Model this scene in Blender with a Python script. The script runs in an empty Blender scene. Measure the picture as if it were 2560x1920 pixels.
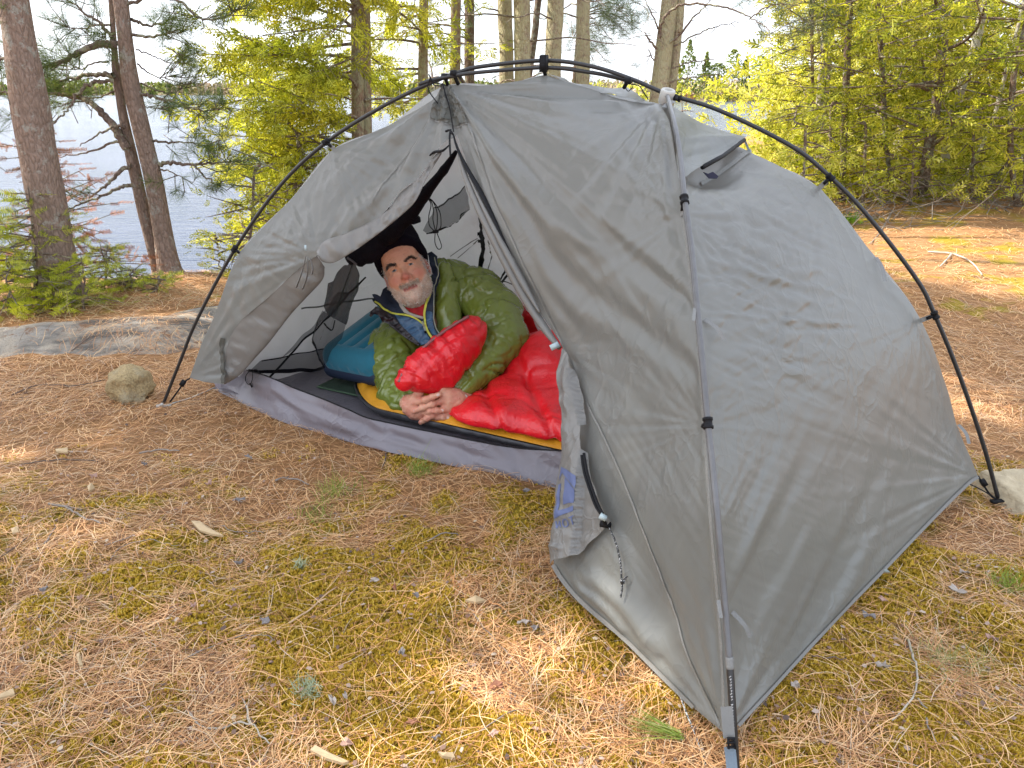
import bpy, math, random
import numpy as np
from mathutils import Vector, Matrix
from mathutils.geometry import delaunay_2d_cdt

random.seed(7)
rng = np.random.default_rng(7)
scene = bpy.context.scene
COL = scene.collection

# ------------------------------------------------------------------ camera
PITCH = math.radians(21.06)
FPX = 1898.0                      # focal length in pixels of the 2560 wide photo
CAMZ = 1.05
cam_d = bpy.data.cameras.new("camera")
cam_d.sensor_width = 36.0
cam_d.lens = 36.0 * FPX / 2560.0
cam_d.clip_start = 0.05
cam_d.clip_end = 5000.0
cam = bpy.data.objects.new("camera", cam_d)
COL.objects.link(cam)
cam.location = (0, 0, CAMZ)
cam.rotation_euler = (math.pi / 2 - PITCH, 0, 0)
scene.camera = cam

# ------------------------------------------------------------------ light
SUN = np.array([-0.63, 0.13, 0.765]); SUN /= np.linalg.norm(SUN)
SUN_EL = math.asin(SUN[2])
SUN_ROT = math.atan2(SUN[0], SUN[1])
world = bpy.data.worlds.new("World")
scene.world = world
world.use_nodes = True
wn = world.node_tree.nodes; wl = world.node_tree.links
wn.clear()
w_out = wn.new("ShaderNodeOutputWorld")
w_bg = wn.new("ShaderNodeBackground")
w_sky = wn.new("ShaderNodeTexSky")
w_sky.sky_type = 'NISHITA'
w_sky.sun_disc = False
w_sky.sun_elevation = SUN_EL
w_sky.sun_rotation = SUN_ROT
w_sky.air_density = 1.0
w_sky.dust_density = 3.0
w_sky.ozone_density = 1.0
# thin high cloud: pale veil over the sky, broken by soft noise
w_tc = wn.new("ShaderNodeTexCoord")
w_map = wn.new("ShaderNodeMapping"); w_map.inputs['Scale'].default_value = (1.5, 1.5, 5.0)
w_noise = wn.new("ShaderNodeTexNoise"); w_noise.inputs['Scale'].default_value = 1.6
w_noise.inputs['Detail'].default_value = 6.0
w_ramp = wn.new("ShaderNodeValToRGB")
w_ramp.color_ramp.elements[0].position = 0.30; w_ramp.color_ramp.elements[0].color = (0.38, 0.38, 0.38, 1)
w_ramp.color_ramp.elements[1].position = 0.62; w_ramp.color_ramp.elements[1].color = (0.88, 0.88, 0.88, 1)
w_mix = wn.new("ShaderNodeMixRGB")
w_mix.inputs['Color2'].default_value = (6.6, 7.0, 7.7, 1)
wl.new(w_tc.outputs['Generated'], w_map.inputs['Vector'])
wl.new(w_map.outputs['Vector'], w_noise.inputs['Vector'])
wl.new(w_noise.outputs['Fac'], w_ramp.inputs['Fac'])
wl.new(w_ramp.outputs['Color'], w_mix.inputs['Fac'])
wl.new(w_sky.outputs['Color'], w_mix.inputs['Color1'])
wl.new(w_mix.outputs['Color'], w_bg.inputs['Color'])
w_bg.inputs['Strength'].default_value = 0.12
wl.new(w_bg.outputs['Background'], w_out.inputs['Surface'])

sun_d = bpy.data.lights.new("sun", 'SUN')
sun_d.energy = 4.4
sun_d.angle = math.radians(0.6)
sun_d.color = (1.0, 0.93, 0.82)
sun = bpy.data.objects.new("sun", sun_d)
COL.objects.link(sun)
sun.location = (-7, 2, 12)
sun.rotation_euler = Vector(SUN.tolist()).to_track_quat('Z', 'Y').to_euler()

scene.view_settings.view_transform = 'Standard'
scene.view_settings.look = 'None'
scene.view_settings.exposure = 1.48
scene.view_settings.gamma = 1.0
scene.view_settings.use_curve_mapping = False
scene.cycles.max_bounces = 8
scene.cycles.diffuse_bounces = 4
scene.cycles.transparent_max_bounces = 16
scene.cycles.transmission_bounces = 4
scene.cycles.use_denoising = True

# ------------------------------------------------------------------ pixel rays (photo pixels, 2560 x 1920)
sp, cp = math.sin(PITCH), math.cos(PITCH)
RIGHT = np.array([1.0, 0, 0]); UP = np.array([0, sp, cp]); FWD = np.array([0, cp, -sp])
CAM = np.array([0, 0, CAMZ])

def ray(x, y):
    x = np.asarray(x, float); y = np.asarray(y, float)
    return (RIGHT * ((x - 1280) / FPX)[..., None] + UP * ((960 - y) / FPX)[..., None] + FWD)

def at(x, y, Y):                    # point on the pixel's ray at world depth Y
    d = ray(x, y); t = np.asarray(Y, float) / d[..., 1]
    return CAM + d * t[..., None]

def gp(x, y, z=0.0):                # point on the pixel's ray at height z
    d = ray(x, y); t = (np.asarray(z, float) - CAMZ) / d[..., 2]
    return CAM + d * t[..., None]

def pz(x, y, zc):                   # point at camera depth zc
    return CAM + ray(x, y) * np.asarray(zc, float)[..., None]

def onplane(x, y, p0, n):
    d = ray(x, y); t = ((p0 - CAM) @ n) / (d @ n)
    return CAM + d * np.asarray(t)[..., None]

def proj(P):
    q = np.asarray(P, float) - CAM
    zc = q @ FWD
    return 1280 + FPX * (q @ RIGHT) / zc, 960 - FPX * (q @ UP) / zc, zc

# ------------------------------------------------------------------ noise
_tab = np.random.default_rng(3).random(4096).astype(np.float32)
def _h(ix, iy, iz):
    k = (ix * 73856093) ^ (iy * 19349663) ^ (iz * 83492791)
    return _tab[k & 4095]

def vnoise(P):
    P = np.asarray(P, float)
    i = np.floor(P).astype(np.int64); f = P - i
    f = f * f * (3 - 2 * f)
    x, y, z = i[..., 0], i[..., 1], i[..., 2]
    fx, fy, fz = f[..., 0], f[..., 1], f[..., 2]
    def l(a, b, t): return a + (b - a) * t
    r = l(l(l(_h(x, y, z), _h(x + 1, y, z), fx), l(_h(x, y + 1, z), _h(x + 1, y + 1, z), fx), fy),
          l(l(_h(x, y, z + 1), _h(x + 1, y, z + 1), fx), l(_h(x, y + 1, z + 1), _h(x + 1, y + 1, z + 1), fx), fy), fz)
    return r * 2 - 1

def fbm(P, o=4):
    P = np.asarray(P, float); s = 0; a = 1.0
    for k in range(o):
        s = s + a * vnoise(P + 17.3 * k); P = P * 2.03; a *= 0.5
    return s

def sstep(a, b, x):
    t = np.clip((x - a) / (b - a), 0, 1); return t * t * (3 - 2 * t)

def cr(pts, n=8):                   # Catmull-Rom through points
    p = np.asarray(pts, float)
    if len(p) < 3:
        t = np.linspace(0, 1, n + 1)[:, None]; return p[0] + (p[1] - p[0]) * t
    q = np.vstack([2 * p[0] - p[1], p, 2 * p[-1] - p[-2]])
    out = []
    for k in range(1, len(q) - 2):
        a, b, c, d = q[k - 1:k + 3]
        t = np.linspace(0, 1, n, endpoint=False)[:, None]
        out.append(0.5 * (2 * b + (c - a) * t + (2 * a - 5 * b + 4 * c - d) * t ** 2 + (3 * b - a - 3 * c + d) * t ** 3))
    out.append(p[-1:])
    return np.vstack(out)

# ------------------------------------------------------------------ objects
ROOTLOC = {}
def mesh_data(name, V, F, smooth=True):
    me = bpy.data.meshes.new(name)
    V = np.ascontiguousarray(V, dtype=np.float32)
    if isinstance(F, np.ndarray):
        n = F.shape[1]
        me.vertices.add(len(V)); me.vertices.foreach_set("co", V.ravel())
        me.loops.add(F.size); me.loops.foreach_set("vertex_index", np.ascontiguousarray(F, dtype=np.int32).ravel())
        me.polygons.add(len(F))
        me.polygons.foreach_set("loop_start", np.arange(0, F.size, n, dtype=np.int32))
        me.polygons.foreach_set("loop_total", np.full(len(F), n, dtype=np.int32))
    else:
        me.from_pydata(V.tolist(), [], [list(map(int, f)) for f in F])
    me.update(calc_edges=True)
    me.polygons.foreach_set("use_smooth", np.full(len(me.polygons), smooth))
    return me

def base_of(parent):
    return ROOTLOC.get(parent.name, np.zeros(3)) if parent else np.zeros(3)

def link_mesh(name, V, F, m, parent=None, smooth=True):
    b = base_of(parent)
    me = mesh_data(name, np.asarray(V, float) - b, F, smooth)
    o = bpy.data.objects.new(name, me)
    COL.objects.link(o)
    for mm in (m if isinstance(m, (list, tuple)) else [m]):
        me.materials.append(mm)
    if parent:
        o.parent = parent
    ROOTLOC[o.name] = b
    return o

def top_mesh(name, V, F, m, loc=None, smooth=True):
    """a thing that is one mesh; its origin is set at loc"""
    V = np.asarray(V, float)
    if loc is None:
        loc = np.array([V[:, 0].mean(), V[:, 1].mean(), V[:, 2].min()])
    o = bpy.data.objects.new(name, mesh_data(name, V - loc, F, smooth))
    COL.objects.link(o); o.location = loc
    for mm in (m if isinstance(m, (list, tuple)) else [m]):
        o.data.materials.append(mm)
    ROOTLOC[o.name] = np.array(loc, float)
    return o

def thing(name, label, cat, loc=(0, 0, 0), group=None):
    o = bpy.data.objects.new(name, None)
    o.empty_display_size = 0.1
    COL.objects.link(o)
    o.location = [float(v) for v in loc]
    ROOTLOC[o.name] = np.array(loc, float)
    return tag(o, label, cat, group)

def tag(o, label, cat, group=None, kind=None):
    if label: o['label'] = label
    if cat: o['category'] = cat
    if group: o['group'] = group
    if kind: o['kind'] = kind
    return o

class MB:                            # collects quads and triangles
    def __init__(s): s.V = []; s.F = []; s.n = 0
    def add(s, V, F):
        V = np.asarray(V, float)
        s.V.append(V); s.F.extend([[int(i) + s.n for i in f] for f in F]); s.n += len(V)
    def tube(s, pts, r, k=8, cap=True, flat=1.0):
        V, F = tube(pts, r, k, cap, flat); s.add(V, F)
    def build(s, name, m, parent=None, smooth=True):
        return link_mesh(name, np.vstack(s.V), s.F, m, parent, smooth)
    def top(s, name, m, loc=None, smooth=True):
        return top_mesh(name, np.vstack(s.V), s.F, m, loc, smooth)

def frames(p):
    p = np.asarray(p, float)
    t = np.gradient(p, axis=0); t /= np.linalg.norm(t, axis=1)[:, None] + 1e-12
    ref = np.array([0, 0, 1.0]) if abs(t[0][2]) < 0.9 else np.array([1.0, 0, 0])
    n = np.zeros_like(p)
    v = np.cross(t[0], ref); v /= np.linalg.norm(v) + 1e-12
    for i in range(len(p)):
        v = v - t[i] * (v @ t[i]); v /= np.linalg.norm(v) + 1e-12
        n[i] = v
    return t, n, np.cross(t, n)

def tube(pts, r, k=8, cap=True, flat=1.0):
    p = np.asarray(pts, float); m = len(p)
    r = np.broadcast_to(np.asarray(r, float), (m,))
    t, n, b = frames(p)
    a = np.linspace(0, 2 * np.pi, k, endpoint=False)
    V = p[:, None, :] + r[:, None, None] * (np.cos(a)[None, :, None] * n[:, None, :] + flat * np.sin(a)[None, :, None] * b[:, None, :])
    V = V.reshape(-1, 3)
    F = []
    for i in range(m - 1):
        for j in range(k):
            j2 = (j + 1) % k
            F.append([i * k + j, i * k + j2, (i + 1) * k + j2, (i + 1) * k + j])
    if cap:
        F.append(list(range(k - 1, -1, -1))); F.append(list(range((m - 1) * k, m * k)))
    return V, F

def ribbon(pts, w, side):
    """flat strap along pts, w wide, lying across direction side"""
    p = np.asarray(pts, float); side = np.asarray(side, float)
    t = np.gradient(p, axis=0); t /= np.linalg.norm(t, axis=1)[:, None]
    s = side - t * (t @ side)[:, None]; s /= np.linalg.norm(s, axis=1)[:, None]
    w = np.broadcast_to(np.asarray(w, float), (len(p),))[:, None]
    V = np.vstack([p - s * w / 2, p + s * w / 2]); m = len(p)
    F = [[i, i + 1, m + i + 1, m + i] for i in range(m - 1)]
    return V, F

def box(c, s, R=None):
    c = np.asarray(c, float); s = np.asarray(s, float) / 2
    V = np.array([[x, y, z] for x in (-1, 1) for y in (-1, 1) for z in (-1, 1)], float) * s
    if R is not None: V = V @ np.asarray(R).T
    return V + c, [[0, 1, 3, 2], [4, 6, 7, 5], [0, 4, 5, 1], [2, 3, 7, 6], [0, 2, 6, 4], [1, 5, 7, 3]]

def look(d, upv=(0, 0, 1)):         # rotation whose x axis is d
    x = np.asarray(d, float); x = x / np.linalg.norm(x)
    z = np.asarray(upv, float); z = z - x * (z @ x)
    if np.linalg.norm(z) < 1e-6: z = np.array([1.0, 0, 0]) - x * x[0]
    z /= np.linalg.norm(z)
    return np.stack([x, np.cross(z, x), z], axis=1)

def rand_rot(n, rg):
    q = rg.normal(size=(n, 4)); q /= np.linalg.norm(q, axis=1)[:, None]
    w, x, y, z = q.T
    return np.stack([np.stack([1 - 2 * (y * y + z * z), 2 * (x * y - z * w), 2 * (x * z + y * w)], -1),
                     np.stack([2 * (x * y + z * w), 1 - 2 * (x * x + z * z), 2 * (y * z - x * w)], -1),
                     np.stack([2 * (x * z - y * w), 2 * (y * z + x * w), 1 - 2 * (x * x + y * y)], -1)], -2)

def frame_x(D, roll_up, rg, jitter=0.3):
    """rotation matrices with x along D and z near roll_up"""
    D = D / (np.linalg.norm(D, axis=1)[:, None] + 1e-9)
    U = np.broadcast_to(roll_up, D.shape) + rg.normal(size=D.shape) * jitter
    U = U - D * np.sum(U * D, 1)[:, None]; U /= np.linalg.norm(U, axis=1)[:, None] + 1e-9
    return np.stack([D, np.cross(U, D), U], axis=2)

def instance(tv, tf, P, R, S):
    """template verts/faces copied to every point: one array pair"""
    n = len(P)
    V = np.einsum('nij,vj->nvi', R, tv) * S[:, None, None] + P[:, None, :]
    F = tf[None] + (np.arange(n) * len(tv))[:, None, None]
    return V.reshape(-1, 3), F.reshape(-1, tf.shape[1])

# ------------------------------------------------------------------ materials
class NT:
    def __init__(s, name):
        s.m = bpy.data.materials.new(name); s.m.use_nodes = True
        s.n = s.m.node_tree.nodes; s.l = s.m.node_tree.links
        s.n.clear(); s.out = s.n.new("ShaderNodeOutputMaterial")
        s.tc = s.n.new("ShaderNodeTexCoord")
    def link(s, a, b): s.l.new(a, b)
    def noise(s, scale, detail=4, rough=0.55, stretch=None, co='Object', dist=0.0):
        v = s.tc.outputs[co]
        if stretch:
            mp = s.n.new("ShaderNodeMapping"); mp.inputs['Scale'].default_value = stretch
            s.link(v, mp.inputs['Vector']); v = mp.outputs['Vector']
        t = s.n.new("ShaderNodeTexNoise")
        t.inputs['Scale'].default_value = scale; t.inputs['Detail'].default_value = detail
        t.inputs['Roughness'].default_value = rough; t.inputs['Distortion'].default_value = dist
        s.link(v, t.inputs['Vector']); return t.outputs['Fac']
    def voro(s, scale, feature='F1', stretch=None, co='Object'):
        v = s.tc.outputs[co]
        if stretch:
            mp = s.n.new("ShaderNodeMapping"); mp.inputs['Scale'].default_value = stretch
            s.link(v, mp.inputs['Vector']); v = mp.outputs['Vector']
        t = s.n.new("ShaderNodeTexVoronoi"); t.feature = feature
        t.inputs['Scale'].default_value = scale
        s.link(v, t.inputs['Vector']); return t.outputs['Distance']
    def ramp(s, fac, stops):
        r = s.n.new("ShaderNodeValToRGB"); e = r.color_ramp.elements
        while len(e) < len(stops): e.new(0.5)
        for k, (p, c) in enumerate(stops):
            e[k].position = p
            c = (c, c, c) if isinstance(c, (int, float)) else c
            e[k].color = (*c, 1)
        s.link(fac, r.inputs['Fac']); return r.outputs['Color']
    def mix(s, fac, a, b, mode='MIX'):
        n = s.n.new("ShaderNodeMixRGB"); n.blend_type = mode
        for k, v in (('Fac', fac), ('Color1', a), ('Color2', b)):
            if hasattr(v, 'is_linked'): s.link(v, n.inputs[k])
            elif isinstance(v, (int, float)): n.inputs[k].default_value = v if k == 'Fac' else (v, v, v, 1)
            else: n.inputs[k].default_value = (*v, 1)
        return n.outputs['Color']
    def math(s, op, a, b=0.0):
        n = s.n.new("ShaderNodeMath"); n.operation = op
        for k, v in ((0, a), (1, b)):
            if hasattr(v, 'is_linked'): s.link(v, n.inputs[k])
            else: n.inputs[k].default_value = v
        return n.outputs[0]
    def attr(s, name):
        a = s.n.new("ShaderNodeAttribute"); a.attribute_name = name; return a.outputs['Fac']
    def island(s):
        return s.n.new("ShaderNodeNewGeometry").outputs['Random Per Island']
    def bump(s, h, strength=0.5, dist=0.01, normal=None):
        b = s.n.new("ShaderNodeBump"); b.inputs['Strength'].default_value = strength
        b.inputs['Distance'].default_value = dist
        s.link(h, b.inputs['Height'])
        if normal is not None: s.link(normal, b.inputs['Normal'])
        return b.outputs['Normal']
    def bsdf(s, col, rough=0.6, normal=None, **kw):
        b = s.n.new("ShaderNodeBsdfPrincipled")
        for k, v in [('Base Color', col), ('Roughness', rough)] + list(kw.items()):
            if hasattr(v, 'is_linked'): s.link(v, b.inputs[k])
            elif isinstance(v, (tuple, list)): b.inputs[k].default_value = (*v, 1) if (len(v) == 3 and k != 'Subsurface Radius') else v
            else: b.inputs[k].default_value = v
        if normal is not None: s.link(normal, b.inputs['Normal'])
        return b.outputs[0]
    def translucent(s, col, normal=None):
        b = s.n.new("ShaderNodeBsdfTranslucent")
        if hasattr(col, 'is_linked'): s.link(col, b.inputs['Color'])
        else: b.inputs['Color'].default_value = (*col, 1)
        if normal is not None: s.link(normal, b.inputs['Normal'])
        return b.outputs[0]
    def transparent(s):
        return s.n.new("ShaderNodeBsdfTransparent").outputs[0]
    def mixsh(s, fac, a, b):
        n = s.n.new("ShaderNodeMixShader")
        if hasattr(fac, 'is_linked'): s.link(fac, n.inputs[0])
        else: n.inputs[0].default_value = fac
        s.link(a, n.inputs[1]); s.link(b, n.inputs[2]); return n.outputs[0]
    def done(s, sh):
        s.link(sh, s.out.inputs['Surface']); return s.m

def plain(name, col, rough=0.6, var=0.15, scale=30, bump=0.2, bd=0.002, **kw):
    t = NT(name)
    f = t.noise(scale, 4)
    c = t.mix(f, tuple(v * (1 - var) for v in col), tuple(min(1, v * (1 + var)) for v in col))
    nrm = t.bump(t.noise(scale * 3, 3), bump, bd) if bump else None
    return t.done(t.bsdf(c, rough, nrm, **kw))

def leaf_mat(name, cols, trans=0.45, rough=0.5, clump=2.0):
    """foliage: colour per leaf island, mixed by clump, light passes through"""
    t = NT(name)
    c = t.ramp(t.island(), [(k / max(1, len(cols) - 1), v) for k, v in enumerate(cols)])
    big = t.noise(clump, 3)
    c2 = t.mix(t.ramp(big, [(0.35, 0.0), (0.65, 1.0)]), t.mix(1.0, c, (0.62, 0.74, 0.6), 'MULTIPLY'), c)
    return t.done(t.mixsh(trans, t.bsdf(c2, rough, **{'Specular IOR Level': 0.3}), t.translucent(t.mix(1.0, c2, (1.25, 1.2, 0.7), 'MULTIPLY'))))
# ================================================================== terrain
WATER = -1.2
SHX = [-60, -12, -6, -4.2, -3.0, -2.2, -1.7, -1.2, -0.5, 0.5, 1.5, 3.0, 5, 8, 14, 40, 120]
SHY = [22, 9.0, 5.6, 4.9, 4.75, 4.7, 4.75, 5.3, 6.4, 8.0, 10.5, 13.5, 17, 24, 33, 45, 60]
def shore(x): return np.interp(x, SHX, SHY)

SLAB_PX = [(-400, 830), (-150, 802), (0, 792), (253, 773), (398, 763), (542, 745), (640, 742), (640, 800), (520, 860), (448, 890), (360, 897),
           (271, 905), (253, 891), (145, 888), (0, 886), (-200, 890), (-420, 905)]
SLAB = np.array([gp(x, y, 0.03)[:2] for x, y in SLAB_PX])
def poly_sd(x, y, P):               # + inside, - outside
    x = np.asarray(x, float); y = np.asarray(y, float)
    d = np.full(x.shape, 1e9); ins = np.zeros(x.shape, bool)
    n = len(P)
    for i in range(n):
        a = P[i]; b = P[(i + 1) % n]; e = b - a
        t = np.clip(((x - a[0]) * e[0] + (y - a[1]) * e[1]) / max(1e-9, e @ e), 0, 1)
        d = np.minimum(d, np.hypot(x - a[0] - t * e[0], y - a[1] - t * e[1]))
        c = ((a[1] > y) != (b[1] > y)) & (x < (b[0] - a[0]) * (y - a[1]) / (b[1] - a[1] + 1e-12) + a[0])
        ins ^= c
    return np.where(ins, d, -d)

def p3(x, y, z=0.0): return np.stack([x, y, np.full_like(np.asarray(x, float), z)], -1)

def moss_f(x, y):
    q = p3(x, y)
    u, v, _ = proj(q)
    b = 0.60 * sstep(1150, 1500, v) - 0.50 * sstep(1250, 1020, v) + 0.30 * sstep(1750, 2050, u) * sstep(1050, 1300, v) \
        - 0.25 * sstep(1880, 1000, u) * sstep(700, 0, u) * sstep(1500, 1900, v)
    far = sstep(3.0, 4.5, y)
    n = fbm(q * 3.4, 4) * 0.50 + 0.45 * fbm(p3(x, y, 3) * 11.0, 3)
    return n + b * (1 - far) + far * (-0.1 + 0.15 * sstep(1, 2.5, x)) - 0.29

def gh(x, y):
    x = np.asarray(x, float); y = np.asarray(y, float)
    z = 0.018 * fbm(p3(x, y) * 1.7, 3) + 0.006 * fbm(p3(x, y, 5) * 9, 2)
    z = z * sstep(0.2, 1.0, np.hypot(x, y))
    z = z + 0.012 * sstep(0.0, 0.5, moss_f(x, y)) * sstep(4.0, 2.5, y)
    z = z + 0.22 * sstep(4.5, 9, y) * sstep(1.0, 4.0, x) + 0.10 * fbm(p3(x, y, 9) * 0.5, 3) * sstep(4.5, 8, y)
    # small mound under the twin pine
    z = z + 0.07 * np.exp(-((x + 2.02) ** 2 + (y - 4.6) ** 2) / 0.16)
    s = y - shore(x) - 0.25 * fbm(p3(x, y, 2) * 1.3, 3)
    z = z - 2.2 * sstep(0.0, 3.5, s) - 0.10 * sstep(-0.7, 0.3, s)
    z = z - 6.0 * sstep(3, 60, s)
    return z

def slab_h(x, y):
    d = poly_sd(x, y, SLAB) + 0.035 * fbm(p3(x, y, 4) * 5, 3)
    return gh(x, y) * 0.6 - 0.03 + 0.085 * sstep(-0.06, 0.35, d) + 0.012 * fbm(p3(x, y, 8) * np.array([2.0, 5.0, 1]), 3)

def surf(x, y): return np.maximum(gh(x, y), slab_h(x, y))

def gauss(a, b, c): return np.exp(-((a) ** 2 + (b) ** 2) / c ** 2)

def axis(lo, hi, fine_lo, fine_hi, h, grow=1.18):
    a = list(np.arange(fine_lo, fine_hi + 1e-6, h)); s = h; x = fine_hi
    while x < hi: s *= grow; x += s; a.append(x)
    s = h; x = fine_lo
    while x > lo: s *= grow; x -= s; a.insert(0, x)
    return np.array(a)

gx = axis(-700, 700, -2.6, 2.9, 0.03); gy = axis(-30, 1100, 0.4, 5.6, 0.03)
GX, GY = np.meshgrid(gx, gy, indexing='ij')
GZ = gh(GX, GY)
def grid_faces(n, m):
    i = np.arange(n * m).reshape(n, m)
    return np.stack([i[:-1, :-1], i[1:, :-1], i[1:, 1:], i[:-1, 1:]], -1).reshape(-1, 4)

t = NT("forest_floor")
nz = t.noise(55, 8, 0.7); nz2 = t.noise(7, 6, 0.6); nz3 = t.noise(260, 4, 0.7)
litter = t.mix(nz, (0.13, 0.06, 0.025), (0.48, 0.26, 0.11))
litter = t.mix(t.ramp(nz2, [(0.38, 0.0), (0.62, 1.0)]), litter, t.mix(nz3, (0.17, 0.085, 0.038), (0.47, 0.265, 0.125)))
mossc = t.mix(nz3, (0.12, 0.085, 0.008), (0.44, 0.33, 0.04))
mm = t.ramp(t.math('ADD', t.attr("moss"), t.math('MULTIPLY', t.math('SUBTRACT', nz, 0.5), 0.7)), [(0.35, 0.0), (0.60, 1.0)])
col = t.mix(mm, litter, mossc)
hgt = t.math('ADD', t.math('MULTIPLY', nz3, 0.5), nz)
M_ground = t.done(t.bsdf(col, 0.95, t.bump(hgt, 0.9, 0.012), **{'Specular IOR Level': 0.15}))

ground = link_mesh("ground", np.stack([GX, GY, GZ], -1).reshape(-1, 3), grid_faces(len(gx), len(gy)), M_ground)
ground['kind'] = 'structure'
a = ground.data.attributes.new("moss", 'FLOAT', 'POINT')
a.data.foreach_set("value", (moss_f(GX, GY) * 0.8 + 0.5).astype(np.float32).ravel())

# ------------------------------------------------------------------ bedrock slab on the left
t = NT("lichen_granite")
n1 = t.noise(6, 6, 0.6); n2 = t.noise(40, 6, 0.7); n3 = t.noise(3.0, 5, 0.6, (1, 2.2, 1)); n4 = t.voro(90)
c = t.mix(n2, (0.40, 0.335, 0.255), (0.70, 0.60, 0.48))
c = t.mix(t.ramp(n1, [(0.45, 0), (0.62, 0.75)]), c, (0.37, 0.35, 0.325))
n5 = t.noise(130, 5, 0.75); c = t.mix(t.math('MULTIPLY', n5, 0.5), c, (0.11, 0.10, 0.085))
c = t.mix(t.ramp(n3, [(0.46, 0), (0.58, 0.9)]), c, t.mix(n5, (0.03, 0.028, 0.027), (0.17, 0.16, 0.145)))
c = t.mix(t.ramp(t.noise(14, 5, 0.7), [(0.58, 0), (0.66, 0.8)]), c, (0.24, 0.12, 0.055))
c = t.mix(t.ramp(n4, [(0.0, 0.5), (0.25, 0.0)]), c, (0.07, 0.065, 0.06))
M_rock = t.done(t.bsdf(c, 0.9, t.bump(t.math('ADD', t.math('ADD', n2, n5), t.math('MULTIPLY', n4, 0.6)), 0.9, 0.014)))
sx = np.arange(-4.4, -0.6, 0.025); sy = np.arange(2.6, 4.4, 0.025)
SX, SY = np.meshgrid(sx, sy, indexing='ij')
slab = link_mesh("bedrock", np.stack([SX, SY, slab_h(SX, SY)], -1).reshape(-1, 3), grid_faces(len(sx), len(sy)), M_rock)
slab['kind'] = 'structure'

# ------------------------------------------------------------------ lake and far land
t = NT("lake_water")
w1 = t.noise(1.0, 5, 0.6, (1.3, 3.6, 1)); w2 = t.noise(1.0, 4, 0.6, (4.5, 11.0, 1)); w3 = t.noise(0.08, 3, 0.5, (1, 2.5, 1))
hh = t.math('ADD', t.math('MULTIPLY', w1, 1.0), t.math('MULTIPLY', w2, 0.35))
bs = t.bump(hh, 0.55, 0.18)
wc = t.mix(t.ramp(w3, [(0.4, 0), (0.6, 1)]), (0.020, 0.034, 0.066), (0.04, 0.054, 0.095))
M_water = t.done(t.bsdf(wc, 0.10, bs, **{'IOR': 1.333}))
lx = axis(-1500, 1500, -10, 10, 1.0, 1.3); ly = axis(-2, 1500, 3, 20, 1.0, 1.3)
LX, LY = np.meshgrid(lx, ly, indexing='ij')
lake = link_mesh("lake", np.stack([LX, LY, np.full_like(LX, WATER)], -1).reshape(-1, 3), grid_faces(len(lx), len(ly)), M_water)
lake['kind'] = 'structure'

M_far = plain("far_shore_ground", (0.17, 0.125, 0.075), 0.95, 0.4, 0.08, 0)
def land(name, xs, front, depth, height):
    V = []; n = 9
    for x, f in zip(xs, front):
        for k in range(n):
            s = k / (n - 1)
            V.append([x * (1 + s * depth / f), f + depth * s, WATER - 0.4 + height * sstep(0, 1, s * 1.3) + 0.5 * min(1, s * 8)])
    F = grid_faces(len(xs), n)
    o = link_mesh(name, V, F, M_far); o['kind'] = 'structure'
fx = np.linspace(-900, 260, 80)
FAR = 520.0
def far_front(x): return FAR + 25 * vnoise(p3(np.asarray(x) / 90.0, np.zeros(np.shape(x)))) + 0.12 * np.abs(np.asarray(x) + 100)
land("far_shore", fx, far_front(fx), 240, 5.5)
nx = np.linspace(20, 420, 60)
def near_front(x): return 195 + 10 * vnoise(p3(np.asarray(x) / 18.0, np.ones(np.shape(x)))) + 90 * sstep(50, 30, np.asarray(x))
land("point_shore", nx, near_front(nx), 120, 3.0)
# ================================================================== needle litter, moss, grass
def in_tent(x, y):                  # footprint under the tent floor
    P = np.array([gp(540, 964)[:2], gp(690, 1052)[:2], gp(1086, 1158)[:2], gp(1394, 1222)[:2], gp(1420, 1430)[:2] , gp(1800, 1700)[:2], gp(2400, 1200)[:2], [0.3, 3.3], [-0.6, 3.3]])
    return poly_sd(x, y, P) > 0.03

def px_scatter(n, y0, y1, rg, x0=-800, x1=3400, power=1.0):
    """ground points spread evenly over the photo's ground area: density falls with distance"""
    u = rg.uniform(x0, x1, n); v = y0 + (y1 - y0) * rg.random(n) ** power
    P = gp(u, v, 0.0)
    return P[:, 0], P[:, 1]

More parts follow.
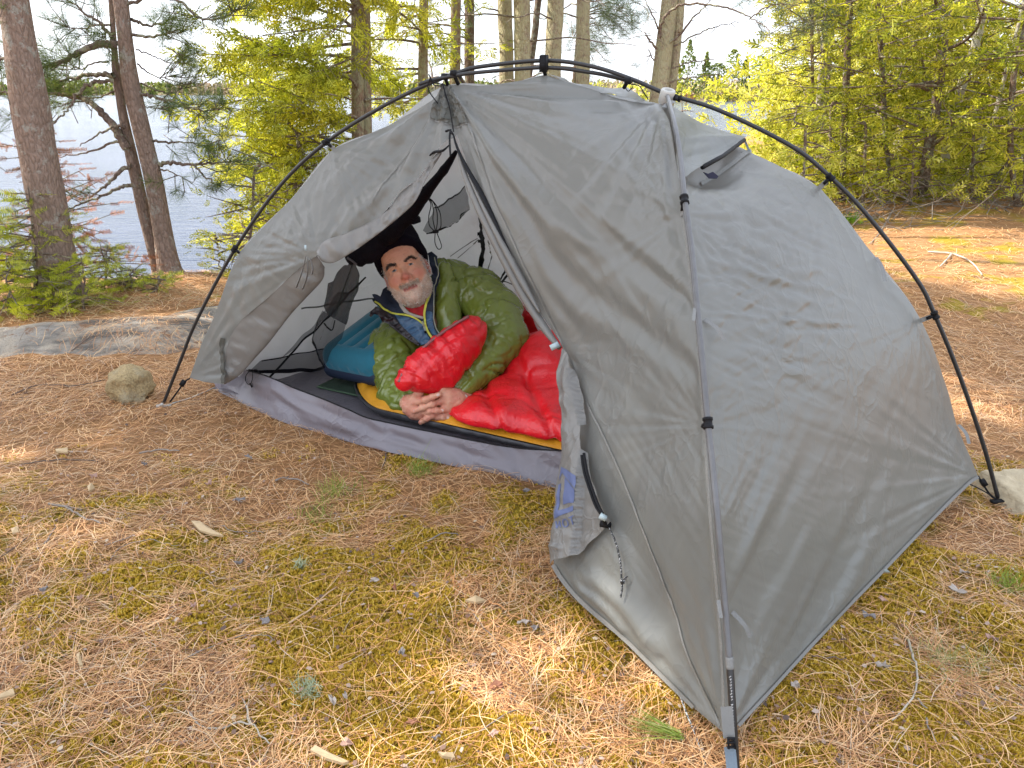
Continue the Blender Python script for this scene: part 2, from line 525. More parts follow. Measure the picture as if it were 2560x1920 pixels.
def needles(n, y0, y1, rg, wmin, length, keep):
    x, y = px_scatter(n, y0, y1, rg)
    k = keep(x, y) & ~in_tent(x, y) & (y < shore(x) + 0.2); x, y = x[k], y[k]; n = len(x)
    flow = fbm(p3(x, y, 11) * 0.9, 2) * 2.2
    th = flow + rg.normal(size=n) * 0.95
    th = np.where(rg.random(n) < 0.35, rg.uniform(0, 2 * np.pi, n), th)
    L = rg.uniform(*length, n); curv = rg.normal(size=n) * 0.26
    zc = proj(p3(x, y))[2]
    w = np.maximum(rg.uniform(0.0008, 0.0014, n), wmin * zc / FPX)
    tl = rg.normal(size=n) * 0.05
    lift = rg.random(n) ** 2 * 0.014 + 0.002
    V = np.zeros((n, 8, 3))
    for j, s in enumerate((-0.5, -0.17, 0.17, 0.5)):
        a = th + curv * s
        px = x + np.cos(a) * L * s; py = y + np.sin(a) * L * s
        pzv = surf(px, py) + lift + tl * L * s + 0.004 - 0.012 * s * s
        pzv = np.maximum(pzv, surf(px, py) + 0.001)
        ww = w * (1.0 if j in (1, 2) else 0.55) / 2
        V[:, 2 * j] = np.stack([px - np.sin(a) * ww, py + np.cos(a) * ww, pzv], -1)
        V[:, 2 * j + 1] = np.stack([px + np.sin(a) * ww, py - np.cos(a) * ww, pzv], -1)
    tf = np.array([[0, 2, 3, 1], [2, 4, 5, 3], [4, 6, 7, 5]])
    F = tf[None] + (np.arange(n) * 8)[:, None, None]
    return V.reshape(-1, 3), F.reshape(-1, 4)

t = NT("fallen_pine_needles")
c = t.ramp(t.island(), [(0.0, (0.09, 0.042, 0.02)), (0.15, (0.28, 0.12, 0.05)), (0.4, (0.58, 0.29, 0.12)), (0.66, (0.72, 0.41, 0.185)), (0.86, (0.80, 0.54, 0.29)), (1.0, (0.50, 0.40, 0.30))])
M_needle = t.done(t.bsdf(c, 0.55, None, **{'Specular IOR Level': 0.35}))
rg = np.random.default_rng(21)
def keep_n(x, y):
    m = moss_f(x, y)
    d = poly_sd(x, y, SLAB)
    slabk = (d < 0.07) | ((fbm(p3(x, y, 6) * 2.6, 3) > 0.62) & (rg.random(len(x)) < 0.6)) | (gauss(x + 1.72, (y - 3.35) * 1.4, 0.3) > rg.random(len(x)) * 1.2)
    return slabk & (rg.random(len(x)) < np.clip(1.0 - 0.80 * sstep(-0.1, 0.5, m), 0.20, 1))
Va, Fa = needles(150000, 560, 2400, rg, 0.85, (0.035, 0.105), keep_n)
Vb, Fb = needles(50000, 520, 1050, rg, 0.95, (0.05, 0.12), keep_n)
nl = link_mesh("pine_needle_litter", np.vstack([Va, Vb]), np.vstack([Fa, Fb + len(Va)]), M_needle, smooth=False)
tag(nl, "orange brown fallen pine needles covering the ground around the tent", "pine needles", kind='stuff')

# moss: star sprigs with upright tiny leaves
def moss_tmpl():
    V = []; F = []
    for k in range(6):
        a = k * 2 * np.pi / 6 + (0.4 if k % 2 else 0); tilt = 0.25 + 0.5 * (k % 3) / 2
        d = np.array([np.cos(a) * np.sin(tilt), np.sin(a) * np.sin(tilt), np.cos(tilt)]); s = np.array([-np.sin(a), np.cos(a), 0])
        b = len(V); V += [s * 0.14, -s * 0.14, d * 0.62 - s * 0.16, d * 0.62 + s * 0.16, d * 1.05]
        F += [[b, b + 1, b + 2], [b, b + 2, b + 3], [b + 3, b + 2, b + 4]]
    return np.array(V), np.array(F)
mv, mf = moss_tmpl()
x, y = px_scatter(280000, 800, 2400, rg)
m = moss_f(x, y) + 0.25 * fbm(p3(x, y, 7) * 22, 2)
k = (m > -0.02) & (rg.random(len(x)) < np.clip(0.25 + m * 1.3, 0, 1)) & ~in_tent(x, y) & (poly_sd(x, y, SLAB) < 0) & (y < 4.2)
x, y = x[k], y[k]; n = len(x)
zc = proj(p3(x, y))[2]
S = np.maximum(rg.uniform(0.006, 0.012, n), 4.6 * zc / FPX * rg.uniform(0.7, 1.2, n))
D = np.stack([rg.normal(size=n) * 0.4, rg.normal(size=n) * 0.4, np.ones(n)], -1)
R = frame_x(D, np.array([1.0, 0, 0]), rg, 1.0)[:, :, [1, 2, 0]]
V, F = instance(mv, mf, np.stack([x, y, gh(x, y) - 0.001 + 0.004 * rg.random(n)], -1), R, S)
t = NT("feather_moss")
c = t.ramp(t.island(), [(0, (0.22, 0.16, 0.012)), (0.3, (0.48, 0.33, 0.032)), (0.65, (0.70, 0.49, 0.06)), (1, (0.80, 0.61, 0.16))])
M_moss = t.done(t.mixsh(0.35, t.bsdf(c, 0.7, None, **{'Specular IOR Level': 0.2}), t.translucent(c)))
mo = link_mesh("moss", V, F, M_moss, smooth=False)
tag(mo, "yellow green moss growing through the needle litter", "moss", kind='stuff')
# ================================================================== trees
def bark(name, c1, c2, lichen=0.0, lc=(0.36, 0.35, 0.24), plates=1.0):
    t = NT(name)
    n1 = t.noise(34, 6, 0.7, (1, 1, 0.22), dist=0.8); n2 = t.noise(80, 5, 0.7, (1, 1, 0.5))
    v = t.math('ADD', t.math('MULTIPLY', t.math('ABSOLUTE', t.math('SUBTRACT', t.noise(38, 4, 0.6, (1, 1, 0.25), dist=1.5), 0.5)), 0.45), t.math('MULTIPLY', t.voro(55, 'DISTANCE_TO_EDGE', (1, 1, 0.4)), 0.35))
    c = t.mix(n1, c1, c2)
    c = t.mix(t.ramp(v, [(0.0, 0.85 * plates), (0.10, 0.0)]), c, tuple(k * 0.35 for k in c1))
    c = t.mix(t.math('MULTIPLY', n2, 0.4), c, tuple(min(1, k * 1.5) for k in c2))
    if lichen:
        c = t.mix(t.ramp(t.noise(13, 5, 0.75), [(0.56 - lichen * 0.2, 0.0), (0.62 - lichen * 0.1, 0.9)]), c, lc)
    h = t.math('ADD', t.math('MULTIPLY', t.math('MINIMUM', v, 0.15), 4.0), n2)
    return t.done(t.bsdf(c, 0.9, t.bump(h, 0.9, 0.012), **{'Specular IOR Level': 0.2}))

M_barkA = bark("red_pine_bark", (0.12, 0.080, 0.062), (0.34, 0.25, 0.20), 0.02, (0.33, 0.31, 0.27), 0.8)
M_barkB = bark("lichen_pine_bark", (0.17, 0.125, 0.085), (0.40, 0.32, 0.23), 0.9, (0.40, 0.37, 0.23))
M_barkC = bark("cedar_bark", (0.13, 0.085, 0.055), (0.30, 0.21, 0.145), 0.5, (0.30, 0.29, 0.18), 0.6)
M_barkD = bark("dark_cedar_bark", (0.075, 0.05, 0.035), (0.19, 0.135, 0.10), 0.3, (0.24, 0.24, 0.19), 0.7)
M_barkG = bark("grey_bark", (0.20, 0.17, 0.14), (0.42, 0.37, 0.31), 0.5, (0.40, 0.40, 0.31), 0.6)
M_limb = bark("limb_bark", (0.10, 0.07, 0.055), (0.25, 0.185, 0.15), 0.25)
M_dead = plain("dead_grey_wood", (0.19, 0.16, 0.13), 0.85, 0.35, 60, 0.4)
M_pine = leaf_mat("pine_needles_green", [(0.035, 0.06, 0.022), (0.075, 0.12, 0.035), (0.13, 0.18, 0.05), (0.24, 0.27, 0.07)], 0.35)
M_wpine = leaf_mat("white_pine_needles", [(0.05, 0.085, 0.05), (0.09, 0.13, 0.07), (0.15, 0.19, 0.09)], 0.3)
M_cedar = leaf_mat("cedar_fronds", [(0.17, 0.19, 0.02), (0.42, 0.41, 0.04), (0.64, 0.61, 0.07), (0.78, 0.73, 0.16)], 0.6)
M_cedard = leaf_mat("shade_toned_cedar_fronds", [(0.12, 0.14, 0.015), (0.28, 0.29, 0.03), (0.48, 0.46, 0.05), (0.66, 0.60, 0.10)], 0.58)  # darker copy of the cedar leaves, shade put into the colour
M_bright = leaf_mat("sun_toned_leaves", [(0.30, 0.30, 0.035), (0.54, 0.52, 0.07), (0.70, 0.65, 0.12), (0.78, 0.70, 0.26)], 0.55)  # sunlit glow of the foliage put into these brighter leaf colours
M_fir = leaf_mat("fir_needles", [(0.12, 0.16, 0.03), (0.30, 0.33, 0.04), (0.48, 0.49, 0.06), (0.62, 0.60, 0.10)], 0.5)
M_firy = leaf_mat("yellow_fir_needles", [(0.30, 0.33, 0.02), (0.46, 0.47, 0.03), (0.55, 0.54, 0.05)], 0.45)
M_deadred = leaf_mat("dead_red_needles", [(0.20, 0.075, 0.045), (0.36, 0.14, 0.085), (0.48, 0.21, 0.13)], 0.3)

def quad_strip(pts, w):             # flat leaf along pts in the XY plane
    p = np.asarray(pts, float); t_ = np.gradient(p, axis=0); t_ /= np.linalg.norm(t_, axis=1)[:, None]
    s = np.stack([-t_[:, 1], t_[:, 0], np.zeros(len(p))], -1) * np.asarray(w)[:, None] / 2
    return p - s, p + s
def frond_tmpl(nb, rg, wid=0.05, ang=42, sub=True):
    V = []; F = []
    def blade(a, d, L, w):
        d = d / np.linalg.norm(d); s = np.array([-d[1], d[0], 0]) * w / 2; b = len(V)
        m = a + d * L * 0.55 + np.array([0, 0, -0.03 * L]); e = a + d * L + np.array([0, 0, -0.12 * L])
        V.extend([a, m + s, e, m - s]); F.append([b, b + 1, b + 2, b + 3])
    blade(np.zeros(3), np.array([1.0, 0, 0]), 1.0, wid)
    for k in range(nb):
        t_ = 0.12 + 0.78 * k / (nb - 1); sd = 1 if k % 2 else -1
        L = 0.50 * (1 - t_ * 0.68) * rg.uniform(0.8, 1.2); a = math.radians(ang + rg.normal() * 7)
        d = np.array([math.cos(a), sd * math.sin(a), rg.normal() * 0.12]); o = np.array([t_, 0, -0.06 * t_ * t_])
        blade(o, d, L, wid * 1.1)
        if sub:
            for q, s2 in ((0.35, 1), (0.55, -1), (0.75, 1)):
                a2 = a * sd + s2 * 0.6
                blade(o + d * L * q, np.array([math.cos(a2), math.sin(a2), rg.normal() * 0.15]), L * 0.42 * (1.2 - q), wid * 0.9)
    return np.array(V), np.array(F)
def fir_tmpl(n=11):
    V = []; F = []
    def nd(a, d, L, w):
        d = d / np.linalg.norm(d); s = np.array([-d[1], d[0], 0]) * w / 2; b = len(V)
        V.extend([a - s, a + s, a + d * L + s * 0.4, a + d * L - s * 0.4]); F.append([b, b + 1, b + 2, b + 3])
    nd(np.zeros(3), np.array([1.0, 0, 0]), 1.0, 0.028)
    for k in range(n):
        t_ = 0.06 + 0.92 * k / (n - 1)
        for sd in (1, -1):
            nd(np.array([t_, 0, 0]), np.array([0.55, sd, 0.15 * ((k * 7) % 3 - 1)]), 0.26 * (1 - 0.35 * t_), 0.055)
    return np.array(V), np.array(F)
def tuft_tmpl(n, rg, spread=0.8, w=0.022):
    V = []; F = []
    for k in range(n):
        a = rg.uniform(0, 2 * np.pi); e = rg.uniform(0.15, 1.0) ** 0.7 * spread * 1.5
        d = np.array([math.cos(e), math.sin(e) * math.cos(a), math.sin(e) * math.sin(a)]); L = rg.uniform(0.75, 1.05)
        s = np.cross(d, [math.sin(a * 3), math.cos(a * 2), 0.4]); s /= np.linalg.norm(s); s *= w / 2
        o = np.array([rg.uniform(-0.45, 0.1), 0, 0]); b = len(V); mdl = o + d * L * 0.5; e2 = o + d * L + np.array([0, 0, -0.05])
        V.extend([o - s * 0.7, o + s * 0.7, mdl + s, mdl - s, e2 + s * 0.3, e2 - s * 0.3]); F += [[b, b + 1, b + 2, b + 3], [b + 3, b + 2, b + 4, b + 5]]
    return np.array(V), np.array(F)
rt = np.random.default_rng(5)
FR1 = frond_tmpl(9, rt, 0.062); FR2 = frond_tmpl(7, rt, 0.105, 42, False)
FIR = fir_tmpl(); TUFT = tuft_tmpl(42, rt, 0.85, 0.014); TUFTS = tuft_tmpl(26, rt, 0.95, 0.016)

def instP(tmpl, P, D, S, roll=(0, 0, 1), jit=0.5, rg=rt):
    R = frame_x(np.asarray(D, float), np.array(roll, float), rg, jit)
    return instance(tmpl[0], tmpl[1], np.asarray(P, float), R, np.asarray(S, float))

def trunk_px(pts, Y, rg, up=6.0, base=None, flare=1.35, k=14, seed=0, tip=0.35):
    """pts: (px x, px y, width px) from top to bottom; runs on upward out of the picture and down into the ground"""
    P = [at(x, y, Y) for x, y, w in pts]; r = [w / 2 * proj(p)[2] / FPX for (x, y, w), p in zip(pts, P)]
    d = P[0] - P[1]; d /= np.linalg.norm(d)
    top = [P[0] + d * up * f + np.array([0.12 * math.sin(seed + f * 4), 0.1 * math.cos(seed * 2 + f * 3), 0]) * f for f in (1.0, 0.66, 0.33)]
    P = top + P; r = [r[0] * tip, r[0] * (1 + 2 * tip) / 3, r[0] * (2 + tip) / 3] + r
    d2 = P[-1] - P[-2]; d2 /= np.linalg.norm(d2)
    b = P[-1].copy(); zg = float(surf(b[0], b[1]))
    if b[2] > zg + 0.06:
        nst = max(1, int((b[2] - zg) / 0.3))
        for i in range(1, nst + 1):
            f = i / nst; q = b + d2 * (b[2] - zg) / max(0.3, -d2[2]) * f
            P.append(q); r.append(r[-1] * 1.02)
    zg = float(surf(P[-1][0], P[-1][1]))
    r[-1] *= flare ** 0.5
    P.append(np.array([P[-1][0], P[-1][1], zg - 0.08])); r.append(r[-1] * flare)
    c = cr(P, 10); rr = np.interp(np.linspace(0, 1, len(c)), np.linspace(0, 1, len(r)), r)
    V, F = tube(c, rr, k)
    V = np.asarray(V); cc = np.repeat(c, k, 0)
    nz = fbm(V * np.array([9, 9, 3.0]) + seed, 3)
    V = cc + (V - cc) * (1 + 0.09 * nz)[:, None]
    return V, F, c, rr

def crown(root, mb, mw, V=None, F=None, ml=None):
    """boughs and foliage of one tree as its crown"""
    Vb = np.vstack(mb.V) if mb.V else np.zeros((0, 3)); Fb = np.array([f for f in mb.F if len(f) == 4], int).reshape(-1, 4)
    mats = [mw]
    if V is not None: Va = np.vstack([Vb, V]); Fa = np.vstack([Fb, np.asarray(F) + len(Vb)]); mats.append(ml)
    else: Va, Fa = Vb, Fb
    o = link_mesh("crown", Va, Fa, mats, root, False)
    mi = np.zeros(len(Fa), np.int32); mi[len(Fb):] = 1
    o.data.polygons.foreach_set("material_index", mi)
    sm = np.zeros(len(Fa), bool); sm[:len(Fb)] = True; o.data.polygons.foreach_set("use_smooth", sm)
    return o

def limb(mb, pts, r0, r1, k=6, n=6):
    p = cr(pts, n)
    p[1:-1] += rt.normal(size=(len(p) - 2, 3)) * 0.004
    mb.tube(p, np.linspace(r0, r1, len(p)), k); return p

# ------------------------------------------------------------------ left pines
zl = lambda x, y: (x * 0.4821, y * 0.4822)
def pine(name, label, trunks, Y, mbark, limbs, tuft_mat, group, up=6.0, tsize=(0.075, 0.11), seed=1, extra=()):
    rg = np.random.default_rng(seed)
    V, F, c, rr = trunk_px(trunks[0], Y, rg, up, seed=seed)
    root = thing(name, label, "tree", (c[-1][0], c[-1][1], float(surf(c[-1][0], c[-1][1]))), group)
    link_mesh("trunk", V, F, mbark, root)
    for kk, tr in enumerate(trunks[1:]):
        V2, F2, c2, r2 = trunk_px(tr, Y + 0.06, rg, up, seed=seed + kk + 3); link_mesh("trunk", V2, F2, mbark, root)
    mb = MB(); TP = []; TD = []
    for pts, r0, dY0, dY1, tufted in limbs:
        m = len(pts); P = np.array([at(*zl(x, y), Y + dY0 + (dY1 - dY0) * i / (m - 1)) for i, (x, y) in enumerate(pts)])
        p = limb(mb, P, r0, max(0.0016, r0 * 0.25))
        if tufted <= 0: continue
        n = len(p)
        for _ in range(int(tufted)):
            i = int(rg.uniform(0.30, 1.0) ** 0.6 * (n - 1)); i = min(max(i, 1), n - 2)
            d = p[i + 1] - p[i - 1]; d /= np.linalg.norm(d)
            d = d + rg.normal(size=3) * np.array([0.6, 0.6, 0.5]) + np.array([0, 0, 0.10]); d /= np.linalg.norm(d)
            L = rg.uniform(0.05, 0.20)
            q = p[i] + d * L * 0.6 + rg.normal(size=3) * 0.012; e = p[i] + d * L + np.array([0, 0, 0.015])
            mb.tube(np.array([p[i], q, e]), [0.003, 0.0025, 0.002], 4)
            TP.append(e); TD.append(e - q)
            if rg.random() < 0.55: TP.append(q + rg.normal(size=3) * 0.02); TD.append(d + rg.normal(size=3) * 0.5)
        TP.append(p[-1]); TD.append(p[-1] - p[-2])
    for x, y, nn, sp in extra:
        P = at(*zl(x, y), Y + rg.normal() * 0.15)
        for _ in range(nn):
            q = P + rg.normal(size=3) * sp; TP.append(q); d = rg.normal(size=3) + np.array([0, 0, 0.3]); TD.append(d)
            mb.tube(np.array([q - d / np.linalg.norm(d) * 0.10 - np.array([0, 0, 0.02]), q]), [0.0025, 0.002], 4)
    V, F = instP(TUFT, TP, TD, rg.uniform(*tsize, len(TP)), rg=rg)
    crown(root, mb, M_limb, V, F, tuft_mat)
    return root

pine("pine_tree", "thick reddish barked pine trunk leaning at the left edge of the lake view",
     [[(34, 0, 74), (62, 174, 82), (96, 386, 88), (123, 530, 88), (145, 675, 90), (158, 755, 98)]], 4.0, M_barkA,
     [([(100, 300), (20, 300), (-60, 330)], 0.012, 0.1, 0.2, 8), ([(110, 470), (20, 480), (-80, 500)], 0.010, 0.1, 0.3, 6), ([(60, 200), (10, 120), (-60, 60)], 0.010, 0.1, 0.4, 8)],
     M_pine, "pines on the lake bank", seed=2, extra=[(10, 260, 5, 0.07), (20, 370, 7, 0.09), (30, 430, 5, 0.07), (0, 640, 3, 0.04)])
limbs = [([(600, 235), (540, 228), (480, 240), (380, 285), (290, 335), (205, 345)], 0.026, 0.0, -0.15, 14),
         ([(588, 388), (500, 385), (400, 398), (300, 425), (215, 440)], 0.016, 0.0, 0.2, 12),
         ([(590, 420), (500, 425), (430, 452), (385, 510), (350, 575), (300, 620), (250, 650)], 0.012, 0.0, -0.2, 3),
         ([(660, 770), (600, 670), (540, 600), (480, 540), (410, 505), (330, 490), (250, 485)], 0.028, 0.0, 0.1, 9),
         ([(645, 660), (600, 655), (540, 680), (480, 715), (415, 760)], 0.010, 0.0, -0.1, 0),
         ([(650, 730), (590, 740), (480, 785), (380, 800), (285, 815)], 0.009, 0.0, 0.1, 0),
         ([(680, 858), (620, 890), (560, 950), (510, 990), (465, 1030)], 0.014, 0.0, -0.1, 0),
         ([(685, 960), (620, 972), (560, 1002), (440, 1050), (340, 1085)], 0.013, 0.0, -0.2, 2),
         ([(735, 490), (800, 500), (870, 522), (960, 550), (1060, 575), (1190, 560)], 0.010, 0.0, -0.2, 11),
         ([(950, 545), (1010, 590), (1070, 610)], 0.005, -0.1, -0.2, 5),
         ([(820, 848), (900, 846), (1000, 852), (1100, 845), (1250, 832)], 0.013, 0.0, -0.1, 12),
         ([(1000, 852), (1060, 910), (1120, 955), (1145, 965)], 0.007, -0.05, -0.2, 7),
         ([(820, 880), (880, 890), (960, 930)], 0.006, 0, -0.2, 4),
         ([(795, 732), (880, 738), (960, 735), (1080, 760)], 0.008, 0.0, 0.2, 6),
         ([(690, 180), (780, 190), (850, 180), (950, 160)], 0.010, 0.0, -0.2, 12),
         ([(680, 100), (740, 120), (820, 128), (900, 90)], 0.010, 0.0, 0.2, 11),
         ([(660, 20), (800, -20), (930, 10), (1030, 90), (1110, 100), (1200, 70), (1235, 50)], 0.010, 0.0, -0.3, 15),
         ([(705, 258), (780, 285), (830, 310), (900, 330), (970, 290)], 0.005, 0.0, 0.1, 5),
         ([(710, 330), (760, 370), (820, 400), (900, 395)], 0.006, 0.0, 0.1, 8),
         ([(730, 430), (820, 470), (900, 480), (1000, 430)], 0.005, 0.0, 0.2, 8),
         ([(580, 200), (520, 120), (430, 60), (350, 0), (280, -40)], 0.010, 0.0, 0.2, 14),
         ([(575, 130), (500, 130), (430, 150), (330, 130)], 0.007, 0.0, 0.1, 10),
         ([(590, 180), (560, 175), (520, 195)], 0.005, 0.0, -0.2, 6),
         ([(560, 320), (480, 330), (400, 360), (330, 330)], 0.006, 0.05, 0.3, 8),
         ([(600, 470), (520, 500), (420, 520), (300, 540)], 0.006, 0.1, 0.3, 7),
         ([(735, 520), (760, 560), (870, 555)], 0.004, 0, 0.1, 4)]
pine("pine_tree", "pine with two slender trunks rising from one base beside the water",
     [[(301, 0, 36), (325, 193, 40), (357, 337, 44), (386, 458, 46), (410, 603, 50), (424, 672, 60), (428, 692, 74)],
      [(277, 0, 12), (289, 169, 18), (300, 240, 21), (308, 289, 22), (333, 410, 28), (366, 554, 30), (392, 650, 34), (404, 690, 40)]], 4.58, M_barkA,
     limbs, M_pine, "pines on the lake bank", seed=8,
     extra=[(430, 165, 4, 0.05), (320, 130, 3, 0.04), (580, 320, 3, 0.05), (450, 420, 3, 0.05), (230, 240, 6, 0.09), (240, 290, 5, 0.08), (290, 520, 4, 0.05), (780, 560, 3, 0.05), (870, 560, 2, 0.03), (930, 700, 3, 0.05), (1060, 700, 2, 0.04), (1080, 780, 3, 0.05), (950, 800, 2, 0.04), (1160, 550, 3, 0.04), (860, 260, 2, 0.03), (960, 290, 2, 0.02)])
# dead lower snag stub
# ------------------------------------------------------------------ cedars and their kin
def cedar(name, label, px, Y, w, mbark, mleaf, zr, L, nb, seed, group, tmpl=FR1, fs=(0.07, 0.12), dens=1.0, up=5.0, droop=0.25, stems=None, twig_mat=None, lean=(0, 0), bias=None, flare=1.3, crown_top=True):
    """trunk given in photo pixels at depth Y; branches between heights zr with length L(f)"""
    rg = np.random.default_rng(seed)
    pts = [(x, y, w * (1 if i < 99 else 1)) for i, (x, y) in enumerate(px)]
    V, F, c, rr = trunk_px(pts, Y, rg, up, seed=seed, flare=flare)
    root = thing(name, label, "tree", (c[-1][0], c[-1][1], float(surf(c[-1][0], c[-1][1]))), group)
    link_mesh("trunk", V, F, mbark, root)
    for s_ in stems or []:
        V2, F2, c2, r2 = trunk_px(s_, Y + 0.05, rg, up, seed=seed + 5, flare=flare); link_mesh("trunk", V2, F2, mbark, root)
    mb = MB(); P = []; D = []; S = []
    cz = c[:, 2]; o = np.argsort(cz)
    for k in range(nb):
        f = (k + rg.random()) / nb; pit = rg.normal() * 0.28 + 0.05
        z = zr[0] + (zr[1] - zr[0]) * f
        b = np.array([np.interp(z, cz[o], c[o, 0]), np.interp(z, cz[o], c[o, 1]), z])
        a = rg.uniform(0, 2 * np.pi) if bias is None or rg.random() < 0.4 else bias + rg.normal() * 0.7
        ln = (L[0] + (L[1] - L[0]) * f) * rg.uniform(0.6, 1.15)
        h = np.array([math.cos(a), math.sin(a), 0]); sd = np.array([-h[1], h[0], 0])
        q = [b]
        m = 7
        for i in range(1, m + 1):
            s = i / m; q.append(b + h * ln * s + sd * ln * 0.10 * math.sin(s * 3 + k) + np.array([0, 0, ln * ((0.12 + pit) * s - droop * s * s + 0.10 * s ** 4)]))
        q = np.array(q); mb.tube(cr(q, 3), np.linspace(0.006 + 0.006 * ln, 0.0015, 3 * m + 1), 5)
        ntw = int(max(3, ln / 0.055 * dens))
        for j in range(ntw):
            s = 0.22 + 0.78 * (j + rg.random()) / ntw; i = s * m; i0 = min(int(i), m - 1); p0 = q[i0] + (q[i0 + 1] - q[i0]) * (i - i0)
            dirb = q[i0 + 1] - q[i0]; dirb /= np.linalg.norm(dirb)
            side = sd * (1 if j % 2 else -1)
            tl = ln * 0.42 * (1.05 - s) * rg.uniform(0.6, 1.2) + 0.04
            d = dirb * 0.75 + side * 0.75 + np.array([0, 0, rg.normal() * 0.25 - 0.05]); d /= np.linalg.norm(d)
            nf = max(1, int(tl / 0.05))
            if tl > 0.08: mb.tube(np.array([p0, p0 + d * tl * 0.5 + np.array([0, 0, -0.01]), p0 + d * tl + np.array([0, 0, -0.03 * tl / 0.2])]), [0.0025, 0.0018, 0.001], 3, False)
            for n_ in range(nf):
                g = (n_ + 0.6) / nf
                P.append(p0 + d * tl * g + np.array([0, 0, -0.03 * g])); dd = d + rg.normal(size=3) * 0.45 + np.array([0, 0, -0.25]); D.append(dd); S.append(rg.uniform(*fs))
        P.append(q[-1]); D.append(q[-1] - q[-2]); S.append(fs[1])
    if nb:
        V, F = instP(tmpl, P, D, S, rg=rg, jit=2.2)
        crown(root, mb, twig_mat or M_limb, V, F, mleaf)
    return root

GC = "cedars and pines behind the tent"
cedar("cedar_tree", "yellow green cedar with two close stems standing left behind the tent", [(893, 0), (894, 170), (895, 330), (896, 380)], 5.7, 30, M_barkC, M_cedar, (0.15, 2.9), (1.12, 0.85), 80, 11, GC, FR1, (0.11, 0.18), 1.0,
      stems=[[(912, 0, 26), (914, 170, 26), (916, 330, 28), (917, 380, 30)]], droop=0.2, bias=3.6)
cedar("cedar_tree", "slim trunk wrapped in yellow green cedar sprays behind the tent apex", [(1060, 0), (1058, 110), (1057, 220)], 6.4, 24, M_barkC, M_cedar, (0.7, 2.9), (0.85, 0.8), 26, 12, GC, FR1, (0.09, 0.15), 0.8)
cedar("young_cedar", "small airy young cedar growing by the left tent pole", [(636, 430), (632, 520), (625, 600)], 4.75, 7, M_limb, M_cedar, (-0.05, 0.66), (0.38, 0.18), 34, 13, GC, FR1, (0.06, 0.10), 0.8, up=0.14, flare=1.1)
cedar("young_cedar", "knee high yellow green cedar clump behind the left tent corner", [(572, 680), (570, 720)], 4.55, 5, M_limb, M_bright, (-0.05, 0.24), (0.16, 0.10), 16, 14, GC, FR1, (0.05, 0.08), 0.7, up=0.05, flare=1.1)
cedar("young_cedar", "green young cedar with open twigs between the tent pole and the tall cedar", [(745, 360), (742, 420), (738, 470)], 5.2, 8, M_limb, M_cedar, (0.0, 0.9), (0.46, 0.24), 34, 15, GC, FR1, (0.07, 0.12), 0.8, up=0.2, flare=1.1)
NB = [("pine_tree", "thin straight pine trunk, first right of the cedar sprays", [(1140, 0), (1139, 110), (1137, 230)], 6.9, 26, M_barkC),
      ("pine_tree", "thin dark pine trunk just left of the pale lichen trunks", [(1173, 0), (1173, 110), (1174, 220)], 7.3, 25, M_barkD),
      ("pine_tree", "grey brown pine trunk half behind the pale lichen covered one", [(1262, 0), (1265, 90), (1266, 180)], 7.2, 37, M_barkB),
      ("pine_tree", "pale lichen covered pine trunk, foremost of the close pair", [(1304, 0), (1305, 90), (1306, 180)], 6.8, 42, M_barkB),
      ("pine_tree", "thin dark leaning trunk between the lichen covered pines", [(1346, 0), (1340, 60), (1328, 145)], 7.6, 17, M_barkD),
      ("pine_tree", "straight scaly pine trunk rising behind the tent ridge clip", [(1389, 0), (1385, 90), (1382, 190)], 6.9, 41, M_barkB),
      ("pine_tree", "yellowish lichen trunk at the right of the pine row", [(1459, 0), (1457, 100), (1456, 200)], 7.1, 35, M_barkB)]
for k, (nm, lb, px, Y, w, m) in enumerate(NB):
    rg = np.random.default_rng(40 + k)
    V, F, c, rr = trunk_px([(x, y, w) for x, y in px], Y, rg, 5.0, seed=k * 3 + 1)
    root = thing(nm, lb, "tree", (c[-1][0], c[-1][1], float(surf(c[-1][0], c[-1][1]))), GC)
    link_mesh("trunk", V, F, m, root)
    mb = MB(); TP = []; TD = []
    for j in range(9):
        z = rg.uniform(0.9, 2.6); b = np.array([np.interp(z, c[::-1, 2], c[::-1, 0]), Y, z]); a = rg.uniform(0, 2 * np.pi); ln = rg.uniform(0.4, 1.1)
        h = np.array([math.cos(a), math.sin(a), 0])
        p = limb(mb, np.array([b, b + h * ln * 0.4 + np.array([0, 0, 0.03]), b + h * ln * 0.75 + np.array([0, 0, -0.02]), b + h * ln + np.array([0, 0, rg.normal() * 0.12])]), 0.008, 0.002, 5, 4)
        if k in (1, 4, 6, 2) and j % 3 != 0:
            for _ in range(7):
                i = rg.integers(len(p) // 2, len(p)); q = p[i] + rg.normal(size=3) * 0.06; TP.append(q); TD.append(h + rg.normal(size=3) * 0.6)
    if TP:
        V, F = instP(TUFT, TP, TD, rg.uniform(0.07, 0.11, len(TP)), rg=rg); crown(root, mb, M_limb, V, F, M_wpine)
    else: crown(root, mb, M_limb)
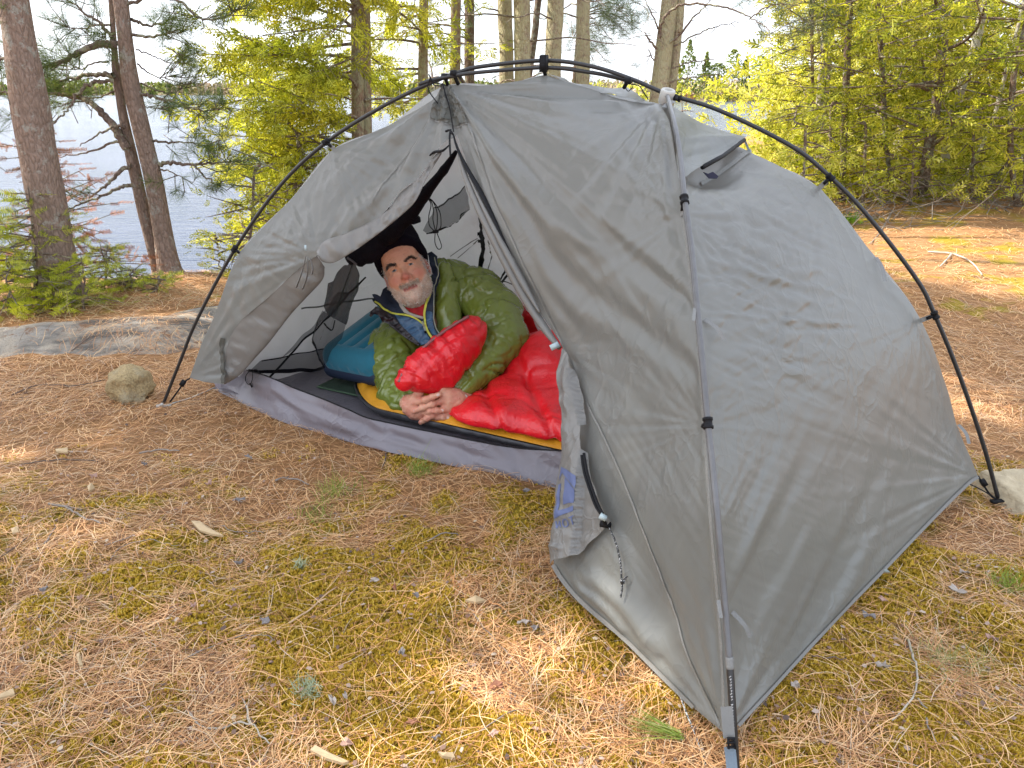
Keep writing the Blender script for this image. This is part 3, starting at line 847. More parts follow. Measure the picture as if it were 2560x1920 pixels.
# double trunk on the right of the row, with bare limbs
z3 = lambda x, y: (1200 + x * 0.3617, y * 0.3617)
V, F, c, rr = trunk_px([(1674, 0, 42), (1664, 90, 42), (1655, 170, 44), (1650, 215, 46)], 6.6, rt, 5, seed=4)
root = thing("pine_tree", "double trunked pine with bare curving limbs above the tent hub", "tree", (c[-1][0], c[-1][1], float(surf(c[-1][0], c[-1][1]))), GC)
link_mesh("trunk", V, F, M_barkB, root)
V, F, c, rr = trunk_px([(1698, 0, 30), (1690, 90, 28), (1683, 170, 26), (1677, 215, 28)], 6.68, rt, 5, seed=9); link_mesh("trunk", V, F, M_barkB, root)
mb = MB(); TP = []; TD = []
for pts, r0 in [([(1300, 300), (1380, 240), (1460, 130), (1540, 60), (1600, -10)], 0.012), ([(1240, 260), (1250, 180), (1290, 100), (1380, 40), (1500, 25), (1640, 40), (1760, 70), (1870, 120), (1960, 180), (2005, 210)], 0.013), ([(1340, 320), (1440, 270), (1560, 210), (1680, 170), (1800, 150)], 0.008),
                ([(1230, 200), (1190, 100), (1140, 0)], 0.008), ([(1220, 340), (1160, 260), (1130, 230)], 0.010), ([(1330, 470), (1420, 440), (1540, 420), (1620, 405)], 0.007), ([(1310, 570), (1400, 545), (1500, 530), (1660, 510)], 0.008), ([(1860, 135), (1960, 60), (2060, 25), (2210, 40)], 0.006), ([(1200, 420), (1180, 370), (1165, 340)], 0.005)]:
    p = limb(mb, [at(*z3(x, y), 6.55 - 0.04 * i) for i, (x, y) in enumerate(pts)], r0, 0.003, 6, 6)
    for _ in range(5):
        i = rt.integers(len(p) // 3, len(p) - 1); d = rt.normal(size=3); d[2] = -abs(d[2]); limb(mb, [p[i], p[i] + d * 0.06, p[i] + d * 0.10 + np.array([0, 0, -0.05])], 0.0025, 0.001, 4, 3)
crown(root, mb, M_limb)
# soft white pine boughs hanging in from above
for (nm, lb, Y, items) in [("white_pine", "blue green white pine boughs hanging in behind the pine row", 7.6, [(900, 120), (980, 190), (1040, 240), (1100, 160), (1150, 60), (860, 40), (830, 210), (820, 290), (920, 290), (1060, 90), (960, 60), (1120, 220), (700, 340), (780, 420), (880, 430)]),
                            ("white_pine", "pine boughs with soft needles hanging from the top edge above the far point", 6.9, [(1850, 0), (1920, 20), (2000, 10), (2080, 30), (2150, 60), (1980, 240), (2060, 290), (2130, 240), (2200, 200)])]:
    rg = np.random.default_rng(int(Y * 10))
    mb = MB(); TP = []; TD = []
    x0, y0 = z3(*items[0])
    tr = [(x0 - 60 if Y > 7 else x0 + 260, -260, 14), (x0 - 70 if Y > 7 else x0 + 255, 0, 16), (x0 - 80 if Y > 7 else x0 + 250, 120, 17)]
    V, F, c, rr = trunk_px(tr, Y + 0.3, rg, 3.5, seed=3)
    root = thing(nm, lb, "tree", (c[-1][0], c[-1][1], float(surf(c[-1][0], c[-1][1]))), GC)
    link_mesh("trunk", V, F, M_barkD, root)
    for x, y in items:
        P = at(*z3(x, y), Y + rg.normal() * 0.15); z = P[2] + rg.uniform(0.0, 0.15)
        b = np.array([np.interp(z, c[::-1, 2], c[::-1, 0]), c[0][1], z])
        p = limb(mb, [b, (b + P) / 2 + np.array([0, 0, 0.08]), P], 0.007, 0.002, 5, 6)
        for _ in range(16):
            i = rg.integers(len(p) // 2, len(p)); q = p[i] + rg.normal(size=3) * np.array([0.14, 0.12, 0.06]); TP.append(q); TD.append(rg.normal(size=3) + np.array([0, 0, -0.2]))
            mb.tube(np.array([p[i], q]), [0.002, 0.001], 3, False)
    V, F = instP(TUFTS, TP, TD, rg.uniform(0.08, 0.12, len(TP)), rg=rg); crown(root, mb, M_limb, V, F, M_wpine)

# ------------------------------------------------------------------ saplings and brush on the left bank
def fir(name, label, basepx, toppx, Y, mleaf, nwh, L, seed, fs=(0.06, 0.10), dens=1.0, sparse=0.0, group="fir saplings on the left bank", droop=0.1, upb=0.0):
    rg = np.random.default_rng(seed)
    b = at(*basepx, Y); b[2] = float(surf(b[0], b[1])); tp = at(*toppx, Y + rg.normal() * 0.03)
    root = thing(name, label, "sapling", b, group)
    m = 8; st = np.array([b + (tp - b) * i / m + np.array([rg.normal() * 0.006, rg.normal() * 0.006, 0]) * (i > 0) for i in range(m + 1)]); H = np.linalg.norm(tp - b)
    mb = MB(); mb.tube(cr(st - np.array([0, 0, 0.02]) * (np.arange(m + 1) == 0)[:, None], 4), np.linspace(0.006 + 0.006 * H, 0.002, 4 * m + 1), 6); mb.build("trunk", M_limb, root)
    mb = MB(); P = []; D = []; S = []
    for k in range(nwh):
        f = 0.08 + 0.9 * (k + rg.random() * 0.5) / nwh; c = b + (tp - b) * f
        for j in range(rg.integers(3, 6)):
            a = rg.uniform(0, 2 * np.pi); ln = L * (1.08 - f) * rg.uniform(0.55, 1.15) + 0.03
            h = np.array([math.cos(a), math.sin(a), 0]); sd = np.array([-h[1], h[0], 0])
            e = c + h * ln + np.array([0, 0, ln * (upb - droop + rg.normal() * 0.30)]); mdl = (c + e) / 2 + np.array([0, 0, 0.03 * ln])
            mb.tube(np.array([c, mdl, e]), [0.004, 0.003, 0.0015], 4, False)
            n = max(2, int(ln / 0.045 * dens))
            for i in range(n):
                s = (i + 0.5) / n; p0 = c + (mdl - c) * min(1, s * 2) + (e - mdl) * max(0, s * 2 - 1)
                if rg.random() < sparse: continue
                sgn = 1 if i % 2 else -1
                d = h * 0.7 + sd * sgn * 0.8 + rg.normal(size=3) * np.array([0.15, 0.15, 0.85 if sparse > 0.2 else 0.38]) + np.array([0, 0, 0.08])
                P.append(p0); D.append(d); S.append(rg.uniform(*fs) * (1.1 - 0.4 * s))
            P.append(e - h * 0.03); D.append(h); S.append(fs[1])
    V, F = instP(FIR, P, D, np.array(S) * (0.9 if mleaf is M_deadred else 1.08), rg=rg, jit=1.8); crown(root, mb, M_dead if sparse > 0.3 else M_limb, V, F, mleaf)
    return root
fir("fir_sapling", "green fir sapling in front of the thick left pine trunk", (100, 775), (70, 465), 3.93, M_fir, 15, 0.42, 61, (0.06, 0.10), 0.8, 0.15)
fir("fir_sapling", "yellow green fir sapling at the far left edge below the red branches", (-30, 770), (-45, 520), 4.0, M_firy, 10, 0.34, 62, (0.06, 0.09), 0.8, 0.1)
fir("fir_sapling", "small green fir sapling right of the thick left trunk against the water", (262, 745), (268, 612), 4.25, M_fir, 8, 0.24, 63, (0.05, 0.08), 0.9, 0.05)
fir("fir_sapling", "knee high fir seedling in the middle of the rock edge", (335, 752), (330, 672), 4.2, M_fir, 5, 0.16, 64, (0.05, 0.07), 0.9)
fir("fir_sapling", "low spreading green fir seedling beside the twin pine base", (395, 748), (398, 690), 4.1, M_fir, 4, 0.20, 65, (0.05, 0.08), 0.9)
fir("fir_sapling", "bright lime tipped low fir bough lying along the rock edge", (110, 792), (150, 742), 3.75, M_firy, 4, 0.30, 66, (0.06, 0.10), 1.2)
fir("dead_fir", "dead fir with rusty red needles standing behind the thick left trunk", (140, 765), (95, 330), 4.45, M_deadred, 17, 0.70, 67, (0.06, 0.10), 0.9, 0.30, droop=0.05)
fir("dead_fir", "dead red needled sapling at the far left against the water", (-20, 765), (-25, 330), 4.5, M_deadred, 9, 0.34, 68, (0.05, 0.085), 0.9, 0.3)
fir("dead_fir", "small dead red fir showing behind the tent hub", (1725, 470), (1705, 215), 6.1, M_deadred, 12, 0.34, 69, (0.06, 0.09), 0.9, 0.25, group="trees behind the tent hub")
fir("fir_sapling", "yellow tipped fir sapling just right of the thick left pine's foot", (212, 788), (204, 630), 3.8, M_firy, 6, 0.26, 74, (0.06, 0.09), 1.0)
fir("fir_sapling", "yellow fir seedling at the far left edge above the grey bedrock", (24, 800), (20, 640), 3.75, M_firy, 6, 0.26, 75, (0.06, 0.09), 1.0)
# dry twigs and grass tangle along the bank
def tangle(name, label, cat, spots, n, mtl, seed, size=(0.10, 0.35), rad=(0.0008, 0.0025), flat=0.4):
    rg = np.random.default_rng(seed); mb = MB()
    for _ in range(n):
        x0, y0, sx_, sy_ = spots[rg.integers(len(spots))]
        x = x0 + rg.normal() * sx_; y = y0 + rg.normal() * sy_; z = float(surf(x, y)) + rg.random() * 0.02
        L = rg.uniform(*size); a = rg.uniform(0, 2 * np.pi); e = rg.uniform(-0.1, flat * 2.2)
        d = np.array([math.cos(a) * math.cos(e), math.sin(a) * math.cos(e), math.sin(e)])
        p = np.array([x, y, z]) + d * L * np.linspace(0, 1, 5)[:, None] + np.cumsum(rg.normal(size=(5, 3)) * L * 0.05, 0)
        p[:, 2] = np.maximum(p[:, 2], surf(p[:, 0], p[:, 1]) + 0.004)
        mb.tube(p, np.linspace(rg.uniform(*rad), 0.0006, 5), 4, False)
    V = np.vstack(mb.V); o = link_mesh(name, V, mb.F, mtl)
    tag(o, label, cat, None, 'stuff'); return o
M_straw = plain("dry_grass_straw", (0.42, 0.33, 0.17), 0.8, 0.4, 40, 0)
tangle("dry_grass_tangle", "dry straw coloured grass and twigs tangled under the left bank saplings", "dry grass", [(-2.35, 3.75, 0.35, 0.12), (-2.0, 3.85, 0.35, 0.10), (-1.6, 4.0, 0.25, 0.12), (-2.6, 3.7, 0.4, 0.1)], 300, M_straw, 71, (0.05, 0.18), (0.0006, 0.0012), 0.35)
mv2 = np.random.default_rng(3)
# ------------------------------------------------------------------ right hand forest
GR = "trees at the right edge of the clearing"
z4 = lambda x, y: (1800 + x * 0.422, y * 0.422)
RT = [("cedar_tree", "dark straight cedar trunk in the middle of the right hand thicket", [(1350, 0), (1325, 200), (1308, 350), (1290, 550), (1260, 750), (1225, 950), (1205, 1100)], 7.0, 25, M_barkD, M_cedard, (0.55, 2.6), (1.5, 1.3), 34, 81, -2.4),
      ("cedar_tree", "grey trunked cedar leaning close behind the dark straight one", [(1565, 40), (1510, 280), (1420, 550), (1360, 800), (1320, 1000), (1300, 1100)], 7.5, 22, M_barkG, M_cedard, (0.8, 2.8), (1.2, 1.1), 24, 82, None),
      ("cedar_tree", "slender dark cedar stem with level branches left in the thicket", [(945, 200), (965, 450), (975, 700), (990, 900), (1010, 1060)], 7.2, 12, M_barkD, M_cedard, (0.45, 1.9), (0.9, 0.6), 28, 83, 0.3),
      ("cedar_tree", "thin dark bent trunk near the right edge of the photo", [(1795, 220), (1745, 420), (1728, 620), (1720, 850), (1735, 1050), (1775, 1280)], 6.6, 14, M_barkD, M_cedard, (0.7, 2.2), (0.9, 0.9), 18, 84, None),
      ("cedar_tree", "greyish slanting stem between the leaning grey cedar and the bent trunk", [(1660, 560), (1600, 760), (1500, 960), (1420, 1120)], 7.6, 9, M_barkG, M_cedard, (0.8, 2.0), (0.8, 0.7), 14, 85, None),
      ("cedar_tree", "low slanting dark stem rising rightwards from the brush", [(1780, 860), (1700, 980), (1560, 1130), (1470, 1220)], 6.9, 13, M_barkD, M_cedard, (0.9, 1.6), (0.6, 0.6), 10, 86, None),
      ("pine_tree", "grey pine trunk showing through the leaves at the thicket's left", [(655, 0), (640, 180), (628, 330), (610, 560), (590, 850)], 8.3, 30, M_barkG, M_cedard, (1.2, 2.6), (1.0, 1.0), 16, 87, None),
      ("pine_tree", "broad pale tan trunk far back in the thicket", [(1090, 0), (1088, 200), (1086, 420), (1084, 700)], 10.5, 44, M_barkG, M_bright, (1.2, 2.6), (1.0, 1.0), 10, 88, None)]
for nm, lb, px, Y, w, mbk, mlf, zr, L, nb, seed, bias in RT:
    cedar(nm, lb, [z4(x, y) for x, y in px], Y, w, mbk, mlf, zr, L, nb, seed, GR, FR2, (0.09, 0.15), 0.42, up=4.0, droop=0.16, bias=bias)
BG = [("cedar_tree", "sunlit yellow green cedar at the thicket's left beside the water", (2030, 300), 8.2, 8, (-0.1, 2.1), (0.85, 0.45), 60),
      ("cedar_tree", "bright leafy cedar behind the slender dark stem", (2110, 260), 8.9, 9, (0.0, 2.6), (1.3, 1.0), 60),
      ("cedar_tree", "glowing yellow green cedar behind the dark straight trunk", (2290, 240), 9.0, 9, (0.0, 2.8), (1.3, 1.1), 60),
      ("cedar_tree", "sunlit cedar between the grey leaning trunk and the right edge", (2450, 260), 8.6, 9, (0.0, 2.8), (1.2, 1.1), 56),
      ("cedar_tree", "sunlit cedar cut by the right edge of the photo", (2590, 260), 8.3, 9, (0.1, 2.7), (1.1, 1.0), 50),
      ("cedar_tree", "far cedar filling the gap behind the broad tan trunk", (2200, 200), 12.5, 10, (0.2, 3.4), (1.6, 1.4), 50),
      ("cedar_tree", "far cedar filling the gap right of the grey leaning trunk", (2400, 200), 12.8, 10, (0.2, 3.4), (1.7, 1.4), 50),
      ("cedar_tree", "far leafy cedar above the left shoulder of the thicket", (2120, 180), 12.2, 10, (0.2, 3.0), (1.4, 1.0), 46)]
for k, (nm, lb, (x, y), Y, w, zr, L, nb) in enumerate(BG):
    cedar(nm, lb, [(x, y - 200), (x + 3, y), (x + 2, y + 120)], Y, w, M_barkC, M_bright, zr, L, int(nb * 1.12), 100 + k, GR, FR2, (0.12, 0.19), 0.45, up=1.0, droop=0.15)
SHR = [("low airy cedar shrub just beyond the bend of the right tent pole", (2010, 470), 6.7, 0.8), ("low bright cedar shrub under the slender dark stem", (2160, 480), 7.0, 0.9), ("low cedar shrub at the foot of the dark straight trunk", (2280, 495), 6.8, 0.7),
       ("low cedar shrub between the grey leaning trunk and the bent trunk", (2430, 500), 7.0, 0.9), ("low cedar shrub cut by the right edge under the bent trunk", (2560, 520), 6.6, 0.8), ("tall airy cedar shrub behind the right shoulder of the tent", (2075, 450), 7.3, 1.0)]
for k, (lb, (x, y), Y, h) in enumerate(SHR):
    cedar("cedar_shrub", lb, [(x + 4, y - int(h * 180)), (x, y - 40), (x - 2, y)], Y, 7, M_limb, M_cedard if k % 2 else M_bright, (0.05, 0.15 + h), (0.55, 0.25), 30, 140 + k, GR, FR2, (0.09, 0.15), 0.6, up=0.1, flare=1.1)
# hanging dead twigs and brush pile under the thicket
tangle("dead_brush", "grey dead twigs and fallen boughs heaped under the right hand trees", "brush", [(2.6, 6.6, 0.5, 0.35), (3.3, 6.7, 0.6, 0.35), (4.0, 6.8, 0.5, 0.4), (2.1, 6.4, 0.35, 0.25), (4.6, 6.6, 0.4, 0.4)], 420, M_dead, 72, (0.2, 0.7), (0.0015, 0.0045), 0.40)
rg = np.random.default_rng(77); n = 1900
x = rg.uniform(2.3, 6.6, n); y = 7.2 + rg.random(n) ** 1.3 * 4.5; P = np.stack([x, y, surf(x, y) + rg.random(n) ** 1.5 * (0.25 + 0.9 * sstep(7.2, 9, y))], -1)
V, F = instP(FR2, P, np.stack([rg.normal(size=n), rg.normal(size=n), rg.random(n) * 1.2], -1), rg.uniform(0.14, 0.26, n), rg=rg, jit=1.0)
o = link_mesh("leafy_undergrowth", V, F, M_bright, None, False); tag(o, "sunlit yellow green undergrowth beneath the right hand cedars", "undergrowth", None, 'stuff')
n = 46; Pg = gp(2115, 555, 0.06); P = Pg + rg.normal(size=(n, 3)) * np.array([0.05, 0.04, 0.0]) ; P[:, 2] = surf(P[:, 0], P[:, 1]) + 0.02
V, F = instP(FR2, P, np.stack([rg.normal(size=n), rg.normal(size=n), rg.random(n) * 2 + 0.4], -1), rg.uniform(0.05, 0.11, n), rg=rg)
tag(top_mesh("fern_clump", V, F, leaf_mat("fresh_green", [(0.12, 0.25, 0.02), (0.25, 0.40, 0.03)], 0.4), None, False), "small fresh green leaf clump at the foot of the thicket by the tent pole", "plant")

# ------------------------------------------------------------------ unseen pine added left of the view, crown placed to block the sun
rg = np.random.default_rng(90); CEN = np.array([0.15, 2.15, 0.3]) + SUN * 9.0
root = thing("pine_tree", "unseen pine added left of the view so its crown shades the tent", "tree", (CEN[0] - 0.6, CEN[1] - 1.2, float(surf(CEN[0] - 0.6, CEN[1] - 1.2))))
V, F = tube(cr([[CEN[0] - 0.6, CEN[1] - 1.2, float(surf(CEN[0] - 0.6, CEN[1] - 1.2)) - 0.1], [CEN[0] - 0.6, CEN[1] - 1.1, 2.5], [CEN[0] - 0.4, CEN[1] - 0.7, 5], [CEN[0], CEN[1], CEN[2] + 1.5]], 8), np.linspace(0.22, 0.06, 25), 14); link_mesh("trunk", V, F, M_barkA, root)
n = 4600; q = rg.normal(size=(n, 3)); q /= np.linalg.norm(q, axis=1)[:, None]; q *= (rg.random(n) ** 0.42)[:, None] * np.array([3.3, 3.0, 1.2])
P = CEN + q
HOLES = [(gp(1340, 1640), 0.27), (gp(1250, 1800), 0.24), (gp(1790, 1900), 0.16), (gp(60, 1260), 0.22), (gp(2350, 1000), 0.25), (gp(560, 800), 0.2)]  # gaps cut in the crown so sun patches fall at these points
k = np.ones(n, bool)
for c_, r_ in HOLES:
    w_ = P - c_; s = w_ @ SUN; d = np.linalg.norm(w_ - s[:, None] * SUN, axis=1); k &= d > r_ + 0.20
P = P[k]; n = len(P)
V, F = instP(FR2, P, rg.normal(size=(n, 3)), rg.uniform(0.38, 0.65, n), rg=rg, jit=1.5)
mb = MB()
for j in range(40): e = P[rg.integers(n)]; mb.tube(np.array([CEN + np.array([-.3, -.4, rg.uniform(-2, 0.5)]), e]), [0.03, 0.008], 5, False)
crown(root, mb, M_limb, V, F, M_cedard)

# ------------------------------------------------------------------ far shores
def clump_tree(P, H, Wd, n, rg, cone=True, s=0.5):
    f = rg.random(n) ** 0.8; r = Wd / 2 * ((1 - f) ** 0.8 if cone else np.sqrt(np.clip(1 - (2 * f - 1) ** 2, 0, 1))) * rg.uniform(0.4, 1.1, n); a = rg.uniform(0, 2 * np.pi, n)
    c = np.stack([r * np.cos(a), r * np.sin(a), H * (0.05 + 0.95 * f)], -1) + P
    R = rand_rot(n, rg); sz = s * rg.uniform(0.6, 1.3, n)
    q = np.array([[-.5, -.3, 0], [.5, -.3, 0], [.4, .4, 0], [-.4, .3, 0]])
    V = np.einsum('nij,vj->nvi', R, q) * sz[:, None, None] + c[:, None, :]
    return V.reshape(-1, 3), np.arange(4 * n).reshape(n, 4)
M_farG = leaf_mat("far_green", [(0.10, 0.13, 0.04), (0.20, 0.23, 0.06), (0.30, 0.31, 0.10)], 0.3, clump=0.05)
M_farT = leaf_mat("far_bare_brush", [(0.26, 0.19, 0.13), (0.40, 0.31, 0.22), (0.50, 0.36, 0.28)], 0.2, clump=0.05)
M_farD = leaf_mat("far_conifer", [(0.14, 0.18, 0.05), (0.26, 0.29, 0.08), (0.38, 0.40, 0.12)], 0.4, clump=0.2)
M_snag = plain("far_snag", (0.40, 0.34, 0.30), 0.9, 0.25, 2, 0)
rg = np.random.default_rng(120)
Vs, Fs, nn = {0: [], 1: []}, {0: [], 1: []}, {0: 0, 1: 0}
snV = MB()
for k in range(1500):
    u = rg.uniform(-250, 1640); X0 = (u - 1280) / FPX; f0 = 540.0; x = X0 * f0; y = float(far_front(x)) + rg.random() ** 1.4 * 130 + 2; x = X0 * y
    z = WATER - 0.4 + 5.5 * sstep(0, 1, (y - float(far_front(x))) / 240 * 1.3) + 0.3
    tan = (u > 480 and u < 680 and rg.random() < 0.8) or rg.random() < 0.25
    H = rg.uniform(3.5, 8.5) * (0.8 if tan else 1.0)
    V, F = clump_tree(np.array([x, y, z]), H, H * 0.55, 16, rg, rg.random() < 0.6, 2.2)
    i = int(tan); Vs[i].append(V); Fs[i].append(F + nn[i]); nn[i] += len(V)
    if rg.random() < (0.5 if tan else 0.12):
        hh_ = rg.uniform(7, 14); snV.tube(np.array([[x, y - 3, z], [x + rg.normal() * 0.3, y - 3, z + hh_]]), [0.22, 0.05], 4, False)
for i, (nm, mt, lb) in enumerate([("far_forest", M_farG, "low green forest along the far shore across the lake"), ("far_brush", M_farT, "tan leafless trees along the far shore across the lake")]):
    o = link_mesh(nm, np.vstack(Vs[i]), np.vstack(Fs[i]), mt, None, False); tag(o, lb, "forest", None, 'stuff')
o = snV.build("far_snags", M_snag); tag(o, "thin pale dead trunks standing above the far shore forest", "dead trees", None, 'stuff')
# the nearer point on the right: conifers one can tell apart, brush between
Vs, Fs, nn = {0: [], 1: []}, {0: [], 1: []}, {0: 0, 1: 0}; sn = MB()
for k in range(900):
    u = rg.uniform(1430, 2250); X0 = (u - 1280) / FPX; y = float(near_front(X0 * 210)) ; y = float(near_front(X0 * y)) + rg.random() ** 1.3 * 60 + 1; x = X0 * y
    z = WATER - 0.4 + 3.0 * sstep(0, 1, (y - float(near_front(x))) / 120 * 1.3) + 0.4
    tan = rg.random() < 0.55; H = rg.uniform(1.2, 4.5)
    V, F = clump_tree(np.array([x, y, z]), H, H * 0.9, 22, rg, False, 0.75)
    i = int(tan); Vs[i].append(V); Fs[i].append(F + nn[i]); nn[i] += len(V)
    if rg.random() < 0.12: hh_ = rg.uniform(4, 9); sn.tube(np.array([[x, y, z], [x + rg.normal() * 0.3, y, z + hh_]]), [0.10, 0.03], 4, False)
for i, (nm, mt, lb) in enumerate([("point_green_brush", M_bright, "yellow green shrubs on the nearer wooded point"), ("point_tan_brush", M_farT, "pinkish tan bare shrubs on the nearer wooded point")]):
    o = link_mesh(nm, np.vstack(Vs[i]), np.vstack(Fs[i]), mt, None, False); tag(o, lb, "shrubs", None, 'stuff')
o = sn.build("point_snags", M_snag); tag(o, "thin dead stems on the nearer wooded point", "dead trees", None, 'stuff')
for (u, v, wpx, cone, mt, lb) in [(1717, 100, 76, True, M_farG, "tallest conifer on the far point just right of the double trunk"), (1761, 132, 44, True, M_farD, "narrow dark conifer second along the far point"), (1828, 124, 36, False, M_farD, "round headed pine on the far point beside the thicket"),
                              (1790, 158, 42, False, M_farG, "low rounded green tree between two taller ones on the far point"), (1858, 150, 50, True, M_farG, "green conifer at the edge of the thicket on the far point"), (1690, 150, 44, True, M_bright, "short yellow conifer just right of the double trunk on the far point"), (1895, 140, 40, False, M_farD, "broad dull green tree on the far point mostly hidden by the thicket")]:
    Y = 205.0; b = at(u, 222, Y); tpz = at(u, v, Y)[2]; z0 = WATER + 0.6
    root = thing("conifer" if cone else "far_tree", lb, "tree", (b[0], Y, z0), "trees on the far point")
    mb = MB(); mb.tube(np.array([[b[0], Y, z0], [b[0], Y, tpz - 0.5]]), [0.16, 0.03], 6); mb.build("trunk", M_snag, root)
    V, F = clump_tree(np.array([b[0], Y, z0]), tpz - z0, wpx * Y / FPX, 300, rg, cone, 0.70); 
    if not cone: V[:, 2] = z0 + (V[:, 2] - z0) * 0.62 + 0.38 * (tpz - z0)
    link_mesh("crown", V, F, mt, root, False)
# ================================================================== tent
A = gp(407, 1013, 0.0); B = gp(2497, 1252, 0.0)
ab = (B - A) / np.linalg.norm(B - A)
NAB = np.array([-ab[1], ab[0], 0.0])            # pointing away from the camera
def pab(x, y): return onplane(x, y, A, NAB)
HUB = pab(1668, 238)
C = gp(1850, 1990, 0.0)

def near_Y(x, y):                                # depth of the near pole where the pixel's ray meets its arc
    d = ray(x, y); lo, hi = 0.80, 2.6
    def f(Y):
        s = np.clip((HUB[1] - Y) / (HUB[1] - C[1]), 0, 1)
        return HUB[2] * (1 - s ** 2.0) ** 0.80
    Ys = np.linspace(C[1] - 0.02, HUB[1], 600)
    g = CAMZ + Ys * d[2] / d[1] - f(Ys)
    return Ys[np.argmin(np.abs(g))]
def pnear(x, y, back=0.0): return at(x, y, near_Y(x, y) + back)

TENT_LOC = np.array([(A[0] + B[0]) / 2, (A[1] + B[1]) / 2, 0.0])
tent = thing("tent", "grey dome tent with black outside poles and its front door rolled open", "tent", TENT_LOC)

class TPS:                                       # smooth inverse depth over the photo, exact for flat sheets
    def __init__(s, ctl):
        s.p = np.array([[c[0], c[1]] for c in ctl], float) / 1000
        z = np.array([c[2] for c in ctl], float)
        n = len(z); D = np.linalg.norm(s.p[:, None] - s.p[None], axis=2)
        K = s.k(D) + np.eye(n) * 1e-6
        Pm = np.hstack([np.ones((n, 1)), s.p])
        M = np.block([[K, Pm], [Pm.T, np.zeros((3, 3))]])
        s.w = np.linalg.solve(M, np.concatenate([1 / z, np.zeros(3)]))
    def k(s, r): return np.where(r > 1e-9, r * r * np.log(r + 1e-12), 0)
    def zc(s, x, y):
        q = np.stack([np.asarray(x, float), np.asarray(y, float)], -1) / 1000
        D = np.linalg.norm(q[..., None, :] - s.p, axis=-1)
        return 1 / (s.k(D) @ s.w[:len(s.p)] + s.w[len(s.p)] + q @ s.w[-2:])

def ctl(*items):                                 # (x, y, 3D point) -> controls
    return [(x, y, proj(P)[2]) for x, y, P in items]

class Sheet:
    """cloth whose outline is known from the photo and whose depth is known at its fixing points"""
    def __init__(s, controls, disp=None, off=0.0, edge=None):
        s.t = TPS(controls); s.disp = disp; s.off = off; s.edge = edge
    def P(s, x, y, off=0.0, wr=True):
        x = np.asarray(x, float); y = np.asarray(y, float)
        z0 = s.t.zc(x, y)
        P0 = pz(x, y, z0)
        e = 2.0
        dx = pz(x + e, y, s.t.zc(x + e, y)) - P0; dy = pz(x, y + e, s.t.zc(x, y + e)) - P0
        n = np.cross(dx, dy); n /= np.linalg.norm(n, axis=-1)[..., None]
        n = np.where(np.sum(n * (P0 - CAM), -1)[..., None] > 0, -n, n)      # towards the viewer's side: outside of the cloth
        d = off + s.off
        if wr and s.disp is not None:
            dd = s.disp(x, y)
            if s.edge is not None: dd = dd * (0.06 + 0.94 * sstep(0, 24, np.abs(poly_sd(x, y, s.edge))))
            d = d + dd
        return P0 + n * np.asarray(d)[..., None]
    def mesh(s, name, outline, m, parent, step=9, smooth_n=6, off=0.0):
        o = np.asarray(outline, float)
        pts = []
        for k in range(len(o)):
            a, b = o[k], o[(k + 1) % len(o)]
            n = max(1, int(np.hypot(*(b - a)) / step))
            pts += [a + (b - a) * i / n for i in range(n)]
        bd = np.array(pts); nb = len(bd)
        x0, y0 = bd.min(0); x1, y1 = bd.max(0)
        X, Y = np.meshgrid(np.arange(x0, x1, step), np.arange(y0, y1, step * 0.9))
        X[::2] += step / 2
        X = X.ravel(); Y = Y.ravel()
        k = poly_sd(X, Y, bd) > step * 0.45
        q = np.vstack([bd, np.stack([X[k], Y[k]], -1)])
        r = delaunay_2d_cdt([Vector((float(a), float(b))) for a, b in q], [], [list(range(nb))], 1, 1e-4)
        v = np.array([[p.x, p.y] for p in r[0]])
        F = [f for f in r[2]]
        V = s.P(v[:, 0], v[:, 1], off)
        F = np.array(F)
        return link_mesh(name, V, F, m, parent)

def radial(x, y, cx, cy, k, L, amp, seed, r0=25):
    th = np.arctan2(y - cy, x - cx); r = np.hypot(x - cx, y - cy)
    n = vnoise(np.stack([np.cos(th) * k + 40, np.sin(th) * k + 40, r / 900 + seed * 7.7], -1))
    return amp * np.exp(-r / L) * (1 - np.exp(-r / r0)) * n
def folds(x, y, ang, w, ln, amp, seed):
    a = math.radians(ang); u = x * math.cos(a) + y * math.sin(a); v = -x * math.sin(a) + y * math.cos(a)
    return amp * vnoise(np.stack([u / ln, v / w, np.full_like(u, seed * 5.3)], -1))
def ridge(x, y, ang, w, ln, amp, seed):     # sharp crests, as in packed nylon
    a = math.radians(ang); u = x * math.cos(a) + y * math.sin(a); v = -x * math.sin(a) + y * math.cos(a)
    q = np.stack([u / ln, v / w, np.full_like(u, seed * 5.3)], -1)
    return amp * (0.35 - np.abs(vnoise(q + 0.5 * vnoise(q * 0.6 + 7)[..., None])))
def crease(x, y, pts, w, amp):                   # one long fold along a polyline
    P = cr(pts, 6); d = np.full(np.shape(x), 1e9); tt = np.zeros(np.shape(x))
    for i in range(len(P) - 1):
        a, b = P[i], P[i + 1]; e = b - a
        t_ = np.clip(((x - a[0]) * e[0] + (y - a[1]) * e[1]) / (e @ e), 0, 1)
        dd = np.hypot(x - a[0] - t_ * e[0], y - a[1] - t_ * e[1])
        k = dd < d; d = np.where(k, dd, d); tt = np.where(k, (i + t_) / (len(P) - 1), tt)
    return amp * np.exp(-(d / w) ** 2) * np.clip(np.minimum(tt, 1 - tt) * 6, 0, 1)

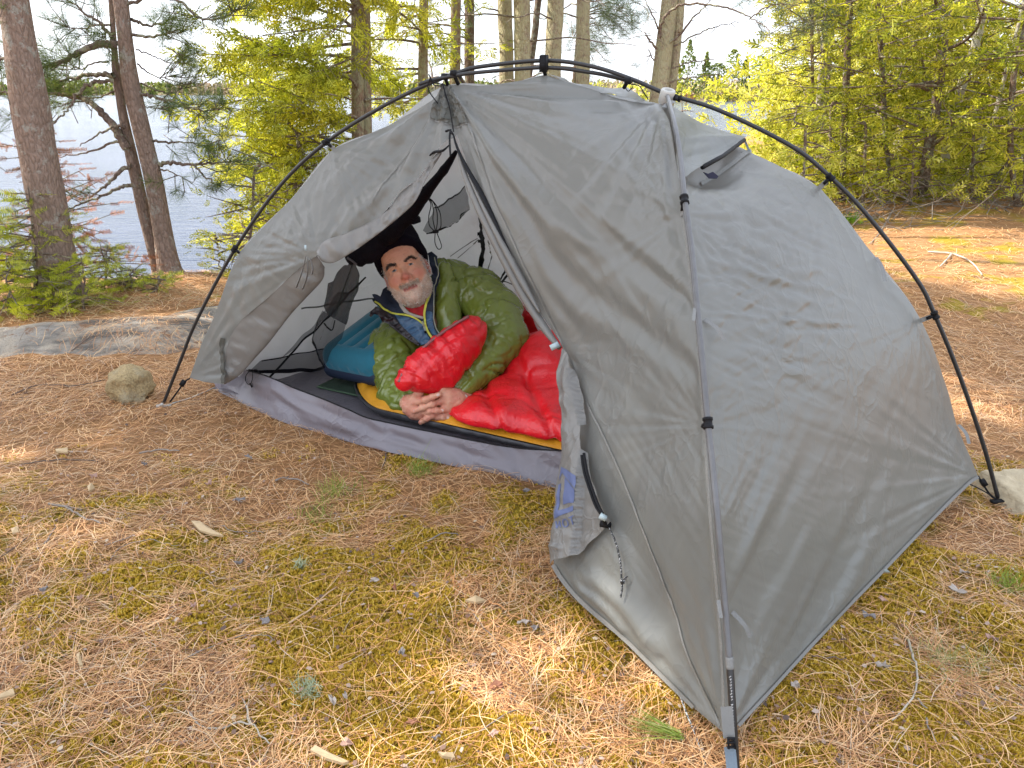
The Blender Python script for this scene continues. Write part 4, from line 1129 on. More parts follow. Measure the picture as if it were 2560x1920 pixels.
def fabric_mat(name, col, trans=0.3, crease_s=1.0, rough=0.5, tcol=None, sheen=0.0):
    """thin coated nylon: smooth between sparse sharp creases"""
    t = NT(name)
    def net(sc, st, seed, lo, hi, w):
        d = t.noise(3.0 + seed, 3, 0.5); mp = t.n.new("ShaderNodeMapping"); mp.inputs['Scale'].default_value = st; mp.inputs['Location'].default_value = (seed, seed * 0.7, 0)
        t.link(t.tc.outputs['Object'], mp.inputs['Vector']); ad = t.n.new("ShaderNodeMixRGB"); ad.blend_type = 'ADD'; ad.inputs['Fac'].default_value = 0.16
        t.link(mp.outputs['Vector'], ad.inputs['Color1']); t.link(d, ad.inputs['Color2'])
        v = t.n.new("ShaderNodeTexVoronoi"); v.feature = 'DISTANCE_TO_EDGE'; v.inputs['Scale'].default_value = sc; t.link(ad.outputs['Color'], v.inputs['Vector'])
        line = t.ramp(v.outputs['Distance'], [(0.0, 1.0), (w * 0.35, 0.45), (w, 0.0)])
        return t.math('MULTIPLY', line, t.ramp(t.noise(4.5, 3, 0.6), [(lo, 0.0), (hi, 1.0)]))
    h = t.math('ADD', net(11, (1, 1, 0.55), 1.0, 0.42, 0.60, 0.11), t.math('MULTIPLY', net(24, (1, 0.8, 1), 4.0, 0.46, 0.62, 0.12), 0.55))
    n1 = t.noise(7, 4, 0.5, (1, 1, 0.6), dist=1.0)
    h = t.math('ADD', h, t.math('MULTIPLY', t.math('ABSOLUTE', t.math('SUBTRACT', n1, 0.5)), 1.6))
    nrm = t.bump(h, 0.50 * crease_s, 0.010)
    c = t.mix(t.noise(2.2, 4), tuple(k * 0.93 for k in col), tuple(k * 1.06 for k in col))
    p = t.bsdf(c, rough, nrm, **{'Specular IOR Level': 0.5})
    return t.done(t.mixsh(trans, p, t.translucent(tcol or col, nrm)))

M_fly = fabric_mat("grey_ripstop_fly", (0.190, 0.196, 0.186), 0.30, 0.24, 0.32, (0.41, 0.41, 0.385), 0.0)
M_flyrear = fabric_mat("brightened_rear_fly", (0.28, 0.28, 0.27), 0.45, 1.0, 0.40, (0.70, 0.70, 0.68), 0.0)  # paler, more translucent copy of the fly cloth, made to brighten the inside
M_flyside = M_fly
M_flyin = fabric_mat("fly_coated_inside", (0.205, 0.20, 0.19), 0.22, 0.5, 0.34, None, 0.0)
M_patch = fabric_mat("dark_gathered_fabric", (0.12, 0.12, 0.105), 0.15, 1.6)
M_inner = fabric_mat("pale_inner_canopy", (0.72, 0.72, 0.72), 0.55, 0.35, 0.65, (0.9, 0.9, 0.9))
M_tub = fabric_mat("purple_grey_floor", (0.19, 0.175, 0.20), 0.12, 0.5, 0.36, None, 0.0)
M_pole = plain("carbon_pole", (0.020, 0.020, 0.022), 0.38, 0.3, 60, 0.05)
M_polelt = plain("grey_pole", (0.11, 0.11, 0.115), 0.35, 0.3, 60, 0.05)
M_blk = plain("black_nylon_webbing", (0.009, 0.009, 0.011), 0.6, 0.3, 200, 0.4, **{"Specular IOR Level": 0.2})
M_hub = plain("grey_plastic_hub", (0.42, 0.41, 0.38), 0.4, 0.08, 40, 0.05)
M_web = plain("grey_webbing", (0.19, 0.19, 0.185), 0.7, 0.15, 300, 0.4)
M_cord = plain("light_guy_cord", (0.55, 0.55, 0.53), 0.6, 0.4, 900, 0.4)
M_tab = plain("pale_blue_webbing", (0.42, 0.52, 0.55), 0.6, 0.1, 300, 0.3)
M_navy = plain("dark_navy_hook_tape", (0.02, 0.02, 0.045), 0.8, 0.3, 400, 0.5)
M_seam = plain("sewn_seam", (0.20, 0.20, 0.19), 0.7, 0.35, 260, 0.6)
M_print = plain("blue_grey_print", (0.085, 0.115, 0.24), 0.5, 0.12, 50, 0.1)
M_white = plain("white_print", (0.6, 0.6, 0.6), 0.5, 0.1, 50, 0)
t = NT("bug_netting")
M_net = t.done(t.mixsh(0.42, t.bsdf((0.022, 0.020, 0.027), 0.5, None, **{'Specular IOR Level': 0.3}), t.transparent()))
t = NT("dense_netting")
M_netd = t.done(t.mixsh(0.12, t.bsdf((0.016, 0.015, 0.02), 0.38, t.bump(t.noise(30, 4, stretch=(1, 1, 0.25)), 0.7, 0.02)), t.transparent()))

# ------------------------------------------------------------------ poles
main_px = [(407, 1013), (449, 905), (492, 798), (586, 622), (699, 463), (815, 354), (950, 268), (1060, 213), (1140, 182), (1200, 166),
           (1359, 151), (1475, 165), (1576, 197), (1667, 235), (1800, 277), (1981, 367), (2076, 443), (2167, 536), (2292, 698), (2338, 788), (2400, 940), (2459, 1113), (2497, 1252)]
MAIN = cr([pab(x, y) + NAB * 0.012 * math.sin(math.pi * k / (len(main_px) - 1)) for k, (x, y) in enumerate(main_px)], 8)
mb = MB(); mb.tube(MAIN, 0.0056, 10); mb.build("ridge_pole", M_pole, tent)
strut_px = [(1062, 211), (1093, 200), (1140, 190), (1200, 181), (1363, 169), (1475, 181), (1530, 192), (1576, 204)]
STRUT = cr([pab(x, y) - NAB * (0.045 - 0.012 * k) for k, (x, y) in enumerate(strut_px)], 8)
mb = MB(); mb.tube(STRUT, 0.0052, 10); mb.build("roof_strut", M_pole, tent)
near_px = [(1668, 240), (1677, 272), (1686, 307), (1701, 391), (1711, 490), (1730, 635), (1743, 770), (1756, 902), (1770, 1058), (1783, 1180), (1794, 1297), (1811, 1495), (1824, 1656), (1833, 1800), (1841, 1930), (1847, 1990)]
nearP = np.array([pnear(x, y) for x, y in near_px])
for _ in range(3): nearP[1:-1, 1] = 0.25 * nearP[:-2, 1] + 0.5 * nearP[1:-1, 1] + 0.25 * nearP[2:, 1]
nearP = np.array([at(x, y, Y) for (x, y), Y in zip(near_px, nearP[:, 1])])
nearP[0] = HUB
NEAR = cr(nearP, 8)
NPX, NPY, _ = proj(NEAR)
def near_depth(y): return np.interp(y, NPY, NEAR[:, 1])
n1 = int(len(NEAR) * 0.80)
mb = MB(); mb.tube(NEAR[:n1 + 1], 0.0058, 10); near_pole = mb.build("front_pole", M_polelt, tent)
mb = MB(); mb.tube(NEAR[n1:], 0.0062, 10); mb.build("pole_foot_section", M_pole, near_pole)
# pale lettering along the foot section
mb = MB()
for k in range(26):
    f = 1690 + k * 7.2 + (6 if k > 8 else 0) + (10 if k > 17 else 0)
    q = at(np.interp(f, NPY, NPX) + 1.5, f, near_depth(f) - 0.0066)
    q2 = at(np.interp(f, NPY, NPX) - 3.5 + (k % 3), f + 3.4 - (k % 2) * 2, near_depth(f) - 0.0066)
    V, F = tube([q, q2], 0.0005, 4); mb.add(V, F)
    if k % 2: V, F = tube([q, q + (q2 - q) * 0.5 + np.array([0, 0, -0.003])], 0.0005, 4); mb.add(V, F)
mb.build("pole_lettering", M_white, near_pole)
mb = MB(); f = np.linspace(1642, 1672, 6)
mb.tube(np.array([at(np.interp(v, NPY, NPX), v, near_depth(v)) for v in f]), 0.0066, 10); mb.build("pole_ferrule", M_web, near_pole)

# hub where three poles meet
mb = MB()
ax = HUB - CAM; ax /= np.linalg.norm(ax)
upv = np.array([0.12, -0.35, 1.0]); upv /= np.linalg.norm(upv)
ring = []
for r_, h_ in ((0.017, -0.022), (0.0195, -0.018), (0.0195, 0.010), (0.017, 0.014), (0.010, 0.014), (0.009, 0.004)):
    ring.append((r_, h_))
R = look(upv); Vv = []; k = 20
for r_, h_ in ring:
    for j in range(k):
        a_ = 2 * math.pi * j / k; Vv.append(HUB + R @ np.array([h_, r_ * math.cos(a_), r_ * math.sin(a_)]))
Ff = [[i * k + j, i * k + (j + 1) % k, (i + 1) * k + (j + 1) % k, (i + 1) * k + j] for i in range(len(ring) - 1) for j in range(k)]
Ff += [list(range(k)), list(range((len(ring) - 1) * k, len(ring) * k))]
mb.add(Vv, Ff); mb.build("pole_hub", M_hub, tent)

def clip(P, d, strap_to, name="pole_clip"):      # black hook round a pole with a webbing tab to the cloth
    d = np.asarray(d) / np.linalg.norm(d)
    mb = MB(); mb.tube([P - d * 0.010, P - d * 0.0095, P - d * 0.005, P - d * 0.0045, P + d * 0.0045, P + d * 0.005, P + d * 0.0095, P + d * 0.010], [0.007, 0.0092, 0.0092, 0.0078, 0.0078, 0.0092, 0.0092, 0.007], 10)
    s = strap_to - P; L = np.linalg.norm(s)
    mb.tube([P, P + s * min(1, 0.022 / L)], [0.006, 0.004], 6)
    o = mb.build(name, M_blk, tent)
    if L > 0.02:
        m2 = MB(); V, F = ribbon(np.array([P + s * 0.3, P + s * 0.65, strap_to]), 0.012, d); m2.add(V, F)
        m2.add(np.asarray(V) + np.array([0, 0.001, 0]), F)
        m2.build("clip_strap", M_web, o, False)
def pole_dir(Pp, P):
    i = np.argmin(np.linalg.norm(Pp - P, axis=1)); i = min(max(i, 1), len(Pp) - 2)
    return Pp[i + 1] - Pp[i - 1]
for (x, y), (fx_, fy_) in [((586, 622), (600, 633)), ((815, 354), (836, 374)), ((2076, 443), (2046, 473)), ((2338, 788), (2300, 802))]:
    P = pab(x, y); clip(P, pole_dir(MAIN, P), pab(fx_, fy_))
for (x, y), (fx_, fy_) in [((1711, 500), (1703, 540)), ((1770, 1058), (1757, 1066)), ((1693, 245), (1660, 268))]:
    P = at(x, y, near_depth(y)) if x != 1693 else pab(x, y)
    clip(P, pole_dir(NEAR if x != 1693 else MAIN, P), at(fx_, fy_, near_depth(fy_) + 0.02))
# top clip holds both roof poles
P = pab(1361, 160); mb = MB()
V, F = box(P - NAB * 0.01, (0.018, 0.022, 0.040), look(ab)); mb.add(V, F)
mb.tube([P + np.array([0, 0, 0.022]), P + np.array([0, 0, -0.016])], 0.011, 10)
mb.tube([P - NAB * 0.02, pab(1363, 187)], 0.0055, 8); mb.build("ridge_clip", M_blk, tent)
for x, y, fx_, fy_ in [(1118, 192, 1120, 214), (1140, 184, 1146, 212), (1572, 202, 1560, 219)]:
    mb = MB(); P = pab(x, y) - NAB * 0.02; mb.tube([P, (P + pab(fx_, fy_)) / 2, pab(fx_, fy_)], 0.0055, 6); mb.tube([P + ab * -0.008, P + ab * 0.008], 0.009, 10); mb.build("apex_toggle", M_blk, tent)
mb = MB()
for c_ in ([(1090, 190), (1100, 205), (1128, 213)], [(1092, 195), (1086, 215), (1091, 232), (1110, 258)], [(1088, 186), (1100, 212), (1120, 215)]):
    mb.tube(cr([pab(x, y) - NAB * 0.05 for x, y in c_], 6), 0.0018, 6)
mb.build("apex_cord", M_blk, tent)
mb = MB(); mb.tube(cr([pab(x, y) + NAB * 0.1 for x, y in [(1567, 210), (1588, 214), (1600, 232), (1612, 250)]], 6), 0.0015, 6)
mb.tube(cr([pab(x, y) + NAB * 0.08 for x, y in [(1563, 205), (1556, 218), (1562, 228), (1574, 216)]], 6), 0.0012, 6)
mb.build("rear_cord", M_blk, tent)

# ------------------------------------------------------------------ fly, front face
def seamP(x, y): return at(x, y, near_depth(y) + 0.022)
CF = at(1813, 1832, near_depth(1832) + 0.012)
seam_px = [(1651, 260), (1672, 300), (1688, 391), (1703, 480), (1708, 540), (1722, 650), (1739, 774), (1752, 930), (1761, 1072), (1777, 1297), (1795, 1495), (1808, 1660), (1813, 1832)]
front_ctl = ctl(*[(x, y, pab(x, y)) for x, y in [(474, 944), (535, 792), (598, 631), (724, 500), (833, 372), (970, 315), (1105, 213), (1202, 215), (1260, 208), (1363, 186), (1506, 231), (1651, 257)]],
                *[(x, y, seamP(x, y)) for x, y in seam_px[1:]],
                (1385, 1414, gp(1385, 1414, 0.06)), (1479, 1527, gp(1479, 1527, 0.05)), (1563, 1598, gp(1563, 1598, 0.05)), (1660, 1695, gp(1660, 1695, 0.05)),
                (559, 961, pab(559, 961) - NAB * 0.06), (700, 760, pab(700, 760) - NAB * 0.12), (793, 629, pab(793, 629) - NAB * 0.16),
                (1010, 470, pab(1010, 470) - NAB * 0.12), (1138, 341, pab(1138, 341) - NAB * 0.10), (1250, 600, pab(1250, 600) - NAB * 0.28), (1409, 872, pab(1409, 872) - NAB * 0.46))
def d_front(x, y):
    d = radial(x, y, 1115, 213, 8, 560, 0.022, 1) + radial(x, y, 1115, 213, 26, 320, 0.012, 2)
    d = d + radial(x, y, 1813, 1832, 12, 380, 0.014, 3) + radial(x, y, 1651, 257, 14, 240, 0.012, 4) + radial(x, y, 1757, 1064, 12, 170, 0.0035, 5)
    d = d + radial(x, y, 1708, 538, 13, 180, 0.005, 15) + radial(x, y, 1409, 872, 9, 150, 0.003, 16)
    d = d + radial(x, y, 788, 640, 20, 200, 0.008, 6) + radial(x, y, 474, 944, 14, 330, 0.007, 7) + radial(x, y, 833, 372, 16, 150, 0.008, 8) + radial(x, y, 598, 631, 16, 150, 0.008, 9)
    rt = sstep(1150, 1250, x)
    d = d + rt * sstep(330, 480, y) * sstep(1100, 700, y) * folds(x, y, 38, 42, 620, 0.006, 10)
    d = d + ridge(x, y, 58, 19, 260, 0.0022, 11) + ridge(x, y, 112, 20, 120, 0.0016, 12)
    d = d - 0.014 * sstep(0, 1, np.exp(-((y - 222 - 0.04 * (x - 1130)) / 9) ** 2) * rt * sstep(1600, 1500, x))
    d = d + crease(x, y, [(1170, 330), (1280, 440), (1400, 560), (1520, 640)], 24, 0.012) + crease(x, y, [(1180, 390), (1290, 560), (1400, 720), (1520, 860)], 28, 0.011)
    d = d + crease(x, y, [(1200, 460), (1330, 690), (1440, 850)], 16, 0.010) + crease(x, y, [(1230, 245), (1400, 260), (1590, 265)], 9, 0.007)
    d = d + crease(x, y, [(1090, 330), (960, 470), (840, 560)], 22, 0.016) + crease(x, y, [(1060, 300), (900, 400), (760, 520)], 30, 0.010)
    d = d + crease(x, y, [(1000, 440), (900, 540), (815, 600)], 14, 0.012)
    d = d - crease(x, y, [(1470, 1130), (1560, 1330), (1640, 1490), (1700, 1600)], 34, 0.009) + crease(x, y, [(1440, 1420), (1560, 1510), (1650, 1650)], 22, 0.014)
    d = d + crease(x, y, [(1425, 1450), (1530, 1530), (1570, 1600)], 12, 0.010)
    edge = np.minimum(1, np.hypot(x - 1115, y - 213) / 40)
    return d * edge
FRONT = Sheet(front_ctl, d_front)
right_out = [(1112, 212), (1137, 333), (1149, 366), (1167, 423), (1206, 510), (1252, 602), (1300, 695), (1340, 767), (1375, 817), (1409, 870), (1422, 960), (1420, 1080), (1402, 1220), (1388, 1340), (1385, 1414),
             (1408, 1450), (1440, 1490), (1479, 1527), (1563, 1598), (1612, 1648), (1660, 1695), (1737, 1772), (1811, 1834)] + seam_px[::-1][1:] + [(1607, 250), (1506, 231), (1409, 202), (1363, 186), (1318, 199), (1260, 208), (1202, 215)]
left_out = [(1105, 213), (1093, 239), (1079, 252), (970, 315), (898, 345), (833, 372), (778, 440), (724, 503), (660, 566), (598, 631), (572, 690), (535, 792), (506, 853), (474, 944),
            (510, 955), (559, 961), (561, 900), (580, 835), (600, 804), (622, 784), (676, 739), (730, 687), (769, 654), (787, 643),
            (793, 629), (812, 603), (861, 585), (921, 558), (970, 525), (1002, 482), (1051, 442), (1080, 398), (1104, 372), (1137, 331), (1120, 220)]
FRONT.edge = np.array([p for p in right_out[23:]] + left_out[1:16] + [(700, 1000), (1384, 1420)] + right_out[14:23], float)
FRONT.mesh("door_panel", left_out, M_fly, tent, 6)
front_panel = FRONT.mesh("front_panel", right_out, M_fly, tent, 6.5)
# dark gathered patch under the apex
def d_patch(x, y): return d_front(x, y) + 0.004 * vnoise(np.stack([x / 5.0, y / 30.0, x * 0 + 3], -1)) + 0.003 * vnoise(np.stack([x / 9.0, y / 5.0, x * 0 + 4], -1))
Sheet(front_ctl, d_patch, 0.006).mesh("gathered_patch", [(1106, 212), (1127, 214), (1142, 245), (1158, 275), (1172, 309), (1128, 312), (1081, 298), (1090, 262)], M_patch, front_panel, 4)

# seams and hems, laid on the sheet
def seam(sheet, pts, w, m, parent, name="seam", off=0.002, n=10):
    p = cr(np.array(pts, float), n)
    Pc = sheet.P(p[:, 0], p[:, 1], off)
    t_ = np.gradient(p, axis=0); t_ /= np.linalg.norm(t_, axis=1)[:, None]
    nx_, ny_ = -t_[:, 1] * w / 2, t_[:, 0] * w / 2
    V = np.vstack([sheet.P(p[:, 0] + nx_, p[:, 1] + ny_, off), Pc + 0, sheet.P(p[:, 0] - nx_, p[:, 1] - ny_, off)])
    m_ = len(p); F = [[i, i + 1, m_ + i + 1, m_ + i] for i in range(m_ - 1)] + [[m_ + i, m_ + i + 1, 2 * m_ + i + 1, 2 * m_ + i] for i in range(m_ - 1)]
    return link_mesh(name, V, F, m, parent)
seam(FRONT, [(1128, 216), (1152, 265), (1180, 330), (1228, 470), (1290, 610), (1350, 730), (1414, 880), (1470, 1010), (1522, 1120), (1580, 1260), (1640, 1420), (1690, 1560), (1740, 1690), (1800, 1815)], 5, M_seam, front_panel)
seam(FRONT, [(1708, 545), (1722, 650), (1739, 774), (1752, 930), (1762, 1072), (1777, 1297), (1795, 1495), (1806, 1660), (1811, 1815)], 7, M_seam, front_panel)
seam(FRONT, [(1081, 300), (1128, 313), (1172, 309)], 5, M_seam, front_panel)
seam(FRONT, [(1385, 1412), (1406, 1446), (1440, 1488), (1479, 1525), (1563, 1596), (1660, 1692), (1737, 1768)], 11, M_seam, front_panel, "hem", 0.003)
seam(FRONT, [(1090, 262), (1040, 350), (980, 440), (930, 520)], 3, M_seam, tent, "seam")
seam(FRONT, [(559, 958), (556, 905), (553, 870), (560, 845)], 9, plain("dark_tape", (0.07, 0.07, 0.06), 0.7, 0.3, 200, 0.4), tent, "edge_tape", 0.004)
seam(FRONT, [(1110, 215), (1122, 260), (1134, 330)], 3, M_blk, tent, "zipper", 0.012)

# ------------------------------------------------------------------ door half folded back: lower fold, roll, knot
def rolled(name, up, lo, m, bulge, seed, depth_back=0.0, n=70, k=22):
    """cloth roll between an upper contour on the door panel and a lower contour"""
    def res(p):
        p = cr(np.array(p, float), 12); s = np.r_[0, np.cumsum(np.hypot(*np.diff(p, axis=0).T))]; s /= s[-1]
        q = np.linspace(0, 1, n); return np.stack([np.interp(q, s, p[:, 0]), np.interp(q, s, p[:, 1])], -1)
    U = res(up); Lw = res(lo); V = []
    for j in range(k):
        f = j / (k - 1); a_ = math.pi * f
        p = U + (Lw - U) * (0.5 - 0.5 * math.cos(a_) if bulge else f)
        Pp = FRONT.P(p[:, 0], p[:, 1], 0.0, wr=False)
        wd = np.hypot(*(Lw - U).T) / FPX * 2.3 * 0.42
        off = math.sin(a_) * wd * bulge - depth_back * f
        off = off + 0.008 * vnoise(np.stack([np.arange(n) * 0.25, np.full(n, f * 2.0), np.full(n, seed)], -1)) * math.sin(a_) \
            + 0.005 * vnoise(np.stack([np.arange(n) * 0.8, np.full(n, f * 4.0), np.full(n, seed + 3)], -1)) * math.sin(a_)
        d_ = CAM - Pp; d_ /= np.linalg.norm(d_, axis=1)[:, None]
        V.append(Pp + d_ * off[:, None])
    V = np.array(V).transpose(1, 0, 2).reshape(-1, 3)
    return link_mesh(name, V, grid_faces(n, k), m, tent)
rolled("rolled_door", [(1104, 372), (1080, 397), (1051, 441), (1002, 481), (970, 524), (921, 557), (861, 584), (812, 602), (791, 628)],
       [(1104, 385), (1068, 444), (1038, 504), (991, 549), (921, 603), (872, 636), (834, 657), (808, 655), (799, 648)], M_flyin, 0.30, 4)
lowfold = rolled("folded_door_edge", [(793, 640), (769, 654), (730, 687), (676, 739), (622, 784), (600, 804), (578, 838), (560, 900), (558, 960)],
       [(812, 668), (806, 700), (765, 745), (725, 789), (671, 859), (640, 893), (612, 925), (590, 945), (562, 961)], M_flyin, 0.24, 9, 0.06)
# gathered pleats under the knot
mb = MB()
for k, (a_, b_, c_) in enumerate([((788, 640), (778, 676), (764, 712)), ((792, 642), (790, 684), (779, 716)), ((797, 644), (803, 668), (801, 682))]):
    pts = cr([FRONT.P(x, y, 0.035, False) for x, y in (a_, b_, c_)], 8)
    mb.tube(pts, np.linspace(0.003, 0.011, len(pts)), 8, True, 0.25)
mb.build("gathered_pleats", M_flyin, tent)
mb = MB(); K0 = FRONT.P(789, 635, 0.03, False)
V, F = box(K0 + np.array([-0.004, -0.004, 0.016]), (0.005, 0.004, 0.016)); mb.add(V, F)
mb.build("door_toggle", M_tab, tent)

# ------------------------------------------------------------------ right door edge: rolled strip, zip, hanging flap
def ontube(name, pts, r, m, off=0.0, flat=1.0, parent=tent):
    p = cr(np.array(pts, float), 10)
    mb = MB(); mb.tube(FRONT.P(p[:, 0], p[:, 1], off, wr=False), r if np.isscalar(r) else np.interp(np.linspace(0, 1, len(p)), np.linspace(0, 1, len(r)), r), 10, True, flat)
    return mb.build(name, m, parent)
ontube("door_edge_roll", [(1148, 372), (1163, 430), (1200, 517), (1245, 606), (1293, 698), (1334, 768), (1372, 826), (1405, 870)], [0.002, 0.007, 0.011, 0.013, 0.013, 0.012, 0.010, 0.006], M_flyin, 0.008)
ontube("door_edge_roll", [(1180, 445), (1222, 530), (1270, 620), (1320, 710), (1360, 780)], [0.002, 0.006, 0.009, 0.009, 0.003], M_flyin, 0.014)
ontube("zipper", [(1139, 340), (1150, 375), (1172, 420), (1204, 474), (1236, 535), (1262, 590), (1290, 645)], [0.002, 0.004, 0.006, 0.007, 0.006, 0.004, 0.002], M_blk, 0.012, 0.5)
ontube("zipper_pull", [(1139, 334), (1137, 352), (1138, 375), (1140, 398)], 0.0028, M_blk, 0.025)
ontube("zipper_pull", [(1127, 338), (1137, 336), (1144, 345)], 0.003, M_blk, 0.025)
ontube("zipper", [(1130, 365), (1112, 380), (1092, 383), (1080, 392)], [0.003, 0.007, 0.007, 0.004], M_blk, 0.01, 0.5)

flap_ctl = [(x, y, FRONT.t.zc(x, y) - 0.035) for x, y in [(1407, 875), (1414, 1100), (1396, 1219), (1384, 1413), (1478, 1347), (1518, 1304), (1467, 1180), (1443, 960)]]
def d_flap(x, y):
    xc = np.interp(y, [870, 960, 1100, 1206, 1376, 1420], [1425, 1440, 1466, 1455, 1438, 1436])
    w = 22.0
    d = 0.016 * np.sqrt(np.clip(1 - ((xc - x - 25) / 34) ** 2, 0, 1)) * (x < xc) - 0.006 * (x >= xc)
    d = d * sstep(870, 960, y)
    d = d + folds(x, y, 80, 14, 120, 0.004, 31) + folds(x, y, 20, 22, 70, 0.003, 32) + crease(x, y, [(1425, 890), (1430, 980), (1436, 1060)], 8, 0.008)
    d = d + crease(x, y, [(1384, 1362), (1405, 1368), (1425, 1372)], 6, 0.006)
    return d
FLAP = Sheet(flap_ctl, d_flap)
flap = FLAP.mesh("door_flap", [(1405, 870), (1406, 884), (1403, 932), (1412, 990), (1419, 1053), (1414, 1101), (1404, 1127), (1396, 1219), (1387, 1300), (1381, 1352), (1384, 1413), (1402, 1400), (1428, 1394), (1440, 1386), (1460, 1367), (1478, 1347), (1518, 1304),
            (1507, 1288), (1492, 1250), (1476, 1205), (1466, 1165), (1462, 1120), (1458, 1040), (1452, 990), (1440, 940), (1420, 885)], M_flyin, tent, 5)
def fz(x, y): return 1340 + x * 0.2653, 1100 + y * 0.2653
def flap_print(polys):
    V = []; F = []
    for poly in polys:
        q = []
        P_ = np.array([fz(*p) for p in poly])
        for k in range(len(P_)):
            a_, b_ = P_[k], P_[(k + 1) % len(P_)]; n = max(1, int(np.hypot(*(b_ - a_)) / 3))
            q += [a_ + (b_ - a_) * i / n for i in range(n)]
        q = np.array(q); nb = len(q)
        X, Y = np.meshgrid(np.arange(q[:, 0].min(), q[:, 0].max(), 3.0), np.arange(q[:, 1].min(), q[:, 1].max(), 3.0)); X = X.ravel(); Y = Y.ravel()
        kk = poly_sd(X, Y, q) > 1.2; q = np.vstack([q, np.stack([X[kk], Y[kk]], -1)])
        r = delaunay_2d_cdt([Vector((float(a_), float(b_))) for a_, b_ in q], [], [list(range(nb))], 1, 1e-4)
        v = np.array([[p.x, p.y] for p in r[0]]); b0 = sum(len(z) for z in V)
        V.append(FLAP.P(v[:, 0], v[:, 1], 0.0012)); F += [[i + b0 for i in f] for f in r[2]]
    return np.vstack(V), F
def stroke(a_, b_, w):
    a_ = np.array(a_, float); b_ = np.array(b_, float); d_ = b_ - a_; n = np.array([-d_[1], d_[0]]) / np.linalg.norm(d_) * w / 2
    return [a_ + n, b_ + n, b_ - n, a_ - n]
logo = [[(285, 262), (360, 296), (432, 350), (428, 415), (420, 462), (365, 395), (300, 318), (280, 352), (258, 402)],
        [(330, 362), (372, 415), (416, 472), (412, 540), (400, 596), (350, 600), (303, 615), (318, 480)],
        [(254, 432), (286, 415), (276, 540), (262, 668), (330, 650), (398, 622), (396, 672), (310, 706), (220, 748), (238, 600)]]
letters = [stroke((233, 768), (250, 836), 11), stroke((250, 836), (268, 766), 10), stroke((268, 764), (280, 826), 11)]
for k in range(14):
    a0, a1 = 2 * math.pi * k / 14, 2 * math.pi * (k + 1) / 14
    letters.append(stroke((322 + 24 * math.cos(a0), 786 + 36 * math.sin(a0)), (322 + 24 * math.cos(a1), 786 + 36 * math.sin(a1)), 11))
letters += [stroke((356, 740), (398, 716), 11), stroke((378, 730), (384, 800), 11)]
V, F = flap_print(logo); link_mesh("emblem", V, F, M_print, flap)
V, F = flap_print(letters); link_mesh("lettering", V, F, M_print, flap)
# zip on the flap edge, slider, toggle cord
def onflap(name, pts, r, m, off=0.009, flat=0.5):
    p = cr(np.array(pts, float), 10); mb = MB()
    mb.tube(FLAP.P(p[:, 0], p[:, 1], off, wr=False), r, 8, True, flat); return mb.build(name, m, tent)
onflap("zipper", [(1464, 1140), (1470, 1180), (1484, 1225), (1499, 1265), (1514, 1288)], 0.0042, M_blk)
onflap("zipper", [(1470, 1135), (1478, 1180), (1492, 1225), (1506, 1262), (1518, 1285)], 0.0030, M_blk, 0.011)
mb = MB(); P0 = FLAP.P(1520, 1294, 0.012, False)
V, F = box(P0, (0.014, 0.008, 0.010), look((1, -0.2, -0.5))); mb.add(V, F); mb.build("zipper_slider", M_tab, tent)
P1 = FRONT.P(1527, 1312, 0.02); mb = MB(); V, F = box(P1, (0.010, 0.010, 0.022), look((0.2, 0, 1))); mb.add(V, F); mb.tube([P0, P1], 0.004, 6); mb.build("cord_lock", M_blk, tent)
p = cr(np.array([(1528, 1318), (1540, 1342), (1551, 1372), (1559, 1410), (1565, 1440), (1568, 1460), (1570, 1490)]), 8)
t = NT("speckled_cord"); M_spk = t.done(t.bsdf(t.ramp(t.noise(420, 2), [(0.55, (0.015, 0.015, 0.015)), (0.62, (0.5, 0.5, 0.5))]), 0.6))
mb = MB(); mb.tube(FRONT.P(p[:, 0], p[:, 1], 0.012), 0.0020, 8); K1 = FRONT.P(1569, 1452, 0.013)
for d_ in ((1, 0, 0.4), (0.4, 0, 1), (-0.6, 0.2, 0.8)): mb.tube([K1 - np.array(d_) * 0.005, K1, K1 + np.array(d_) * 0.005], [0.002, 0.005, 0.002], 6)
mb.tube([K1, K1 + np.array([0.008, 0, 0.012])], 0.0018, 6); mb.build("pull_cord", M_spk, tent)
mb = MB(); P2 = FRONT.P(1412, 866, 0.03, False); V, F = box(P2, (0.022, 0.010, 0.012), look((0.9, 0.1, 0.45))); mb.add(V, F); mb.build("door_toggle", M_tab, tent)

